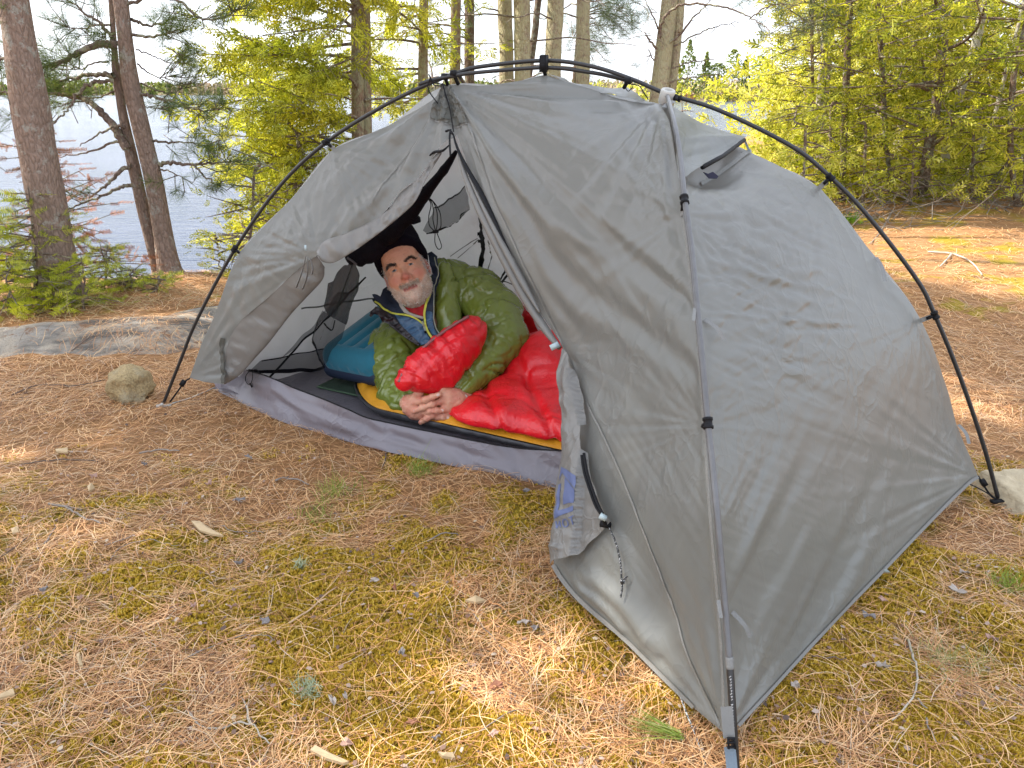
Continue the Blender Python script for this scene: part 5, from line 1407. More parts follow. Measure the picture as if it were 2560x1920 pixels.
# ------------------------------------------------------------------ side panel and vent hood
BF = pab(2445, 1190)
side_ctl = ctl(*[(x, y, pab(x, y)) for x, y in [(1677, 268), (1742, 307), (1851, 365), (1933, 406), (2050, 469), (2113, 545), (2189, 642), (2251, 725), (2303, 801), (2348, 912), (2390, 1058), (2425, 1141), (2445, 1190)]],
               *[(x, y, seamP(x, y)) for x, y in seam_px[1:]],
               (1843, 1816, at(1843, 1816, CF[1] + 0.02)), (1978, 1669, gp(1978, 1669, 0.05)), (2090, 1547, gp(2090, 1547, 0.05)), (2208, 1426, gp(2208, 1426, 0.06)), (2340, 1287, gp(2340, 1287, 0.06)))
def d_side(x, y):
    d = radial(x, y, 2445, 1190, 16, 230, 0.008, 21) + radial(x, y, 1813, 1832, 12, 360, 0.014, 22) + radial(x, y, 1708, 538, 14, 180, 0.007, 23)
    d = d + radial(x, y, 2050, 469, 12, 150, 0.005, 24) + radial(x, y, 2303, 801, 12, 120, 0.004, 25) + radial(x, y, 1763, 1066, 12, 160, 0.0025, 26)
    lowm = sstep(1050, 1350, y)
    d = d + lowm * folds(x, y, 116, 30, 420, 0.009, 27) * sstep(1780, 1900, x)
    midm = np.exp(-((x - 1920) / 170) ** 2 - ((y - 700) / 250) ** 2)
    q = np.stack([x / 46, y / 30, x * 0 + 2], -1)
    d = d + midm * 0.013 * (np.abs(vnoise(q + 0.7 * vnoise(q * 0.7)[..., None])) - 0.3) + midm * ridge(x, y, 24, 15, 130, 0.010, 28) + midm * ridge(x, y, -32, 14, 110, 0.009, 33)
    d = d + crease(x, y, [(1730, 640), (1900, 690), (2090, 730)], 8, 0.006) + crease(x, y, [(1760, 780), (1950, 800), (2150, 810)], 6, 0.005) - crease(x, y, [(1960, 825), (2050, 824), (2150, 822)], 5, 0.004)
    d = d + ridge(x, y, 115, 20, 170, 0.0020, 29) + ridge(x, y, 25, 15, 80, 0.0016, 34)
    d = d * 0.62
    d = d - 0.055 * np.exp(-((x - 1790) / 75) ** 2 - ((y - 415) / 42) ** 2)
    return d
SIDE = Sheet(side_ctl, d_side)
side_out = [(1651, 260), (1672, 264), (1742, 309), (1846, 367), (1933, 407), (1990, 437), (2050, 469), (2080, 505), (2113, 545), (2150, 596), (2189, 642), (2218, 690), (2251, 725), (2280, 762), (2303, 801), (2327, 852), (2348, 912), (2372, 985), (2390, 1058), (2410, 1108), (2425, 1141), (2445, 1190),
            (2416, 1213), (2340, 1289), (2208, 1426), (2150, 1486), (2090, 1547), (1978, 1669), (1910, 1743), (1843, 1816), (1813, 1834)] + seam_px[::-1][1:]
SIDE.edge = np.array(side_out, float)
side_panel = SIDE.mesh("side_panel", side_out, M_flyside, tent, 6)
seam(SIDE, [(2443, 1192), (2416, 1211), (2340, 1286), (2208, 1423), (2090, 1544), (1978, 1666), (1843, 1813)], 8, M_web, side_panel, "hem", 0.003)
def d_hood(x, y):
    f = sstep(300, 430, y - 0.0 * x)
    lip = np.interp(x, [1690, 1714, 1748, 1800, 1851, 1880], [452, 442, 425, 396, 368, 372])
    s = np.clip(1 - (lip - y) / 130.0, 0, 1)
    return d_side(x, y) * 0.4 + 0.024 * s ** 1.8 * sstep(1690, 1750, x) + 0.004 + folds(x, y, 10, 20, 150, 0.004, 41) + crease(x, y, [(1705, 350), (1780, 358), (1845, 366)], 6, 0.005) - crease(x, y, [(1710, 392), (1770, 385), (1835, 371)], 7, 0.006)
HOOD = Sheet(side_ctl, d_hood)
hood = HOOD.mesh("vent_hood", [(1655, 262), (1676, 266), (1742, 305), (1800, 338), (1854, 364), (1800, 396), (1748, 424), (1722, 437), (1706, 449), (1697, 455), (1694, 440), (1688, 391), (1672, 300)], M_flyside, tent, 5)
V, F = [], []
mb = MB(); mb.tube([HOOD.P(1748, 427, -0.004), HOOD.P(1800, 398, -0.004), HOOD.P(1850, 369, -0.004)], 0.0052, 8); mb.build("vent_strut", M_blk, hood)
zz = lambda x, y: (1640 + x * 0.217, 180 + y * 0.217)
def patch(name, sheet, poly, m, parent, off, step=4): 
    s2 = Sheet.__new__(Sheet); s2.t = sheet.t; s2.disp = sheet.disp; s2.off = 0; s2.edge = sheet.edge
    return s2.mesh(name, poly, m, parent, step, off=off)
mb = MB(); tp_ = [zz(*p) for p in [(545, 1150), (600, 1172), (655, 1148), (720, 1200), (704, 1226), (612, 1226)]]
tv = [pz(x, y, 1.668 - 0.0002 * (x - 1758)) for x, y in tp_]; tv = np.array(tv + [v + np.array([0, 0.003, -0.001]) for v in tv]); n = len(tp_)
mb.add(tv, [list(range(n))[::-1], list(range(n, 2 * n))] + [[i, (i + 1) % n, n + (i + 1) % n, n + i] for i in range(n)]); mb.build("vent_tab", M_navy, hood, False)
seam(SIDE, [zz(*p) for p in [(1090, 915), (950, 965), (800, 1020), (680, 1080)]], 9, M_seam, side_panel, "vent_tape", 0.004)
mb = MB(); V, F = ribbon(np.array([HOOD.P(1850, 366, -0.004), (HOOD.P(1850, 366, -0.004) + SIDE.P(1872, 382, 0.004)) / 2, SIDE.P(1872, 382, 0.004)]), 0.008, (0.2, -0.6, 0.7)); mb.add(V, F); mb.build("vent_loop", M_tab, hood, False)
# webbing tabs hanging off the seams
def tabstrip(sheet, a_, b_, w, m, lift=0.02, parent=side_panel):
    p = np.array([sheet.P(*a_, 0.004), sheet.P((a_[0] + b_[0]) / 2, (a_[1] + b_[1]) / 2, lift), sheet.P(*b_, lift * 1.2)])
    mb = MB(); V, F = ribbon(cr(p, 5), w, (1, 0.2, 0.3)); mb.add(V, F); mb.add(np.asarray(V) + np.array([0.0008, 0.001, 0]), F); mb.build("pull_tab", m, parent, False)
tabstrip(SIDE, (1757, 800), (1783, 862), 0.007, M_web); tabstrip(SIDE, (1828, 1530), (1847, 1590), 0.007, M_web)
tabstrip(SIDE, (2186, 645), (2188, 715), 0.009, M_web); tabstrip(SIDE, (2392, 1062), (2398, 1112), 0.009, M_web)
mb = MB(); V, F = ribbon(np.array([SIDE.P(2206, 1424, 0.003), SIDE.P(2213, 1430, 0.004), gp(2220, 1432, 0.03)]), 0.012, (1, 0, 0)); mb.add(V, F); mb.build("hem_loop", M_tab, side_panel, False)
for (xa, ya), (xb, yb) in [((1737, 770), (1734, 802)), ((1796, 1500), (1803, 1545))]:
    mb = MB(); V, F = ribbon(np.array([at(xa, ya, near_depth(ya) - 0.004), at(xb, yb, near_depth(yb) - 0.008)]), 0.006, (1, 0, 0)); mb.add(V, F); mb.build("care_tag", M_web, front_panel, False)

# ------------------------------------------------------------------ rear roof and rear fly
rear_ctl = ctl(*[(x, y, pab(x, y)) for x, y in [(1363, 186), (1409, 202), (1506, 231), (1607, 250), (1651, 257)]], (1567, 217, pab(1567, 217) + NAB * 0.22), (1452, 210, pab(1452, 210) + NAB * 0.10), (1640, 262, pab(1640, 262) + NAB * 0.10))
Sheet(rear_ctl, lambda x, y: 0.004 * vnoise(np.stack([x / 30, y / 9, x * 0], -1))).mesh("rear_roof_panel", [(1363, 186), (1400, 196), (1452, 211), (1510, 219), (1553, 220), (1567, 217), (1590, 231), (1612, 252), (1506, 233), (1409, 204)], M_fly, tent, 4)
arch = [(474, 944), (535, 792), (598, 631), (724, 500), (833, 372), (970, 315), (1105, 216), (1260, 212), (1363, 190), (1506, 234), (1651, 262), (1742, 309), (1851, 368), (1933, 409), (2050, 472), (2189, 645), (2303, 804), (2390, 1061), (2445, 1190)]
AR = cr([pab(x, y) for x, y in arch], 6); n = len(AR); k = 16
u = np.linspace(0, 1, n)
D2 = np.array([-0.10, 3.42, 0.05]); E2 = np.array([0.75, 3.0, 0.05])
hem = cr([AR[0], np.array([-0.75, 3.15, 0.05]), D2, E2, AR[-1]], 40); hem = hem[np.linspace(0, len(hem) - 1, n).astype(int)]
V = []
for j in range(k):
    f = j / (k - 1)
    q = AR + (hem - AR) * f; q = q + NAB * (0.16 * math.sin(math.pi * f) * np.sin(np.pi * u)[:, None])
    q[:, 2] += 0.05 * math.sin(math.pi * f) * np.sin(np.pi * u)
    V.append(q + (NAB * 0.004 if j == 0 else 0))
V = np.array(V).transpose(1, 0, 2).reshape(-1, 3)
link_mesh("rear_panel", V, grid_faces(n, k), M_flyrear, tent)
# rear pole
hb = pab(1140, 184) + NAB * 0.02
mb = MB(); mb.tube(cr([hb, hb + NAB * 0.35 + np.array([-0.06, 0, -0.10]), D2 + np.array([0.0, -0.30, 0.62]), D2 + np.array([0, 0.10, 0.0])], 10), 0.0056, 8); mb.build("rear_pole", M_pole, tent)

# ------------------------------------------------------------------ inner tent
FLb = gp(541, 976, 0.02); FRb = gp(1394, 1217, 0.02)
fd = FRb - FLb; fd[2] = 0; fd /= np.linalg.norm(fd); fn = np.array([-fd[1], fd[0], 0.0])
wall_ctl = ctl((617, 921, at(617, 921, 2.62)), (560, 950, at(560, 950, 2.60)), (700, 790, at(700, 790, 2.66)), (800, 640, at(800, 640, 2.66)), (930, 740, at(930, 740, 2.98)), (850, 880, at(850, 880, 2.93)), (975, 840, at(975, 840, 3.22)),
               (1000, 500, at(1000, 500, 2.62)), (1120, 360, at(1120, 360, 2.44)), (1200, 520, at(1200, 520, 2.78)), (1100, 700, at(1100, 700, 3.02)), (1260, 800, at(1260, 800, 3.0)), (1250, 560, at(1250, 560, 2.55)), (1420, 860, at(1420, 860, 2.45)), (1420, 1000, at(1420, 1000, 2.70)), (1150, 920, at(1150, 920, 3.15)), (700, 950, at(700, 950, 2.72)))
WALL = Sheet(wall_ctl, lambda x, y: folds(x, y, 75, 30, 300, 0.008, 51) + folds(x, y, -35, 16, 200, 0.006, 52) + radial(x, y, 1205, 600, 16, 200, 0.012, 53))
inner = WALL.mesh("inner_canopy", [(588, 938), (640, 872), (700, 780), (790, 615), (860, 570), (1000, 460), (1080, 380), (1130, 300), (1160, 340), (1250, 540), (1330, 700), (1430, 840), (1440, 1000), (1200, 1000), (930, 985), (800, 970), (700, 958), (600, 945)], M_inner, tent, 11)
def onwall(name, pts, w, m, off=0.01, n=8, parent=inner): return seam(WALL, pts, w, m, parent, name, off, n)
onwall("black_strap", [(1199, 508), (1206, 560), (1211, 600), (1210, 640), (1206, 668)], 9, M_blk)
onwall("black_strap", [(1204, 584), (1212, 584), (1213, 600), (1204, 600)], 7, M_blk, 0.014)
onwall("black_strap", [(618, 921), (680, 921), (750, 919), (815, 917)], 9, M_blk, 0.02)
onwall("seam_line", [(750, 769), (790, 765), (830, 758), (880, 752), (935, 743)], 4, M_seam, 0.006)
onwall("seam_line", [(1130, 635), (1170, 612), (1200, 595)], 2, M_seam, 0.006)
onwall("seam_line", [(1150, 640), (1180, 618), (1201, 598)], 2, M_seam, 0.006)
onwall("seam_line", [(1222, 600), (1228, 640), (1220, 690)], 2, M_seam, 0.006)
onwall("black_strap", [(1252, 700), (1266, 678), (1278, 655)], 5, M_blk, 0.02)
onwall("black_strap", [(1258, 703), (1274, 683), (1287, 664)], 6, M_blk, 0.02)
onwall("seam_line", [(1255, 700), (1280, 704), (1308, 714)], 3, M_blk, 0.012)
def netting(name, poly, m, off, step=9): return patch(name, WALL, poly, m, inner, off, step)
netting("mesh_panel", [(1167, 431), (1195, 500), (1201, 523), (1150, 528), (1092, 540), (1050, 557), (1041, 549), (1066, 485), (1110, 462)], M_net, 0.05)
onwall("mesh_edge", [(1201, 523), (1150, 528), (1092, 540), (1050, 557)], 4, M_blk, 0.054)
onwall("mesh_edge", [(1168, 431), (1110, 462), (1066, 485)], 3, M_blk, 0.054)
netting("mesh_panel", [(643, 892), (700, 880), (740, 873), (790, 866), (835, 860), (812, 915), (750, 918), (617, 920)], M_net, 0.03)
onwall("mesh_edge", [(645, 891), (700, 880), (740, 873), (790, 866), (835, 860)], 3, M_blk, 0.034)
netting("mesh_panel", [(804, 676), (834, 678), (752, 768), (690, 838), (660, 860), (725, 785), (775, 722)], M_net, 0.12)
onwall("mesh_edge", [(884, 626), (833, 680), (752, 768), (690, 838), (640, 900), (617, 921)], 5, M_blk, 0.125)
onwall("mesh_edge", [(805, 674), (834, 678)], 5, M_blk, 0.125)
# rolled up black mesh door
pts = np.array([(1141, 378), (1110, 425), (1072, 472), (1030, 528), (990, 570), (950, 600), (912, 628), (880, 640), (868, 644)])
Ys = np.array([2.30, 2.32, 2.36, 2.40, 2.43, 2.46, 2.46, 2.45, 2.44])
p = cr([at(x, y, Y_) for (x, y), Y_ in zip(pts, Ys)], 8)
rr = np.interp(np.linspace(0, 1, len(p)), [0, .15, .35, .55, .7, .82, .93, 1], [0.006, 0.014, 0.020, 0.030, 0.042, 0.040, 0.026, 0.016])
rr = rr * (1 + 0.12 * vnoise(np.stack([np.arange(len(p)) * 0.5, np.zeros(len(p)), np.zeros(len(p))], -1)))
mb = MB(); mb.tube(p, rr, 16); roll = mb.build("rolled_mesh_door", M_netd, tent)
M_blkf = plain("black_mesh_roll", (0.006, 0.005, 0.009), 0.7, 0.4, 60, 0.6, 0.006, **{"Specular IOR Level": 0.12})
roll.data.materials[0] = M_blkf
z6 = lambda x, y: (600 + x * 0.217, 600 + y * 0.217)
hang_ctl = ctl(*[(x, y, at(x, y, Y_)) for x, y, Y_ in [(878, 650, 2.46), (896, 680, 2.50), (877, 765, 2.56), (845, 850, 2.58), (811, 918, 2.56), (783, 842, 2.46), (805, 770, 2.44), (835, 705, 2.44)]])
HANG = Sheet(hang_ctl, lambda x, y: 0.012 * vnoise(np.stack([(x + 0.35 * y) / 9, y / 120, x * 0 + 1], -1)) + 0.006 * vnoise(np.stack([(x + 0.35 * y) / 4.5, y / 70, x * 0 + 2], -1)))
up_h = [z6(*q) for q in [(1290, 250), (1345, 300), (1365, 400), (1340, 560), (1290, 760), (1240, 900), (1210, 965), (1100, 915), (1000, 850), (975, 770), (1010, 640), (1040, 520), (1110, 440), (1210, 290)]]
lo_h = [z6(*q) for q in [(1210, 955), (1150, 1130), (1060, 1290), (970, 1460), (935, 1430), (880, 1310), (845, 1210), (832, 1130), (850, 1040), (890, 930), (960, 820), (1000, 845), (1100, 912)]]
HANG.mesh("hanging_mesh_door", up_h, M_netd, roll, 4); HANG.mesh("hanging_mesh_door", lo_h, M_net, roll, 4)
seam(HANG, [z6(*q) for q in [(890, 930), (850, 1040), (834, 1130), (848, 1220), (885, 1320), (940, 1430), (970, 1465)]], 4, M_blk, roll, "mesh_edge", 0.004)
seam(HANG, [z6(*q) for q in [(945, 940), (985, 990), (1040, 1030), (1065, 1020), (1090, 920)]], 4, M_blk, roll, "mesh_pocket", 0.006)
mb = MB(); q = at(881, 652, 2.43); mb.tube([q + np.array([-0.016, 0, 0.010]), q, q + np.array([0.014, 0, -0.012])], 0.008, 8, True, 0.5); mb.build("roll_tie", plain("grey_elastic", (0.10, 0.09, 0.10), 0.8), roll)

# floor tub
FR2 = FRb + fd * 0.75; BL = FLb + fn * 0.95 + fd * 0.02; BR = FR2 + fn * 0.95
n, m_ = 60, 30; V = []
for i in range(n):
    for j in range(m_):
        a_ = FLb + (FR2 - FLb) * i / (n - 1); b_ = BL + (BR - BL) * i / (n - 1)
        q = a_ + (b_ - a_) * j / (m_ - 1); V.append([q[0], q[1], 0.024 + 0.006 * vnoise(np.array([q[0] * 9, q[1] * 9, 0]))])
floor_o = link_mesh("tent_floor", np.array(V), grid_faces(n, m_), M_tub, tent)
tub_bot = [(529, 971), (541, 979), (585, 998), (656, 1032), (728, 1062), (860, 1102), (960, 1127), (1086, 1155), (1240, 1189), (1400, 1221)]
tub_top = [(534, 960), (560, 957), (604, 923), (620, 927), (663, 939), (744, 973), (860, 1018), (920, 1044), (1037, 1071), (1182, 1101), (1298, 1120), (1425, 1128)]
tc = ctl(*[(x, y, gp(x, y, 0.012)) for x, y in tub_bot], *[(x, y, at(x, y, gp(np.interp(x, [541, 1400], [976, 976]) * 0 + x, np.interp(x, [q[0] for q in tub_bot], [q[1] for q in tub_bot]), 0.012)[1] + 0.015 + 0.03 * math.sin(x / 90.0) ** 2)) for x, y in tub_top[4:]], (620, 927, at(620, 927, 2.60)), (534, 960, gp(534, 960, 0.03)))
TUB = Sheet(tc, lambda x, y: folds(x, y, 18, 14, 160, 0.008, 61) + folds(x, y, 50, 20, 110, 0.007, 62) + crease(x, y, [(660, 945), (720, 1000), (800, 1040), (950, 1095)], 10, 0.012) - crease(x, y, [(880, 1070), (1050, 1110), (1250, 1165)], 10, 0.008))
tubw = TUB.mesh("tub_wall", tub_bot + tub_top[::-1], M_tub, floor_o, 6)
p = cr(np.array(tub_top[3:], float), 6); mb = MB(); mb.tube(TUB.P(p[:, 0], p[:, 1], 0.001), 0.0022, 6); mb.build("tub_rim_cord", M_blk, floor_o)
# left end tub wall
V = []; n = 26
for i in range(n):
    q = FLb + (BL - FLb) * i / (n - 1)
    for j in range(8):
        f = j / 7; V.append(q + np.array([0, 0, 0.01 + 0.15 * f]) - fd * (0.02 * math.sin(f * 3) + 0.03 * f - 0.02 * vnoise(np.array([i * 0.6, f * 2.5, 3]))))
link_mesh("tub_end_wall", np.array(V), grid_faces(n, 8), fabric_mat("pinkish_tub_inside", (0.36, 0.32, 0.36), 0.3, 0.8, 0.45), floor_o)
mb = MB()
mb.tube(cr([TUB.P(x, y, 0.006) for x, y in [(632, 926), (618, 940), (617, 955), (627, 962), (637, 948), (637, 928), (648, 926), (651, 934)]], 6), 0.0014, 6)
mb.tube([TUB.P(628, 960, 0.006), TUB.P(632, 968, 0.006)], 0.003, 6); mb.build("corner_cord_loop", M_blk, tent)
# corner guy lines and stakes
mb = MB(); mb.tube(cr([pab(474, 946), pab(461, 955), pab(449, 972), pab(425, 1005)], 6), 0.003, 6); V, F = box(pab(457, 958), (0.022, 0.01, 0.016), look((0.6, 0, 0.8))); mb.add(V, F); mb.build("corner_strap", M_blk, tent)
mb = MB(); a_ = gp(418, 1012, 0.012); b_ = TUB.P(531, 968, 0.0); mb.tube([a_, (a_ + b_) / 2 - np.array([0, 0, 0.006]), b_], 0.0022, 6); mb.build("corner_cord", M_cord, tent)
mb = MB(); V, F = box(gp(410, 1014, 0.012), (0.05, 0.014, 0.008), look((1, 0.1, 0))); mb.add(V, F); mb.tube([gp(405, 1010, 0.03), gp(400, 1016, 0.004)], 0.005, 8); mb.build("corner_foot", M_hub, tent)
mb = MB(); mb.tube(cr([BF, pab(2456, 1208), pab(2474, 1235), pab(2494, 1251)], 6), 0.003, 6); V, F = box(pab(2459, 1207), (0.02, 0.01, 0.014), look((0.6, 0, -0.8))); mb.add(V, F)
mb.tube(cr([gp(2424, 1210, 0.06), gp(2460, 1228, 0.03), gp(2496, 1252, 0.01)], 6), 0.0018, 6); mb.build("corner_strap", M_blk, tent)
mb = MB(); V, F = box(gp(2500, 1253, 0.008), (0.05, 0.014, 0.008), look((1, 0.1, 0))); mb.add(V, F); mb.build("corner_foot", M_blk, tent)
# front corner strap, buckle
def npt(x, y, o=-0.008): return at(x, y, near_depth(y) + o)
mb = MB(); V, F = ribbon(cr([npt(1816, 1766), npt(1819, 1800), npt(1823, 1845)], 6), 0.019, (1, 0, 0)); mb.add(V, F); mb.build("corner_webbing", plain("pale_webbing", (0.20, 0.20, 0.195), 0.7, 0.1, 400, 0.5), tent, False)
mb = MB()
for yy in (1846, 1856, 1868): V, F = tube([npt(1818, yy, -0.012), npt(1836, yy, -0.012)], 0.0022, 6); mb.add(V, F)
mb.tube([npt(1820, 1844, -0.012), npt(1822, 1872, -0.012)], 0.002, 6); mb.tube([npt(1835, 1844, -0.012), npt(1838, 1872, -0.012)], 0.002, 6); mb.build("strap_buckle", M_blk, tent)
mb = MB(); V, F = ribbon(cr([npt(1824, 1866), npt(1828, 1900), npt(1832, 1950)], 6), 0.018, (1, 0, 0)); mb.add(V, F); mb.build("corner_webbing", plain("blue_grey_webbing", (0.16, 0.21, 0.26), 0.7, 0.1, 400, 0.5), tent, False)
mb = MB(); p = cr([gp(1700, 1738, 0.05), gp(1715, 1780, 0.03), gp(1738, 1838, 0.012), gp(1768, 1920, 0.01), gp(1790, 1990, 0.008)], 8); mb.tube(p, 0.0016, 6)
t = NT("flecked_guy_line"); M_fleck = t.done(t.bsdf(t.ramp(t.noise(300, 1), [(0.45, (0.03, 0.05, 0.05)), (0.52, (0.6, 0.6, 0.56))]), 0.6))
mb.build("front_guy_cord", M_fleck, tent)
# cord loop and toggle hanging inside
z8 = lambda x, y: (1000 + x * 0.229, 320 + y * 0.229)
def loop(pts, r=0.0016, Y_=2.42): return tube(cr([at(*z8(*q), Y_) for q in pts], 8), r, 6)
mb = MB()
for pts_ in ([(265, 742), (320, 790), (338, 850), (315, 960), (320, 1060), (370, 1120)], [(270, 745), (340, 800), (365, 900), (360, 1000), (385, 1115)], [(280, 745), (355, 800), (400, 900), (408, 1020), (395, 1115)], [(290, 742), (370, 810), (435, 920), (448, 1030), (440, 1090), (400, 1125)], [(383, 1150), (382, 1250), (410, 1315), (440, 1320), (453, 1290), (440, 1240), (405, 1150)]):
    V, F = loop(pts_); mb.add(V, F)
lp = mb.build("hanging_cord", M_blk, tent)
mb = MB(); q = at(*z8(388, 1133), 2.418); mb.tube([q + np.array([-0.010, 0, 0]), q + np.array([-0.007, 0, 0]), q + np.array([0.007, 0, 0.001]), q + np.array([0.010, 0, 0.001])], [0.003, 0.0055, 0.0055, 0.003], 10); mb.build("cord_lock", M_blk, lp)
mb = MB(); pv = [at(*z8(*q_), 2.40) for q_ in [(85, 965), (110, 945), (175, 950), (215, 985), (222, 1030), (150, 1055), (110, 1050)]]
nb = len(pv); mb.add(pv + [v + np.array([0, 0.02, 0]) for v in pv], [list(range(nb)), list(range(2 * nb - 1, nb - 1, -1))] + [[i, (i + 1) % nb, nb + (i + 1) % nb, nb + i] for i in range(nb)])
for pts_ in ([(160, 870), (175, 910), (180, 950)], [(190, 840), (190, 900), (182, 950)]): V, F = loop(pts_, 0.0014, 2.41); mb.add(V, F)
mb.build("gear_pouch", M_blkf, tent, False)
# ================================================================== sculpting by signed distance
class SDF:
    def __init__(s, lo, hi, h):
        s.lo = np.asarray(lo, float); s.h = h
        s.n = np.ceil((np.asarray(hi, float) - s.lo) / h).astype(int) + 1
        s.ax = [s.lo[i] + h * np.arange(s.n[i]) for i in range(3)]
        s.f = np.full(s.n, 0.08, np.float32)
    def block(s, lo, hi):
        i0 = np.clip(np.floor((np.asarray(lo) - s.lo) / s.h).astype(int), 0, s.n - 1); i1 = np.clip(np.ceil((np.asarray(hi) - s.lo) / s.h).astype(int) + 1, 1, s.n)
        sl = tuple(slice(a, b) for a, b in zip(i0, i1))
        g = np.meshgrid(*[s.ax[i][sl[i]] for i in range(3)], indexing='ij')
        return sl, np.stack(g, -1).astype(np.float32)
    def add(s, d, sl, k, sub=False):
        a = s.f[sl]
        if sub:
            b = -d; h_ = np.clip(0.5 - 0.5 * (b - a) / k, 0, 1); s.f[sl] = a + (b - a) * (1 - h_) + k * h_ * (1 - h_) if False else np.maximum(a, b) + np.maximum(k - np.abs(a - b), 0) ** 2 / (4 * k)
        else:
            s.f[sl] = np.minimum(a, d) - np.maximum(k - np.abs(a - d), 0) ** 2 / (4 * k)
    def cap(s, a, b, ra, rb=None, k=0.02, sub=False):
        a = np.asarray(a, float); b = np.asarray(b, float); rb = ra if rb is None else rb; m = max(ra, rb) + k + 3 * s.h + 0.02
        sl, P = s.block(np.minimum(a, b) - m, np.maximum(a, b) + m)
        e = (b - a).astype(np.float32); t_ = np.clip(((P - a.astype(np.float32)) @ e) / max(1e-9, float(e @ e)), 0, 1)
        d = np.linalg.norm(P - a.astype(np.float32) - t_[..., None] * e, axis=-1) - (ra + (rb - ra) * t_)
        s.add(d, sl, k, sub); return s
    def chain(s, pts, rs, k=0.02):
        for i in range(len(pts) - 1): s.cap(pts[i], pts[i + 1], rs[i], rs[i + 1], k)
        return s
    def ell(s, c, r, R=None, k=0.02, sub=False):
        c = np.asarray(c, float); r = np.asarray(r, float); m = r.max() + k + 3 * s.h + 0.01
        sl, P = s.block(c - m, c + m); q = (P - c.astype(np.float32))
        if R is not None: q = q @ np.asarray(R, np.float32)
        k0 = np.linalg.norm(q / r.astype(np.float32), axis=-1); k1 = np.linalg.norm(q / (r * r).astype(np.float32), axis=-1)
        s.add(k0 * (k0 - 1) / np.maximum(k1, 1e-6), sl, k, sub); return s
    def rbox(s, c, hs, R, rad, k=0.01):
        c = np.asarray(c, float); hs = np.asarray(hs, float); m = np.linalg.norm(hs) + rad + k + 3 * s.h
        sl, P = s.block(c - m, c + m); q = np.abs((P - c.astype(np.float32)) @ np.asarray(R, np.float32)) - (hs - rad).astype(np.float32)
        s.add(np.linalg.norm(np.maximum(q, 0), axis=-1) + np.minimum(q.max(-1), 0) - rad, sl, k); return s
    def above(s, z, k=0.01):            # keep only what is above height z
        b = (z - s.ax[2])[None, None, :].astype(np.float32); a = s.f
        s.f = np.maximum(a, b) + np.maximum(k - np.abs(a - b), 0) ** 2 / (4 * k); return s
    def mesh(s):
        f = s.f; ins = f < 0
        c = [ins[i:f.shape[0] - 1 + i, j:f.shape[1] - 1 + j, k:f.shape[2] - 1 + k] for i in (0, 1) for j in (0, 1) for k in (0, 1)]
        cnt = sum(x.astype(np.int8) for x in c); act = (cnt > 0) & (cnt < 8)
        I = np.argwhere(act); idx = -np.ones(act.shape, np.int64); idx[tuple(I.T)] = np.arange(len(I))
        acc = np.zeros((len(I), 3)); w = np.zeros(len(I))
        cor = np.array([[i, j, k] for i in (0, 1) for j in (0, 1) for k in (0, 1)])
        val = np.stack([f[I[:, 0] + a, I[:, 1] + b, I[:, 2] + c_] for a, b, c_ in cor], 1)
        for p in range(8):
            for q in range(p + 1, 8):
                if np.abs(cor[p] - cor[q]).sum() != 1: continue
                x = (val[:, p] < 0) != (val[:, q] < 0)
                t_ = val[x, p] / (val[x, p] - val[x, q] + 1e-12)
                acc[x] += cor[p] + (cor[q] - cor[p]) * t_[:, None]; w[x] += 1
        V = s.lo + s.h * (I + acc / w[:, None])
        F = []
        for ax in range(3):
            o = [i for i in range(3) if i != ax]
            sl0 = [slice(1, -1)] * 3; sl0[ax] = slice(0, -1); sl1 = [slice(1, -1)] * 3; sl1[ax] = slice(1, None)
            a = ins[tuple(sl0)]; b = ins[tuple(sl1)]
            E = np.argwhere(a != b); 
            if not len(E): continue
            fl = a[tuple(E.T)]
            base = E.copy(); base[:, o[0]] += 1; base[:, o[1]] += 1
            def cell(d0, d1):
                q = base.copy(); q[:, o[0]] -= d0; q[:, o[1]] -= d1; return idx[tuple(q.T)]
            quad = np.stack([cell(1, 1), cell(0, 1), cell(0, 0), cell(1, 0)], 1)
            flip = ~fl if ax != 1 else fl
            quad[flip] = quad[flip][:, ::-1]
            F.append(quad)
        F = np.vstack(F); F = F[(F >= 0).all(1)]
        return V, F

def vnormals(V, F):
    n = np.cross(V[F[:, 2]] - V[F[:, 0]], V[F[:, 3]] - V[F[:, 1]]); N = np.zeros_like(V)
    for i in range(4): np.add.at(N, F[:, i], n)
    return N / (np.linalg.norm(N, axis=1)[:, None] + 1e-12)
def relax(V, F, it=2, lam=0.5):
    E = np.vstack([F[:, [0, 1]], F[:, [1, 2]], F[:, [2, 3]], F[:, [3, 0]]])
    for _ in range(it):
        acc = np.zeros_like(V); c = np.zeros(len(V))
        for a, b in ((0, 1), (1, 0)): np.add.at(acc, E[:, a], V[E[:, b]]); np.add.at(c, E[:, a], 1)
        V = V + (acc / np.maximum(c, 1)[:, None] - V) * lam
    return V

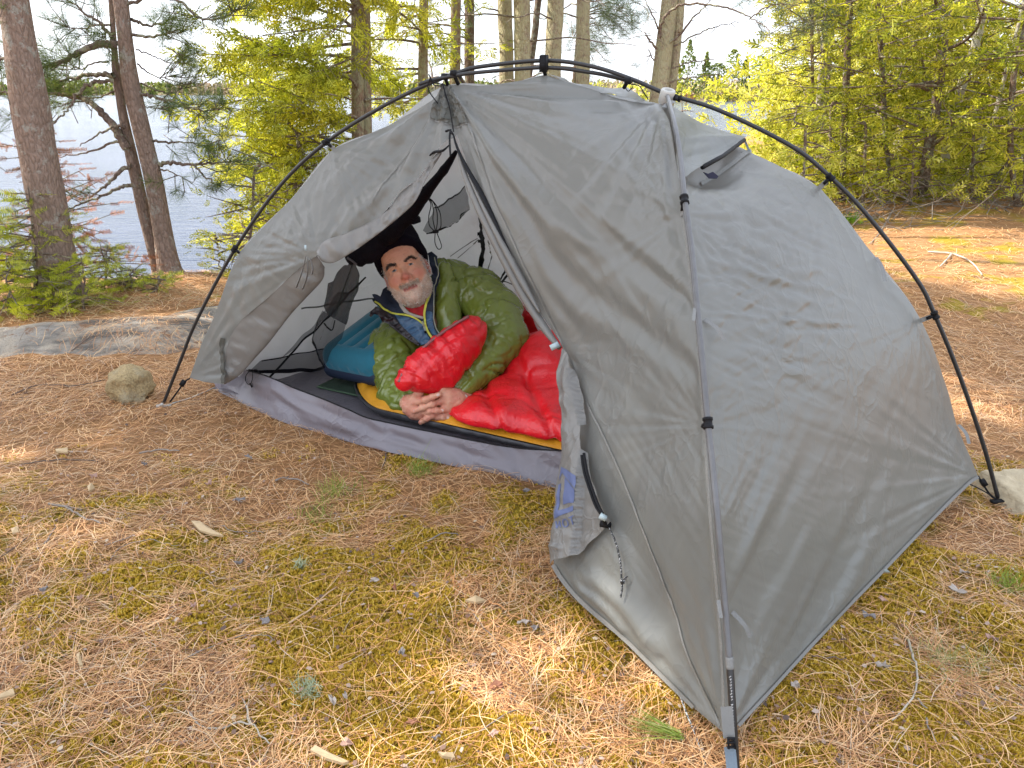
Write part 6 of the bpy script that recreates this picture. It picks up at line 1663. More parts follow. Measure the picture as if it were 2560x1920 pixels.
# ------------------------------------------------------------------ sleeping pads, pillow
PD = gp(1409, 1114, 0.085) - gp(940, 1010, 0.085); PD /= np.linalg.norm(PD); PN = np.array([-PD[1], PD[0], 0])
PC = gp(940, 1010, 0.085) - PD * 0.20
def pad(name, label, cat, org, ln, wd, z0, z1, m_top, m_side, nb, amp, taper):
    nu, nv = 150, 26; V = []; 
    for i in range(nu):
        for j in range(nv):
            u = ln * i / (nu - 1); v0_ = taper * max(0, 1 - u / 0.22) ** 1.6; v = wd * j / (nv - 1); v_ = v0_ + (wd - 1.3 * v0_) * j / (nv - 1)
            ev = min(v, wd - v); eu = min(u, ln - u); r = 0.035
            ed = min(1, math.sqrt(max(0, 1 - max(0, 1 - min(ev, eu) / r) ** 2)))
            rib = amp * (abs(math.sin(math.pi * u / nb)) ** 0.6 - 0.6) * min(1, ev / 0.04)
            rib += 0.3 * amp * vnoise(np.array([u * 30, v * 30, 1.0]))
            zz_ = z0 + (z1 - z0) * (0.55 + 0.45 * ed) + rib * ed
            q = org + PD * u + PN * v_; V.append([q[0], q[1], zz_])
    top = np.array(V); F = grid_faces(nu, nv)
    # wall round the rim
    idx = np.arange(nu * nv).reshape(nu, nv)
    rim = np.r_[idx[:, 0], idx[-1, 1:], idx[::-1, -1][1:], idx[0, ::-1][1:-1]]
    cen = org + PD * ln / 2 + PN * wd / 2; cen[2] = (z0 + z1) / 2
    R0 = top[rim]; out = R0 - cen; out[:, 2] = 0; out /= np.linalg.norm(out, axis=1)[:, None]
    W = []; ms = 7
    for k in range(ms):
        f = k / (ms - 1); q = R0 + out * 0.012 * math.sin(math.pi * (0.25 + 0.75 * f)); q[:, 2] = R0[:, 2] + (z0 - R0[:, 2]) * f; 
        q += out * (0.004 * vnoise(np.stack([np.arange(len(rim)) * 0.55, np.full(len(rim), f * 2), np.zeros(len(rim))], -1)))[:, None] * math.sin(math.pi * f); W.append(q)
    W = np.array(W); n = len(rim); FW = [[k * n + i, k * n + (i + 1) % n, (k + 1) * n + (i + 1) % n, (k + 1) * n + i] for k in range(ms - 1) for i in range(n)]
    root = thing(name, label, cat, cen - np.array([0, 0, (z1 - z0) / 2]))
    link_mesh("top_side", top, F, m_top, root); link_mesh("side_wall", W.reshape(-1, 3), FW, m_side, root)
    return root
t = NT("yellow_ripstop"); n1 = t.noise(26, 4)
M_yel = t.done(t.bsdf(t.mix(n1, (0.62, 0.27, 0.012), (0.78, 0.36, 0.02)), 0.45, t.bump(t.math('ADD', n1, t.math('MULTIPLY', t.noise(120, 3), 0.4)), 0.5, 0.006)))
M_padside = plain("dark_grey_pad_side", (0.055, 0.055, 0.06), 0.5, 0.2, 40, 0.4, 0.004)
M_foam = plain("dark_green_foam", (0.030, 0.055, 0.035), 0.8, 0.25, 50, 0.4, 0.004)
M_foamedge = plain("green_foam_edge", (0.10, 0.17, 0.10), 0.8, 0.25, 50, 0.4, 0.004)
pad("foam_mat", "thin dark green foam mat under the yellow sleeping pad", "sleeping mat", gp(800, 970, 0.03) + PD * 0.0 , 1.55, 0.62, 0.028, 0.046, M_foam, M_foamedge, 0.05, 0.003, 0)
pad("sleeping_pad", "yellow inflatable sleeping pad with dark grey sides in the tent", "sleeping pad", PC, 1.45, 0.54, 0.048, 0.088, M_yel, M_padside, 0.085, 0.014, 0.15)

M_teal = plain("teal_brushed_fabric", (0.004, 0.13, 0.195), 0.75, 0.10, 60, 0.3, 0.002, **{'Sheen Weight': 0.25})
a0 = at(818, 905, 2.62); a1 = at(860, 822, 2.86); b0 = at(925, 926, 2.50)
u_ = b0 - a0; u_ /= np.linalg.norm(u_); v_ = a1 - a0; v_ = v_ - u_ * (v_ @ u_); v_ /= np.linalg.norm(v_); w_ = np.cross(u_, v_); w_ = w_ if w_[2] > 0 else -w_
Rp = np.stack([u_, v_, w_], 1); cp_ = a0 + u_ * 0.135 + v_ * 0.17 + w_ * 0.012
S = SDF(cp_ - 0.28, cp_ + 0.28, 0.006)
S.rbox(cp_, (0.150, 0.20, 0.066), Rp, 0.058)
V, F = S.mesh(); V = relax(V, F, 2); q = (V - cp_) @ Rp
N = vnormals(V, F)
gro = sum(np.exp(-((q[:, 0] - g - 0.02 * q[:, 1]) / 0.010) ** 2) for g in (-0.055, 0.0, 0.055)) * (np.abs(q[:, 1]) < 0.15) * (q[:, 2] > 0)
edge = np.exp(-(q[:, 2] / 0.008) ** 2)
V = V - N * (0.014 * gro)[:, None] + N * (0.004 * edge * vnoise(np.stack([q[:, 0] * 60, q[:, 1] * 60, q[:, 2] * 5], -1)))[:, None]
pil = thing("pillow", "teal inflatable pillow at the head of the yellow pad", "pillow", (cp_[0], cp_[1], 0.09))
link_mesh("pillow_cover", V, F, M_teal, pil)
M_tealb = plain("navy_pillow_underside", (0.012, 0.022, 0.05), 0.7, 0.2, 60, 0.3)
S = SDF(cp_ - 0.28, cp_ + 0.28, 0.008); S.rbox(cp_ - w_ * 0.034, (0.152, 0.203, 0.038), Rp, 0.036); V, F = S.mesh(); link_mesh("pillow_base", relax(V, F, 2), F, M_tealb, pil)

# ------------------------------------------------------------------ person
def nylon(name, col, rough=0.3, wr=1.0, sc=1.0, coat=0.0):
    t = NT(name)
    n1 = t.noise(8 * sc, 4, 0.5, dist=0.8); n2 = t.noise(36 * sc, 3, 0.5, dist=1.0)
    r1 = t.math('ABSOLUTE', t.math('SUBTRACT', n1, 0.5)); r2 = t.math('ABSOLUTE', t.math('SUBTRACT', n2, 0.5))
    h = t.math('ADD', r1, t.math('MULTIPLY', r2, 0.6))
    c = t.mix(n1, tuple(k * 0.75 for k in col), tuple(min(1, k * 1.2) for k in col))
    return t.done(t.bsdf(c, rough, t.bump(h, 0.42 * wr, 0.03 / sc), **{'Specular IOR Level': 0.6, 'Coat Weight': coat, 'Coat Roughness': 0.25}))
M_green = nylon("olive_green_nylon", (0.160, 0.200, 0.030), 0.22, 0.6, 1.0, 0.35)
M_red = nylon("red_nylon", (0.74, 0.009, 0.018), 0.32, 0.7, 1.1)
M_navyj = plain("navy_jacket_lining", (0.012, 0.020, 0.040), 0.65, 0.3, 40, 0.5, 0.006)
M_blue = nylon("blue_quilted_nylon", (0.045, 0.11, 0.20), 0.45, 1.2, 2.2)
M_blklin = nylon("black_shiny_lining", (0.014, 0.010, 0.013), 0.25, 1.2, 2.5)
M_zipy = plain("lime_zip_edge", (0.55, 0.55, 0.07), 0.6, 0.12, 300, 0.3)
M_shirt = plain("red_shirt", (0.36, 0.012, 0.015), 0.8, 0.2, 80, 0.3)
M_collar = plain("pale_checked_collar", (0.42, 0.39, 0.35), 0.8, 0.35, 90, 0.2)
M_hat = plain("black_knit", (0.006, 0.004, 0.008), 0.9, 0.4, 400, 0.6, 0.002, **{"Specular IOR Level": 0.08})
M_grip = plain("grey_zip_line", (0.30, 0.31, 0.24), 0.6, 0.2, 300, 0.3)
t = NT("skin")
red = t.attr("red"); lip = t.attr("lip"); shv = t.attr("stubble")
base = t.mix(t.noise(55, 5, 0.65), (0.60, 0.295, 0.185), (0.72, 0.40, 0.27))
c = t.mix(red, base, (0.50, 0.130, 0.095)); c = t.mix(shv, c, (0.64, 0.50, 0.41)); c = t.mix(lip, c, (0.36, 0.105, 0.09))
c = t.mix(t.ramp(t.noise(130, 3), [(0.60, 0.0), (0.68, 0.22)]), c, (0.25, 0.09, 0.06))
M_skin = t.done(t.bsdf(c, 0.48, t.bump(t.math('ADD', t.noise(240, 4, 0.7), t.math('MULTIPLY', t.noise(70, 4), 0.8)), 0.30, 0.003), **{'Subsurface Weight': 0.12, 'Subsurface Radius': (0.008, 0.003, 0.0015), 'Specular IOR Level': 0.4}))

ROLL = math.radians(21.5)
hr = RIGHT * math.cos(ROLL) + UP * math.sin(ROLL); hu = -RIGHT * math.sin(ROLL) + UP * math.cos(ROLL); hf = -FWD
# small nod: chin in
nod = math.radians(4)
hu, hf = hu * math.cos(nod) + hf * math.sin(nod) * 1.0, hf * math.cos(nod) - hu * math.sin(nod)
HR = np.stack([hr * 0.955, hf, hu], 1); HO = pz(1006, 668, 2.475)
def hw(p): return HO + HR @ np.asarray(p, float)

pers = thing("person", "bearded man in a black beanie and green puffy jacket, hands clasped", "person", at(1085, 960, 2.5) * np.array([1, 1, 0]) + np.array([0, 0, 0.09]))
S = SDF((-0.105, -0.21, -0.20), (0.105, 0.05, 0.15), 0.0021)
S.ell((0, -0.092, 0.030), (0.076, 0.098, 0.105), None, 0.01)
S.ell((0, -0.052, -0.045), (0.063, 0.056, 0.078), None, 0.03)
for s_ in (-1, 1):
    S.ell((s_ * 0.045, -0.070, -0.066), (0.021, 0.035, 0.032), None, 0.03)
    S.ell((s_ * 0.040, -0.022, -0.034), (0.026, 0.022, 0.026), None, 0.02)
    S.cap((s_ * 0.010, 0.001, 0.0135), (s_ * 0.044, -0.012, 0.0150), 0.0095, 0.0095, 0.010)
S.ell((0, -0.020, 0.050), (0.056, 0.028, 0.035), None, 0.03)
for zf_ in (0.031, 0.040, 0.049): S.chain([(-0.032, 0.004 - 0.012, zf_), (0, 0.011 - 0.012 * (zf_ > 0.045), zf_ + 0.002), (0.034, 0.004 - 0.012, zf_)], [0.001] * 3, 0.001) if False else None
S.ell((0, -0.018, -0.098), (0.028, 0.026, 0.022), None, 0.022)
S.cap((-0.018, -0.012, -0.070), (0.018, -0.012, -0.070), 0.022, 0.022, 0.016)
for s_ in (-1, 1):
    S.ell((s_ * 0.031, 0.010, -0.001), (0.0185, 0.016, 0.0110), None, 0.007, True)
S.cap((0, -0.002, 0.006), (0, 0.016, -0.028), 0.0075, 0.0105, 0.008)
S.ell((0, 0.018, -0.034), (0.0135, 0.0130, 0.0115), None, 0.006)
for s_ in (-1, 1): S.ell((s_ * 0.0140, 0.007, -0.038), (0.0080, 0.0105, 0.0080), None, 0.005)
for s_ in (-1, 1): S.ell((s_ * 0.0065, 0.016, -0.0445), (0.0038, 0.0055, 0.0035), None, 0.003, True)
S.chain([(-0.025, 0.002, -0.060), (0, 0.009, -0.055), (0.025, 0.002, -0.060)], [0.008, 0.011, 0.008], 0.008)
S.chain([(-0.024, 0.002, -0.0695), (0, 0.0115, -0.0665), (0.024, 0.002, -0.0690)], [0.003, 0.0045, 0.003], 0.004)
S.chain([(-0.021, 0.001, -0.0755), (0, 0.0105, -0.0775), (0.021, 0.001, -0.0755)], [0.0032, 0.0046, 0.0032], 0.004)
for a_, b_ in (((-0.027, 0.004, -0.0722), (0, 0.0165, -0.0715)), ((0, 0.0165, -0.0715), (0.027, 0.004, -0.0715))): S.cap(a_, b_, 0.0016, 0.0016, 0.002, True)
# eyelids
for s_ in (-1, 1):
    S.chain([(s_ * 0.0150, -0.004, -0.0012), (s_ * 0.024, 0.0034, 0.0064), (s_ * 0.034, 0.0034, 0.0060), (s_ * 0.0475, -0.007, -0.0020)], [0.0025, 0.0034, 0.0036, 0.0030], 0.003)
    S.chain([(s_ * 0.0150, -0.004, -0.0025), (s_ * 0.024, 0.0012, -0.0078), (s_ * 0.034, 0.0008, -0.0078), (s_ * 0.0460, -0.007, -0.0040)], [0.0022, 0.0030, 0.0032, 0.0026], 0.003)
    S.ell((s_ * 0.030, -0.002, -0.0155), (0.014, 0.008, 0.005), None, 0.008)
    # ears
    S.ell((s_ * 0.077, -0.092, -0.016), (0.0075, 0.019, 0.031), np.array(look((1, -0.45 * s_ * s_, 0))) if False else None, 0.006)
    S.ell((s_ * 0.083, -0.086, -0.012), (0.005, 0.010, 0.018), None, 0.004, True)
    # fold from nose to mouth corner
    S.cap((s_ * 0.020, 0.006, -0.037), (s_ * 0.034, -0.004, -0.062), 0.0022, 0.0018, 0.006, True)
S.cap((0, -0.105, -0.080), (0.0, -0.185, -0.18), 0.052, 0.042, 0.03)
V, F = S.mesh(); V = relax(V, F, 2, 0.4); N = vnormals(V, F); X_, Y_, Z_ = V.T; fr = (Y_ > -0.06)
wrk = np.zeros(len(V))
for zf_, a_ in ((0.030, 1.0), (0.039, 1.2), (0.048, 0.9)): wrk += a_ * np.exp(-((Z_ - zf_ - 0.0025 * np.sin(X_ * 70 + zf_ * 900) + 3.0 * X_ ** 2) / 0.0015) ** 2) * (np.abs(X_) < 0.045)
for s_ in (-1, 1):
    wrk += 0.9 * np.exp(-((Z_ + 0.0165 - 0.25 * (s_ * X_ - 0.031)) / 0.0016) ** 2) * np.exp(-((s_ * X_ - 0.032) / 0.014) ** 2)
    for sl in (-0.5, 0.0, 0.45): wrk += 0.9 * np.exp(-((Z_ + 0.002 - sl * (s_ * X_ - 0.048)) / 0.0012) ** 2) * np.exp(-((s_ * X_ - 0.057) / 0.006) ** 2)
    wrk += 0.8 * np.exp(-((s_ * X_ - 0.005 - 0.1 * (Z_ - 0.01)) / 0.0014) ** 2) * np.exp(-((Z_ - 0.016) / 0.008) ** 2)
V = V - N * (0.0013 * wrk * fr)[:, None] + N * (0.0006 * fbm(V * 120, 3))[:, None]
Lh = V.copy()
def bump3(c, r): return np.exp(-np.sum(((Lh - np.array(c)) / np.array(r)) ** 2, 1))
redA = np.clip(1.0 * bump3((0, 0.022, -0.035), (0.018, 0.02, 0.016)) + 0.75 * (bump3((-0.042, -0.01, -0.034), (0.022, 0.03, 0.02)) + bump3((0.042, -0.01, -0.034), (0.022, 0.03, 0.02))) + 0.35 * bump3((0, 0, 0.05), (0.06, 0.03, 0.03)) + 0.9 * (np.abs(Lh[:, 0]) > 0.074) * (Lh[:, 1] < -0.06), 0, 1)
mz = -0.0717; lipA = np.clip(1.3 * np.exp(-((Lh[:, 2] - mz) / 0.0065) ** 2) * (np.abs(Lh[:, 0]) < 0.025) * (Lh[:, 1] > -0.002), 0, 1)
beard_line = -0.054 - 0.16 * (np.abs(Lh[:, 0]) - 0.03).clip(0) * 0 + 0.55 * (np.abs(Lh[:, 0]) - 0.045).clip(0) - 0.010 * np.exp(-((np.abs(Lh[:, 0]) - 0.037) / 0.012) ** 2)
stub = sstep(0.004, -0.010, Lh[:, 2] - beard_line) * (1 - lipA) * (Lh[:, 2] > -0.135)
head = (hw(np.zeros(3)) + (HR @ V.T).T, F, redA, lipA, stub * 0.75)

# hands, from the photo's finger positions
zh = lambda x, y, Y: at(900 + x / 6.32, 850 + y / 6.32, Y)
U = 0.000198
HS_lo = np.min([zh(640, 560, 2.12), zh(1750, 1400, 2.36)], 0); HS_hi = np.max([zh(640, 560, 2.36), zh(1750, 1400, 2.12)], 0)
S = SDF(np.minimum(HS_lo, HS_hi) - 0.02, np.maximum(HS_lo, HS_hi) + 0.02, 0.0022)
def fing(pts, r0, r1, k=0.004, kn=True):
    P = [zh(*p) for p in pts]; rs = np.linspace(r0, r1, len(P))
    S.chain(P, rs, k)
    if kn:
        for i in range(1, len(P) - 1): S.ell(P[i] - FWD * 0.001, [rs[i] * 1.06] * 3, None, 0.005)
S.chain([zh(640, 1030, 2.285), zh(770, 1010, 2.262), zh(860, 1030, 2.250)], [0.026, 0.027, 0.027], 0.015)
S.chain([zh(800, 1060, 2.255), zh(880, 1130, 2.250), zh(980, 1180, 2.245)], [0.026, 0.024, 0.018], 0.015)
S.cap(zh(860, 950, 2.250), zh(870, 1130, 2.250), 0.021, 0.022, 0.012)
fing([(860, 960, 2.245), (930, 840, 2.238), (1010, 735, 2.236), (1075, 630, 2.238)], 0.0155, 0.0088, 0.010)
fing([(875, 985, 2.232), (1030, 945, 2.212), (1140, 902, 2.206), (1250, 864, 2.207)], 0.0112, 0.0084)
fing([(990, 1150, 2.232), (1110, 1125, 2.212), (1215, 1115, 2.206), (1312, 1116, 2.208)], 0.0112, 0.0084)
fing([(1120, 1240, 2.235), (1220, 1222, 2.220), (1310, 1220, 2.214), (1398, 1230, 2.216)], 0.0105, 0.0080)
fing([(1180, 1300, 2.250), (1250, 1270, 2.232), (1330, 1250, 2.232)], 0.009, 0.0075)
S.chain([zh(1760, 900, 2.300), zh(1640, 930, 2.275), zh(1520, 950, 2.250), zh(1400, 960, 2.240)], [0.026, 0.027, 0.031, 0.029], 0.015)
S.chain([zh(1480, 870, 2.250), zh(1380, 880, 2.240), zh(1310, 900, 2.236)], [0.022, 0.020, 0.016], 0.015)
S.chain([zh(1480, 1050, 2.248), zh(1380, 1080, 2.238), zh(1290, 1130, 2.238)], [0.024, 0.022, 0.016], 0.015)
fing([(1440, 830, 2.245), (1290, 800, 2.236), (1180, 785, 2.232), (1100, 745, 2.234)], 0.0150, 0.0084, 0.010)
fing([(1310, 950, 2.226), (1150, 1012, 2.210), (990, 1072, 2.214), (852, 1122, 2.222)], 0.0116, 0.0086)
fing([(1260, 1140, 2.228), (1150, 1190, 2.214), (1050, 1245, 2.214), (962, 1300, 2.220)], 0.0110, 0.0084)
fing([(1280, 1230, 2.240), (1200, 1280, 2.236), (1120, 1305, 2.238)], 0.0100, 0.0080)
V, F = S.mesh(); V = relax(V, F, 2, 0.4)
N = vnormals(V, F); V = V + N * (0.0009 * fbm(V * 160, 3))[:, None]
hred = np.clip(0.35 + 0.35 * vnoise(V * 60), 0, 0.7)
hands = (V, F, hred, np.zeros(len(V)), np.zeros(len(V)))

# arms and trunk under the clothes
J = lambda x, y, Y: at(x, y, Y)
SH1, EL1, WR1 = J(985, 872, 2.60), J(1000, 990, 2.40), zh(760, 1015, 2.275)
SH2, EL2, WR2 = J(1188, 738, 2.64), J(1265, 858, 2.47), zh(1650, 925, 2.280)
CH = J(1100, 870, 2.78); HIP = J(1330, 960, 2.62); NECK = hw((0.01, -0.165, -0.20))
S = SDF(np.min([SH1, EL1, HIP, WR1], 0) - 0.2, np.max([SH1, EL2, HIP, WR2, SH2, NECK], 0) + 0.2, 0.011)
S.chain([SH1, EL1, WR1], [0.052, 0.040, 0.024], 0.03); S.chain([SH2, EL2, WR2], [0.055, 0.042, 0.024], 0.03)
MS = (SH1 + SH2) / 2 + np.array([0, 0.07, 0])
S.chain([SH1, MS, SH2], [0.05, 0.055, 0.05], 0.04); S.chain([MS, CH, HIP], [0.06, 0.09, 0.11], 0.05); S.cap(NECK, MS, 0.045, 0.05, 0.03)
leg = HIP + PD * 0.55; leg[2] = 0.17; S2_ = S; 
V, F = S.mesh(); trunk_ = (relax(V, F, 2), F, np.zeros(len(V)), np.zeros(len(V)), np.zeros(len(V)))
Vs_, Fs_, at_ = [], [], [[], [], []]; nn_ = 0
for V, F, a_, b_, c_ in (head, hands, trunk_):
    Vs_.append(V); Fs_.append(F + nn_); nn_ += len(V)
    for q, w_2 in zip(at_, (a_, b_, c_)): q.append(w_2)
body = link_mesh("body", np.vstack(Vs_), np.vstack(Fs_), M_skin, pers)
for nm, q in zip(("red", "lip", "stubble"), at_):
    a_ = body.data.attributes.new(nm, 'FLOAT', 'POINT'); a_.data.foreach_set("value", np.concatenate(q).astype(np.float32))
# nails
mb = MB()
for x, y, Y, dx, dy in [(1232, 866, 2.1985, 1, -0.35), (1292, 1112, 2.1995, 1, 0), (1380, 1230, 2.2075, 1, 0.1), (872, 1108, 2.2135, -1, 0.35), (976, 1286, 2.2115, -0.8, 0.55), (1062, 640, 2.230, 0.5, -1), (1118, 748, 2.226, -1, -0.4)]:
    c0 = zh(x, y, Y); d = RIGHT * dx - UP * dy; d /= np.linalg.norm(d); Rn = np.stack([d, np.cross(-FWD, d), -FWD], 1)
    a = np.linspace(0, 2 * np.pi, 13)[:-1]; ring = np.stack([0.0058 * np.cos(a), 0.0042 * np.sin(a), 0 * a - 0.0010], -1)
    mb.add(np.vstack([[c0], c0 + ring @ Rn.T]), [[0, i + 1, (i + 1) % 12 + 1] for i in range(12)])
mb.build("fingernails", plain("nail", (0.60, 0.40, 0.33), 0.3, 0.05, 50, 0), body)
# eyes
def sph(c, r, R, k=14, m=10, cut=1.0):
    V = []; 
    for i in range(m + 1):
        th = math.pi * cut * i / m
        for j in range(k): ph = 2 * math.pi * j / k; V.append([r * math.sin(th) * math.cos(ph), r * math.cos(th), r * math.sin(th) * math.sin(ph)])
    F = [[i * k + j, i * k + (j + 1) % k, (i + 1) * k + (j + 1) % k, (i + 1) * k + j] for i in range(m) for j in range(k)]
    return np.asarray(c) + np.array(V) @ R.T, F
M_eye = plain("eye_white", (0.55, 0.50, 0.47), 0.25, 0.05, 60, 0); M_iris = plain("grey_blue_iris", (0.065, 0.075, 0.08), 0.2, 0.3, 300, 0); M_pup = plain("pupil", (0.004, 0.004, 0.004), 0.15, 0, 10, 0)
for s_ in (-1, 1):
    ec = (s_ * 0.0310, -0.0105, -0.0003); mb = MB(); V, F = sph(hw(ec), 0.0122, HR); mb.add(V, F); e = mb.build("eye", M_eye, body)
    mb = MB(); V, F = sph(hw(np.array(ec) + np.array([0, 0.0006, -0.0010])), 0.0122, HR, 16, 4, 0.155); mb.add(V, F); mb.build("iris", M_iris, body)
    mb = MB(); V, F = sph(hw(np.array(ec) + np.array([0, 0.0011, -0.0010])), 0.0122, HR, 12, 3, 0.065); mb.add(V, F); mb.build("pupil", M_pup, body)
# hair: beard, moustache, brows, sides
rb = np.random.default_rng(55)
def strands(P, D, L, w, rg, curl=0.3):
    n = len(P); D = D / np.linalg.norm(D, axis=1)[:, None]; s = np.cross(D, rg.normal(size=(n, 3))); s /= np.linalg.norm(s, axis=1)[:, None]
    c = rg.normal(size=(n, 3)) * curl; V = np.zeros((n, 6, 3))
    for k, f in enumerate((0, 0.55, 1.0)):
        q = P + D * (L * f)[:, None] + c * (L * f * f)[:, None]; ww = w * (1, 0.85, 0.35)[k] / 2
        V[:, 2 * k] = q - s * ww; V[:, 2 * k + 1] = q + s * ww
    F = np.array([[0, 1, 3, 2], [2, 3, 5, 4]])[None] + (np.arange(n) * 6)[:, None, None]
    return V.reshape(-1, 3), F.reshape(-1, 4)
Nh = vnormals(Lh, head[1]); 
def hair(name, wgt, n, Ld, L, w, cols, seed, jit=0.35):
    rg = np.random.default_rng(seed); p = wgt / wgt.sum(); i = rg.choice(len(Lh), n, p=p)
    P = Lh[i] + rg.normal(size=(n, 3)) * 0.0008; D = Nh[i] * 0.45 + Ld(Lh[i]) + rg.normal(size=(n, 3)) * jit
    Vl, F = strands(P, D, rg.uniform(*L, n), w, rg); t = NT(name + "_colour")
    m = t.done(t.bsdf(t.ramp(t.island(), [(k / (len(cols) - 1), c) for k, c in enumerate(cols)]), 0.6))
    return link_mesh(name, HO + Vl @ HR.T, F, m, pers, False)
x_, y_, z_ = Lh.T
bw = stub * (y_ > -0.115) * (z_ < -0.035) * np.where(z_ < -0.075, 1.0, 0.75) * (1 - 0.85 * np.exp(-((np.abs(x_) - 0.030) / 0.006) ** 2 - ((z_ + 0.078) / 0.006) ** 2))
dn = lambda p: np.stack([p[:, 0] * 6, np.full(len(p), 0.15), np.full(len(p), -0.75)], -1)
hair("beard", bw ** 1.2, 5800, dn, (0.0016, 0.0046), 0.0009, [(0.24, 0.19, 0.15), (0.55, 0.48, 0.41), (0.78, 0.74, 0.68), (0.88, 0.85, 0.80)], 1)
mw = np.exp(-((z_ + 0.0595) / 0.0065) ** 2) * (np.abs(x_) < 0.034) * (y_ > -0.01)
hair("moustache", mw, 900, lambda p: np.stack([p[:, 0] * 14, np.full(len(p), 0.25), np.full(len(p), -0.7)], -1), (0.004, 0.008), 0.0009, [(0.22, 0.16, 0.11), (0.48, 0.40, 0.31), (0.75, 0.68, 0.58)], 2)
bx = np.abs(x_); arch_z = 0.0135 + 0.0060 * sstep(0.012, 0.036, bx) - 0.0085 * sstep(0.038, 0.052, bx)
ew = np.exp(-((z_ - arch_z) / 0.0030) ** 2) * (bx > 0.012) * (bx < 0.051) * (y_ > -0.03)
for s_ in (-1, 1): hair("eyebrow", ew * (s_ * x_ > 0), 290, lambda p: np.stack([np.sign(p[:, 0]) * 0.9, np.full(len(p), 0.1), 0.35 - 14 * (np.abs(p[:, 0]) - 0.03).clip(0)], -1), (0.005, 0.010), 0.0011, [(0.018, 0.012, 0.010), (0.05, 0.035, 0.028), (0.10, 0.075, 0.06)], 3, 0.2)
sw = (bx > 0.060) * (z_ > -0.045) * (z_ < 0.03) * (y_ < -0.035) * (y_ > -0.085) * 1.0
hair("side_hair", sw, 900, lambda p: np.stack([p[:, 0] * 2, np.full(len(p), -0.5), np.full(len(p), -0.7)], -1), (0.004, 0.010), 0.0009, [(0.25, 0.23, 0.21), (0.55, 0.52, 0.49), (0.75, 0.73, 0.70)], 4)
# beanie
S = SDF((-0.13, -0.25, -0.06), (0.13, 0.06, 0.25), 0.0042)
S.ell((0, -0.088, 0.050), (0.089, 0.112, 0.118), None, 0.01); S.ell((0.005, -0.105, 0.135), (0.062, 0.07, 0.085), None, 0.05)
g = np.meshgrid(*S.ax, indexing='ij'); brim = g[2] - (0.060 + 0.60 * g[1]) - 0.05 * (np.abs(g[0]) / 0.09) ** 2 * -0.15
cuff = np.exp(-((brim - 0.022) / 0.020) ** 4); S.f = np.maximum(S.f - 0.0065 * cuff, -brim).astype(np.float32)
V, F = S.mesh(); V = relax(V, F, 2); N = vnormals(V, F); V = V + N * (0.0016 * fbm(V * 40, 3))[:, None]
link_mesh("beanie", HO + V @ HR.T, F, M_hat, pers)

# ------------------------------------------------------------------ green jacket
lo = np.min([SH1, EL1, WR1, HIP], 0) - 0.17; hi = np.max([SH1, SH2, EL2, HIP], 0) + 0.17
S = SDF(lo, hi, 0.0055)
S.chain([SH1 + np.array([0.0, 0.0, -0.005]), J(990, 900, 2.53), J(997, 985, 2.40)], [0.088, 0.088, 0.070], 0.03)
S.chain([J(997, 985, 2.40), J(1018, 1006, 2.335), J(1034, 1013, 2.295)], [0.068, 0.055, 0.040], 0.02)
S.chain([J(1135, 700, 2.68), J(1190, 735, 2.64), J(1240, 790, 2.56), J(1262, 848, 2.475)], [0.060, 0.092, 0.090, 0.080], 0.035)
S.chain([J(1262, 848, 2.475), J(1215, 908, 2.39), J(1160, 962, 2.310), J(1148, 972, 2.295)], [0.076, 0.062, 0.043, 0.037], 0.02)
S.chain([SH1, J(1070, 800, 2.68), J(1135, 715, 2.70)], [0.085, 0.115, 0.075], 0.05)
S.chain([J(1070, 810, 2.70), J(1110, 880, 2.70), J(1300, 950, 2.72)], [0.14, 0.15, 0.14], 0.05)
S.chain([J(1105, 668, 2.66), J(1130, 690, 2.66)], [0.035, 0.05], 0.03)
S.chain([J(1112, 668, 2.60), J(1118, 720, 2.56), J(1118, 775, 2.52), J(1126, 825, 2.50), J(1145, 870, 2.50)], [0.022, 0.034, 0.040, 0.044, 0.05], 0.02)
V, F = S.mesh(); V = relax(V, F, 2); N = vnormals(V, F)
def limb_wr(V, pts, rad, freq, amp, seed):
    P = np.array(pts); best = np.full(len(V), 1e9); s_ = np.zeros(len(V)); ang = np.zeros(len(V)); acc = 0
    for i in range(len(P) - 1):
        e = P[i + 1] - P[i]; L = np.linalg.norm(e); t_ = np.clip(((V - P[i]) @ e) / (L * L), 0, 1); d = V - P[i] - t_[:, None] * e; dd = np.linalg.norm(d, axis=1)
        k = dd < best; best = np.where(k, dd, best); s_ = np.where(k, acc + t_ * L, s_); acc += L
        ref = np.cross(e, [0.3, 0.2, 1.0]); ref /= np.linalg.norm(ref); r2 = np.cross(e / L, ref); ang = np.where(k, np.arctan2(d @ ref, d @ r2), ang)
    m = sstep(rad * 1.25, rad * 0.9, best)
    q = np.stack([s_ * freq + 0.7 * np.sin(ang * 2 + seed), np.cos(ang) * 0.9, np.sin(ang) * 0.9 + seed], -1)
    w = 1 - np.abs(vnoise(q)) * 2.0
    q2 = np.stack([s_ * freq * 2.3, np.cos(ang) * 1.6 + 5, np.sin(ang) * 1.6 + seed], -1)
    return amp * m * (0.5 - 1.5 * np.exp(-(vnoise(q) / 0.16) ** 2) - 0.55 * np.exp(-(vnoise(q2) / 0.15) ** 2))
dsp = limb_wr(V, [SH1, J(990, 900, 2.53), J(997, 985, 2.40), J(1034, 1013, 2.295)], 0.115, 17, 0.0055, 1)
dsp += limb_wr(V, [J(1135, 700, 2.68), J(1190, 735, 2.64), J(1262, 848, 2.475), J(1160, 962, 2.31)], 0.125, 19, 0.0070, 4)
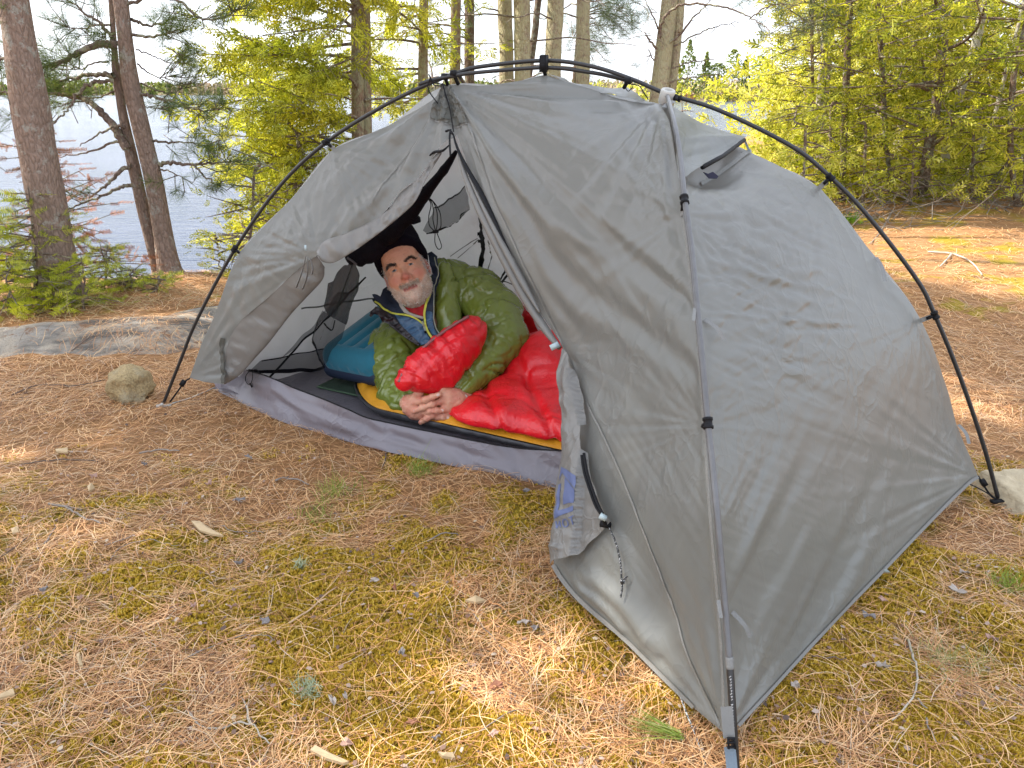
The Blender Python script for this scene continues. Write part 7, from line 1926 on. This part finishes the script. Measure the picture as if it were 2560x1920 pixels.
dsp += -0.005 * np.exp(-(vnoise(V * np.array([15, 15, 8]) + 3) / 0.13) ** 2) - 0.0016 * np.exp(-(vnoise(V * 42 + 9) / 0.15) ** 2)
jk = link_mesh("jacket", V + N * dsp[:, None], F, M_green, pers)

# collar, lining and layers at the open neck, as cloth sheets
zc_ = lambda x, y: (940 + x * 0.1447, 620 + y * 0.1447)
def Zp(x, y, Y): px_, py_ = zc_(x, y); return (px_, py_, proj(at(px_, py_, Y))[2])
COLL = Sheet([Zp(-60, 900, 2.46), Zp(130, 700, 2.53), Zp(380, 870, 2.525), Zp(0, 1180, 2.44), Zp(500, 1140, 2.470), Zp(640, 1060, 2.472), Zp(850, 1000, 2.475), Zp(820, 1190, 2.462), Zp(440, 1340, 2.455), Zp(760, 1659, 2.425), Zp(980, 1600, 2.425), Zp(860, 1440, 2.445), Zp(1080, 1500, 2.43), Zp(1000, 1200, 2.462), Zp(1000, 900, 2.485), Zp(1090, 420, 2.535), Zp(1040, 120, 2.58), Zp(900, 80, 2.60), Zp(940, 600, 2.53)],
             lambda x, y: 0.004 * vnoise(np.stack([x / 14, y / 10, x * 0], -1)))
COLLB = Sheet([c for c in COLL.t.p.tolist() and [(a[0] * 1000, a[1] * 1000, z) for a, z in zip(COLL.t.p, COLL.t.zc(COLL.t.p[:, 0] * 1000, COLL.t.p[:, 1] * 1000))]],
             lambda x, y: 0.007 * (1 - 2 * np.abs(vnoise(np.stack([(x * 0.6 + y) / 13, (x - y) / 30, x * 0 + 2], -1)))))
def clo(name, poly, m, off, sheet=COLL, step=3): return sheet.mesh(name, [zc_(*p) for p in poly], m, pers, step, off=off)
clo("shirt", [(480, 1000), (560, 1020), (640, 1030), (760, 1000), (870, 930), (850, 1060), (832, 1185), (740, 1160), (640, 1125), (560, 1085)], M_shirt, -0.006)
clo("shirt_collar", [(375, 870), (420, 930), (460, 985), (520, 1060), (580, 1115), (700, 1155), (830, 1188), (810, 1225), (690, 1195), (590, 1160), (480, 1110), (410, 1010), (385, 930)], M_collar, 0.0)
clo("inner_jacket", [(210, 640), (300, 740), (385, 880), (415, 1000), (490, 1125), (600, 1170), (690, 1205), (800, 1230), (835, 1200), (850, 1080), (890, 960), (950, 800), (965, 600), (935, 330), (885, 90), (960, 60), (1045, 130), (1060, 330), (1105, 430), (1050, 660), (1008, 900), (990, 1200), (1010, 1380), (1080, 1525), (1040, 1600), (960, 1650), (740, 1680), (600, 1500), (440, 1350), (320, 1230), (150, 1090), (-20, 950), (-60, 880), (90, 820), (130, 700)], M_navyj, -0.003)
clo("quilted_front", [(330, 1165), (560, 1195), (700, 1245), (815, 1325), (850, 1440), (905, 1530), (985, 1610), (900, 1670), (740, 1680), (600, 1520), (440, 1350)], M_blue, 0.003, COLLB)
clo("quilted_front", [(875, 1100), (930, 1090), (975, 1120), (985, 1260), (1010, 1390), (1075, 1515), (1045, 1580), (960, 1470), (905, 1380), (870, 1240)], M_blue, 0.003, COLLB)
def line(name, pts, w, m, off=0.006): return seam(COLL, [zc_(*p) for p in pts], w, m, pers, name, off, 8)
line("zip_edge", [(-40, 930), (20, 970), (150, 1080), (320, 1140), (560, 1168), (700, 1225), (825, 1320)], 4.2, M_zipy)
line("zip_edge", [(945, 800), (905, 880), (870, 980), (838, 1120), (848, 1260), (890, 1420), (1010, 1600)], 5.2, M_zipy)
line("zip_teeth", [(800, 1265), (825, 1330), (850, 1400), (862, 1440)], 5, M_grip, 0.008)
mb = MB(); q = COLL.P(*zc_(865, 1462), 0.012); V, F = box(q, (0.005, 0.003, 0.009)); mb.add(V, F); mb.build("zip_pull", M_blk, pers)
clo("jacket_lining", [(-20, 1015), (90, 1075), (200, 1150), (330, 1240), (440, 1345), (600, 1500), (770, 1675), (680, 1660), (560, 1570), (400, 1450), (230, 1330), (90, 1270), (0, 1170), (-60, 1150), (-110, 1200), (-140, 1170), (-110, 1100), (-60, 1060)], M_blklin, 0.008, COLLB)
mb = MB(); p = cr([COLL.P(*zc_(x, y), 0.004) for x, y in [(230, 1325), (400, 1452), (560, 1572), (760, 1690)]], 8); mb.tube(p, 0.0045, 8); mb.build("placket_edge", M_blklin, pers)
line("placket_edge", [(1075, 420), (1040, 640), (1005, 900), (998, 1180), (1030, 1380), (1100, 1500)], 4, M_navyj, 0.008)
line("piping", [(1038, 180), (1060, 300), (1108, 410), (1075, 560), (1030, 720), (1012, 900), (1010, 1190), (1045, 1380), (1112, 1490)], 2.2, M_grip, 0.012)
clo("collar_point", [(-92, 835), (-60, 832), (30, 860), (120, 940), (150, 1060), (60, 1000), (-30, 930), (-80, 870)], M_navyj, 0.012)
# cuffs and watch
mb = MB(); d = (WR1 - J(997, 985, 2.40)); d /= np.linalg.norm(d); q = J(1038, 1014, 2.290)
mb.tube([q - d * 0.012, q - d * 0.008, q + d * 0.008, q + d * 0.012], [0.032, 0.038, 0.036, 0.031], 20); mb.build("cuff", M_blklin, pers)
mb = MB(); d = (zh(1520, 950, 2.250) - zh(1760, 900, 2.300)); d /= np.linalg.norm(d); q = zh(1655, 925, 2.279)
mb.tube([q - d * 0.009, q - d * 0.008, q + d * 0.008, q + d * 0.009], [0.0285, 0.0302, 0.0302, 0.0285], 24)
wt = mb.build("watch_strap", plain("steel", (0.50, 0.50, 0.48), 0.3, 0.15, 80, 0.1, Metallic=0.8), pers)
q = zh(1648, 908, 2.248); mb = MB(); R = np.stack([d, np.cross(d, -FWD), -FWD], 1); V, F = sph(q, 1.0, np.eye(3), 20, 8); V = q + (V - q) * np.array([0.011, 0.006, 0.011]); mb.add(V, F); mb.build("watch_case", plain("watch_face", (0.62, 0.62, 0.58), 0.25, 0.1, 60, 0), wt)

# ------------------------------------------------------------------ red sleeping bag
bag = thing("sleeping_bag", "puffy red down sleeping bag pulled round the man and over his arm", "sleeping bag", J(1300, 1020, 2.35) * np.array([1, 1, 0]) + np.array([0, 0, 0.09]))
lo = np.array([-0.30, 1.55, 0.06]); hi = np.array([0.75, 3.05, 0.75])
S = SDF(lo, hi, 0.0065)
S.chain([J(1134, 1036, 2.232), J(1190, 1026, 2.262), J(1262, 1006, 2.320), J(1350, 985, 2.40), J(1460, 1010, 2.36)], [0.024, 0.046, 0.082, 0.135, 0.17], 0.03)
S.chain([J(1315, 925, 2.50), J(1380, 930, 2.46), J(1480, 1000, 2.36)], [0.115, 0.14, 0.16], 0.05)
q0 = J(1460, 1010, 2.36); S.chain([q0, q0 + PD * 0.22 + np.array([0, 0, -0.03])], [0.17, 0.15], 0.04)
S.chain([J(1140, 1042, 2.20), J(1195, 1046, 2.165), J(1262, 1054, 2.135), J(1372, 1076, 2.09), J(1460, 1090, 2.02)], [0.022, 0.034, 0.042, 0.050, 0.05], 0.045)
S.chain([J(1210, 1038, 2.225), J(1300, 1035, 2.235), J(1400, 1045, 2.20)], [0.055, 0.075, 0.09], 0.06)
S.above(0.086, 0.012)
V, F = S.mesh(); V = relax(V, F, 2); N = vnormals(V, F)
u = (V - PC) @ PD; v = (V - PC) @ PN
baf = np.abs(np.sin((u * 0.8 + v * 0.62 + V[:, 2] * 0.3) * math.pi / 0.145 + 0.4))
d = 0.013 * (np.minimum(1, baf * 2.2) - 1) - 0.006 * np.exp(-(vnoise(V * np.array([10, 10, 7])) / 0.10) ** 2) - 0.0013 * np.exp(-(vnoise(V * 34 + 4) / 0.14) ** 2)
bm = link_mesh("bag_body", V + N * d[:, None], F, M_red, bag)
S = SDF(J(990, 1000, 2.2) - 0.14, J(1230, 770, 2.5) + 0.14, 0.0055) if False else SDF(np.array([-0.48, 2.05, 0.08]), np.array([0.05, 2.62, 0.52]), 0.0052)
S.chain([J(1012, 953, 2.225), J(1050, 932, 2.250), J(1098, 902, 2.290), J(1142, 868, 2.335), J(1180, 830, 2.375)], [0.024, 0.046, 0.057, 0.060, 0.050], 0.045)
S.chain([J(1085, 958, 2.245), J(1120, 940, 2.265)], [0.030, 0.036], 0.03)
V, F = S.mesh(); V = relax(V, F, 2); N = vnormals(V, F)
ax_ = J(1180, 830, 2.375) - J(1012, 953, 2.225); L = np.linalg.norm(ax_); s_ = ((V - J(1012, 953, 2.225)) @ ax_) / L
d = 0.0022 * (1 - 2 * np.abs(vnoise(np.stack([s_ * 26, V[:, 1] * 8, V[:, 2] * 8], -1)))) + 0.0018 * (1 - 2 * np.abs(vnoise(V * 40))) - 0.006 * np.exp(-((s_ - 0.13) / 0.014) ** 2) + 0.0016 * (1 - 2 * np.abs(vnoise(np.stack([s_ * 90, V[:, 1] * 14, V[:, 2] * 14], -1))))
EP = cr([J(997, 955, 2.196), J(1018, 915, 2.235), J(1060, 868, 2.268), J(1120, 822, 2.318), J(1172, 790, 2.350)], 12)
dd = np.linalg.norm(V[:, None, :] - EP[None], axis=2); ie = dd.argmin(1); de = dd.min(1); se = ie / len(EP)
d += 0.0026 * np.exp(-de / 0.024) * np.sin(se * 120 + 2.5 * vnoise(V * 20)) * sstep(0.003, 0.015, de)
d += 0.0045 * (1 - 2.4 * np.abs(vnoise(np.stack([se * 9, de * 9, V[:, 2] * 3], -1)))) - 0.012 * np.exp(-((de - 0.050 - 0.010 * vnoise(V * 12)) / 0.009) ** 2) * 0.6
link_mesh("bag_flap", V + N * d[:, None], F, M_red, bag)
p = cr([J(997, 955, 2.196), J(1018, 915, 2.235), J(1060, 868, 2.268), J(1120, 822, 2.318), J(1172, 790, 2.350)], 10); mb = MB(); mb.tube(p, 0.0045, 8); mb.build("bag_edge", plain("dull_red_edge", (0.26, 0.10, 0.10), 0.6, 0.2, 200, 0.3), bag)
S = SDF(np.array([-0.05, 2.35, 0.06]), np.array([0.65, 3.15, 0.72]), 0.009)
S.chain([J(1296, 775, 2.84), J(1335, 810, 2.82), J(1420, 920, 2.72)], [0.055, 0.105, 0.17], 0.05)
V, F = S.mesh(); V = relax(V, F, 2); N = vnormals(V, F); d = 0.012 * (1 - 2 * np.abs(vnoise(V * np.array([14, 14, 14])))) 
link_mesh("bag_back", V + N * d[:, None], F, M_red, bag)
# ================================================================== boulders
def rock(name, label, planes, c, size, h, m, seed, smooth=0.005, rough=0.010, scl=1.0):
    S = SDF(np.array(c) - np.array(size) * 1.5, np.array(c) + np.array(size) * 1.5, h)
    g = np.stack(np.meshgrid(*S.ax, indexing='ij'), -1) - np.array(c)
    f = np.full(S.n, -1.0)
    for n_, d in planes:
        d = d * scl
        n_ = np.array(n_, float); n_ /= np.linalg.norm(n_); b = g @ n_ - d
        f = np.maximum(f, b) + np.maximum(smooth - np.abs(f - b), 0) ** 2 / (4 * smooth)
    S.f = (f + rough * fbm(g * 22 + seed, 4) * 0.6 + rough * 0.5 * np.abs(vnoise(g * 60 + seed))).astype(np.float32)
    V, F = S.mesh()
    return tag(top_mesh(name, V, F, m), label, "rock")
t = NT("speckled_granite"); n1 = t.noise(28, 6, 0.7); n2 = t.noise(160, 4, 0.7); n3 = t.noise(9, 5, 0.6)
c = t.mix(n1, (0.27, 0.195, 0.09), (0.56, 0.42, 0.22)); c = t.mix(t.ramp(n2, [(0.40, 0.5), (0.5, 0.0)]), c, (0.12, 0.09, 0.045)); c = t.mix(t.ramp(n3, [(0.52, 0), (0.62, 0.55)]), c, (0.40, 0.37, 0.27))
M_bould = t.done(t.bsdf(c, 0.9, t.bump(t.math('ADD', n1, t.math('MULTIPLY', n2, 0.8)), 0.9, 0.012)))
bc = gp(306, 1014, 0.0) + np.array([0.0, 0.055, 0.054])
rock("boulder", "tan angular boulder beside the left foot of the tent pole", [((-0.30, -0.25, 1), 0.068), ((0.45, -0.05, 0.9), 0.080), ((-0.9, -0.3, 0.25), 0.085), ((0.95, -0.25, 0.30), 0.082), ((0.75, -0.7, -0.05), 0.088), ((-0.2, -1, 0.12), 0.072), ((-0.35, -0.85, -0.55), 0.072), ((0.1, 1, 0.1), 0.08), ((0, 0, -1), 0.075), ((-0.65, 0.1, 0.85), 0.098), ((0.75, 0.1, -0.75), 0.10), ((-0.8, -0.2, -0.6), 0.088)], bc, (0.08, 0.08, 0.07), 0.0034, M_bould, 3, scl=0.80)
M_bould2 = plain("pale_tan_stone", (0.40, 0.33, 0.22), 0.9, 0.35, 30, 0.6, 0.008)
rock("boulder", "flat pale tan stone cut off by the right edge near the pole foot", [((0, -0.1, 1), 0.055), ((-1, -0.2, 0.5), 0.12), ((-0.5, -0.9, 0.5), 0.11), ((0, -1, 0.2), 0.12), ((1, 0, 0.2), 0.14), ((0, 1, 0.2), 0.12), ((0, 0, -1), 0.06)], gp(2632, 1272, 0.0) + np.array([0, 0.03, -0.012]), (0.14, 0.13, 0.07), 0.005, M_bould2, 9)

# ================================================================== twigs, chips, leaves, tufts lying on the litter
zg = lambda x, y: (x * 0.633, 1100 + y * 0.633)
zr = lambda x, y: (1700 + x * 0.4339, 1200 + y * 0.4339)
zf = lambda x, y: (1800 + x * 0.422, y * 0.422)
zn = lambda x, y: (x, y)
M_tw = {"grey": plain("grey_twig_bark", (0.24, 0.205, 0.175), 0.85, 0.35, 90, 0.6), "pale": plain("pale_lichen_twig", (0.38, 0.34, 0.28), 0.85, 0.3, 90, 0.6), "tan": plain("tan_bare_twig", (0.50, 0.34, 0.20), 0.8, 0.25, 90, 0.5),
        "dark": plain("dark_twig_bark", (0.12, 0.085, 0.065), 0.85, 0.35, 90, 0.6), "orange": plain("orange_bare_twig", (0.50, 0.24, 0.09), 0.75, 0.2, 90, 0.4)}
def twig(zfun, lines, w, colr, label, name="twig"):
    mb = MB()
    for k, pts in enumerate(lines):
        P = []
        for x, y in pts:
            q = gp(*zfun(x, y), 0.012); q[2] = float(surf(q[0], q[1])) + 0.013; P.append(q)
        P = cr(P, 6); r = w / 2 * proj(P.mean(0))[2] / FPX
        P = P + vnoise(P * 70)[:, None] * np.array([0.003, 0.003, 0.002])
        mb.tube(P, np.linspace(r, r * 0.6, len(P)) * (1 + 0.2 * vnoise(P * 90)), 7)
    return tag(mb.top(name, M_tw[colr]), label, "twig", "twigs on the needle litter")
twig(zg, [[(200, 275), (260, 292), (330, 326), (405, 345)], [(262, 290), (300, 292), (325, 300)]], 6, "grey", "forked grey twig lying left of the tan broken one")
twig(zg, [[(375, 318), (440, 331), (520, 356)]], 5.5, "tan", "short tan broken twig with knobs beside the forked grey twig")
twig(zg, [[(178, 426), (200, 400), (225, 362)]], 4.5, "grey", "short straight grey twig below the forked twig at far left")
twig(zg, [[(415, 431), (480, 410), (536, 388)]], 4, "grey", "straight pale grey twig below the tan broken one")
twig(zg, [[(440, 482), (480, 432), (580, 411), (650, 412), (716, 421)]], 2.4, "grey", "long thin curved grey twig left of centre under the pale wood chip")
twig(zg, [[(870, 325), (930, 346), (1040, 349)]], 3, "grey", "thin grey twig just right of the pale wood chip")
twig(zg, [[(1148, 746), (1230, 690), (1285, 640), (1332, 604)], [(1262, 660), (1290, 655)]], 5.5, "tan", "straight tan stick with grey lichen left of the tent flap")
twig(zg, [[(720, 896), (830, 845), (950, 806), (1030, 808), (1092, 826)]], 3.6, "grey", "long bent grey twig arching over the dark hole in the moss")
twig(zg, [[(738, 1094), (800, 1140), (870, 1160), (950, 1145), (1000, 1155), (1030, 1195), (1072, 1222)], [(1000, 1155), (985, 1120), (955, 1035)]], 6, "pale", "crooked pale lichen stick near the bottom edge")
twig(zg, [[(1085, 166), (1130, 150), (1222, 166)]], 5, "grey", "grey brown twig left of the bright grass tuft")
twig(zg, [[(555, 52), (640, 40), (706, 49)]], 5, "grey", "reddish grey twig below the left corner of the tent floor")
twig(zg, [[(0, 470), (65, 430), (132, 386)]], 4, "dark", "thin dark twig at the left edge of the photo")
twig(zg, [[(1690, 416), (1750, 386), (1812, 375)]], 4.5, "grey", "grey twig left of the hanging door flap")
twig(zg, [[(1868, 690), (1940, 770), (2040, 870), (2118, 946)]], 2.6, "grey", "long straight thin twig below the door flap's lowest corner")
twig(zg, [[(1895, 1172), (1960, 1130), (2040, 1070), (2150, 1058), (2212, 1100)]], 3.2, "grey", "thin curved grey twig in the sunny patch near the bottom centre")
twig(zg, [[(1925, 634), (2000, 680), (2062, 706)]], 4.5, "orange", "bright orange bare twig under the tent's front hem")
twig(zg, [[(90, 102), (250, 82), (388, 90)]], 4, "dark", "long dark half buried twig at the left below the boulder")
twig(zg, [[(1525, 40), (1522, 75), (1510, 98)]], 4, "dark", "short dark upright twig end at the edge of the purple floor")
twig(zr, [[(1310, 925), (1326, 1050), (1352, 1170), (1335, 1300), (1280, 1385), (1208, 1452)]], 6.5, "pale", "long crooked pale stick on the moss right of the tent's front corner")
twig(zr, [[(1350, 1340), (1372, 1372), (1402, 1400)], [(1398, 1455), (1425, 1510), (1458, 1578)]], 5, "grey", "broken grey stick just below the crooked pale one")
twig(zr, [[(1680, 1186), (1780, 1262), (1960, 1332)]], 4.5, "grey", "grey stick at the lower right edge of the photo")
twig(zr, [[(745, 1090), (850, 1096), (945, 1096)]], 4.5, "dark", "dark twig lying close along the tent's right hem")
twig(zr, [[(520, 1414), (600, 1430), (684, 1452)]], 5, "tan", "light tan twig right of the tent's front pole foot")
twig(zf, [[(1230, 1500), (1370, 1516), (1480, 1560), (1550, 1640)], [(1370, 1516), (1330, 1560), (1300, 1592)]], 5, "pale", "bleached forked branch on the ground at the right beyond the tent pole")
twig(zf, [[(1010, 1300), (950, 1380), (890, 1450)]], 3.5, "grey", "grey stick leaning in the litter just right of the tent pole bend")
twig(zn, [[(30, 985), (100, 960), (190, 968), (262, 945)]], 4, "dark", "dark branchlet among the needles behind the boulder")
twig(zn, [[(180, 878), (230, 862), (262, 862)]], 3, "dark", "thin dark twig lying on the grey bedrock")
M_wood = plain("fresh_split_wood", (0.48, 0.35, 0.20), 0.7, 0.15, 60, 0.4)
def chip(zfun, poly, label, thick=0.006, m=None):
    q = [gp(*zfun(x, y), 0.014) for x, y in poly]; 
    q = np.array(q); q[:, 2] = surf(q[:, 0], q[:, 1]) + 0.014 + 0.004 * np.sin(np.arange(len(q)) * 2.1); n = len(q); top = q + np.array([0, 0, thick]); c = q.mean(0)
    V = np.vstack([q, top, [c + np.array([0, 0, thick * 1.8])]]); F = [[n + i, n + (i + 1) % n, 2 * n] for i in range(n)] + [[i, (i + 1) % n, n + (i + 1) % n, n + i] for i in range(n)]
    return tag(top_mesh("wood_chip", V, F, m or M_wood, smooth=False), label, "wood chip", "pale wood chips on the litter")
chip(zg, [(755, 320), (790, 322), (840, 345), (882, 376), (840, 372), (785, 352)], "large cream coloured leaf shaped wood chip left of centre")
chip(zg, [(1230, 1262), (1250, 1250), (1310, 1275), (1380, 1300), (1360, 1312), (1290, 1292)], "long pale splinter at the bottom edge below the sunny patch")
chip(zg, [(305, 862), (320, 858), (330, 900), (316, 904)], "small upright cream chip in the moss at lower left")
chip(zg, [(-5, 1006), (60, 1006), (62, 1018), (-5, 1022)], "short pale chip cut by the left edge low down")
chip(zg, [(1838, 645), (1880, 634), (1918, 640), (1880, 652)], "small rounded tan chip beside the orange twig")
chip(zg, [(50, 375), (75, 370), (80, 382), (55, 390)], "small pale yellow chip at the left edge")
chip(zg, [(220, 42), (270, 42), (268, 52), (225, 52)], "flat pale chip in the needles below the boulder")
chip(zg, [(350, 205), (368, 195), (378, 205), (356, 225)], "tiny cream chip right of the long dark half buried twig")
chip(zg, [(1735, 1272), (1790, 1280), (1800, 1294), (1750, 1290)], "white chip at the bottom edge under the front corner")
M_lf = {"grey": plain("grey_bark_flake", (0.20, 0.18, 0.175), 0.8, 0.3, 80, 0.4), "pink": plain("pinkish_bark_flake", (0.36, 0.22, 0.17), 0.8, 0.25, 80, 0.4), "brown": plain("red_brown_flake", (0.26, 0.11, 0.06), 0.75, 0.3, 80, 0.4), "pale": plain("pale_dry_leaf", (0.36, 0.31, 0.27), 0.75, 0.25, 80, 0.4)}
def flake(zfun, x, y, L, wd, ang, colr, label):
    px_, py_ = zfun(x, y); c = gp(px_, py_, 0.014); c[2] = float(surf(c[0], c[1])) + 0.016; sc = 0.75 * proj(c)[2] / FPX
    rg = np.random.default_rng(int(px_ * 7 + py_)); n = 11; a = np.linspace(0, 2 * np.pi, n, endpoint=False)
    r = 1 + 0.22 * rg.normal(size=n); X = np.cos(a) * r * L / 2 * sc; Y = np.sin(a) * r * wd / 2 * sc * 1.5; Z = 0.004 * rg.normal(size=n) + 0.25 * np.abs(Y)
    ca, sa = math.cos(math.radians(ang)), math.sin(math.radians(ang)); ring = np.stack([X * ca - Y * sa, X * sa + Y * ca, Z], -1)
    V = np.vstack([c + ring, c + ring + np.array([0, 0, 0.002]), [c + np.array([0, 0, 0.001])], [c + np.array([0, 0, 0.003])]])
    F = [[n + i, n + (i + 1) % n, 2 * n + 1] for i in range(n)] + [[(i + 1) % n, i, 2 * n] for i in range(n)] + [[i, (i + 1) % n, n + (i + 1) % n, n + i] for i in range(n)]
    return tag(top_mesh("bark_flake", V, F, M_lf[colr], smooth=False), label, "bark flake", "bark flakes and leaves on the litter")
FL = [(zg, 175, 588, 26, 14, 60, "grey", "grey curled flake in the moss at lower left"), (zg, 770, 688, 28, 14, -20, "pink", "pink bark flake below the pale wood chip"), (zg, 925, 697, 34, 10, 10, "pink", "long pink flake right of the smaller pink one"),
      (zg, 1052, 738, 30, 18, 10, "grey", "broad grey brown flake left of the tan lichen stick"), (zg, 948, 486, 26, 12, 15, "grey", "grey flake between the wood chip and the tan stick"), (zg, 1482, 582, 28, 8, 20, "pale", "narrow shiny grey leaf right of the tan stick's tip"),
      (zg, 1642, 632, 22, 12, 0, "grey", "dark grey flake between the tan stick and the tent flap"), (zg, 1560, 606, 14, 30, 10, "brown", "reddish flake standing in the needles below the narrow grey leaf"), (zg, 1146, 296, 20, 10, 0, "pink", "small pink flake left of the bright grass tuft"),
      (zg, 1590, 857, 24, 14, 10, "grey", "grey flake at the edge of the sunny moss"), (zg, 1966, 972, 46, 16, 3, "brown", "large red brown flake near the thin straight twig"), (zg, 1316, 1062, 20, 30, 30, "pale", "folded pale leaf in the sunny patch"),
      (zg, 1366, 1042, 16, 12, 0, "pale", "small pale leaf beside the folded one"), (zg, 1372, 1236, 30, 24, 10, "pink", "broad pink flake at the bottom of the sunny patch"), (zg, 1950, 1188, 30, 14, 0, "pink", "pinkish flake near the bottom centre twig"),
      (zg, 2065, 719, 40, 14, 3, "pale", "large grey flake with a pale rim under the tent hem"), (zg, 2114, 745, 26, 18, 20, "grey", "grey flake just right of the large rimmed one"), (zg, 2080, 230, 32, 12, 5, "grey", "grey flake on the needles beside the tent flap's base"),
      (zg, 320, 637, 20, 12, 0, "pink", "small pink flake at left in the moss"), (zg, 570, 98, 18, 8, 0, "grey", "grey flake below the reddish grey twig"), (zg, 372, 156, 24, 12, 0, "pink", "pink flake right of the long dark twig"), (zg, 1632, 1130, 40, 12, 5, "brown", "dark brown flake in the needles near the bottom centre"),
      (zg, 1722, 1192, 30, 14, 10, "grey", "grey flake right of the dark brown one"), (zg, 825, 180, 22, 10, 0, "pink", "pinkish flake above the pale wood chip"), (zg, 982, 76, 14, 20, 60, "grey", "grey flake in the upper middle of the litter"), (zg, 945, 228, 40, 14, 20, "grey", "dark curled bark piece above the pale wood chip"),
      (zr, 1590, 652, 34, 36, 20, "pale", "pale grey curled leaf on the moss at right"), (zr, 1076, 822, 22, 30, 50, "grey", "dark grey leaf near the middle of the right moss"), (zr, 1776, 942, 28, 20, 20, "pink", "pinkish leaf at the right near the photo edge"), (zr, 1632, 542, 34, 14, 0, "pale", "white edged leaf above the pale curled one"),
      (zr, 648, 1266, 30, 18, 10, "pale", "pale flake beside the tent's front corner on the right"), (zr, 1150, 1132, 14, 24, 70, "pale", "cream fragment left of the crooked pale stick"), (zr, 1160, 716, 24, 20, 40, "pink", "mauve flake close to the tent's right hem"), (zn, 700, 1010, 0.1, 0.1, 0, "grey", None)]
for f in FL:
    if f[-1]: flake(*f)
def tuft(zfun, x, y, n, h, sp, mtl, label, cat, seed):
    rg = np.random.default_rng(seed); c = gp(*zfun(x, y), 0.01); P = c + rg.normal(size=(n, 3)) * np.array([sp, sp, 0]); P[:, 2] = surf(P[:, 0], P[:, 1])
    D = np.stack([rg.normal(size=n) * 0.55, rg.normal(size=n) * 0.55, np.ones(n)], -1)
    V, F = strands(P, D, rg.uniform(h * 0.5, h, n), 0.0014, rg, 0.35)
    return tag(top_mesh("grass_tuft", V, F, mtl, None, False), label, cat, "grass tufts")
M_grass = leaf_mat("thin_grass", [(0.20, 0.28, 0.04), (0.38, 0.46, 0.10), (0.52, 0.56, 0.22)], 0.4)
M_lich = leaf_mat("reindeer_lichen", [(0.42, 0.45, 0.34), (0.60, 0.62, 0.50)], 0.2)
tuft(zg, 1660, 118, 130, 0.055, 0.022, M_grass, "round pale green grass tuft close to the purple floor edge", "grass tuft", 1)
tuft(zg, 1330, 190, 150, 0.050, 0.028, M_grass, "bright green grass tuft below the middle of the tent door", "grass tuft", 2)
tuft(zg, 1245, 285, 90, 0.045, 0.024, M_grass, "sparse green grass just below the bright tuft", "grass tuft", 3)
tuft(zr, 1560, 1080, 200, 0.05, 0.035, leaf_mat("pale_dry_grass", [(0.40, 0.38, 0.18), (0.58, 0.54, 0.32)], 0.4), "pale dry grass tuft on the moss at the lower right", "grass tuft", 4)
tuft(zr, 1880, 620, 120, 0.05, 0.016, M_grass, "faint green grass at the right edge beside the pale leaves", "grass tuft", 5)
tuft(zr, 300, 1060, 0, 0.05, 0.02, M_grass, "x", "y", 6) if False else None
def lichen(zfun, x, y, n, sp, label, seed):
    rg = np.random.default_rng(seed); c = gp(*zfun(x, y), 0.01); c[2] = float(surf(c[0], c[1]))
    P = c + rg.normal(size=(n, 3)) * np.array([sp, sp, 0.004]) + np.array([0, 0, 0.008]); V, F = strands(P, rg.normal(size=(n, 3)) + np.array([0, 0, 0.5]), rg.uniform(0.006, 0.016, n), 0.0016, rg, 0.8)
    tag(top_mesh("lichen_clump", V, F, M_lich, None, False), label, "lichen", "lichen clumps")
lichen(zg, 1215, 1024, 220, 0.012, "grey green lichen clump near the crooked pale stick", 11); lichen(zg, 1190, 514, 130, 0.008, "small grey green lichen clump above the tan stick", 12)
# a green pine sprig dropped at the tent's front corner
rg = np.random.default_rng(14); c0 = gp(1640, 1795, 0.02); n = 60; D = np.stack([np.full(n, -1.0), rg.normal(size=n) * 0.28 + 0.55, rg.normal(size=n) * 0.12], -1)
V, F = strands(np.repeat([gp(1700, 1840, 0.02)], n, 0) + rg.normal(size=(n, 3)) * 0.004, D, rg.uniform(0.06, 0.11, n), 0.0012, rg, 0.05)
V[:, 2] = np.maximum(V[:, 2], surf(V[:, 0], V[:, 1]) + 0.012); tag(top_mesh("pine_sprig", V, F, M_grass, None, False), "fresh green pine needle sprig on the ground by the front guy cord", "pine sprig")
# fine litter of bark crumbs
rg = np.random.default_rng(33); x, y = px_scatter(2600, 760, 2150, rg); k = ~in_tent(x, y) & (poly_sd(x, y, SLAB) < 0) & (y < 5); x, y = x[k], y[k]; n = len(x)
q = np.array([[-.5, -.2, 0], [.1, -.35, .05], [.5, .05, 0], [.1, .3, .06], [-.4, .25, 0.02]])
P = np.stack([x, y, surf(x, y) + 0.010 + 0.006 * rg.random(n)], -1); th = rg.uniform(0, 2 * np.pi, n); D = np.stack([np.cos(th), np.sin(th), rg.normal(size=n) * 0.2], -1)
R = frame_x(D, np.array([0, 0, 1.0]), rg, 0.25); V, F = instance(q, np.array([[0, 1, 2, 3, 4]]), P, R, rg.uniform(0.005, 0.014, n))
t = NT("bark_crumbs"); M_crumb = t.done(t.bsdf(t.ramp(t.island(), [(0, (0.07, 0.045, 0.035)), (0.35, (0.22, 0.13, 0.09)), (0.6, (0.30, 0.20, 0.15)), (0.9, (0.40, 0.31, 0.25)), (1, (0.50, 0.40, 0.27))]), 0.85))
o = link_mesh("bark_litter", V, F, M_crumb, None, False); tag(o, "bark crumbs and leaf bits scattered through the needles", "bark litter", None, 'stuff')
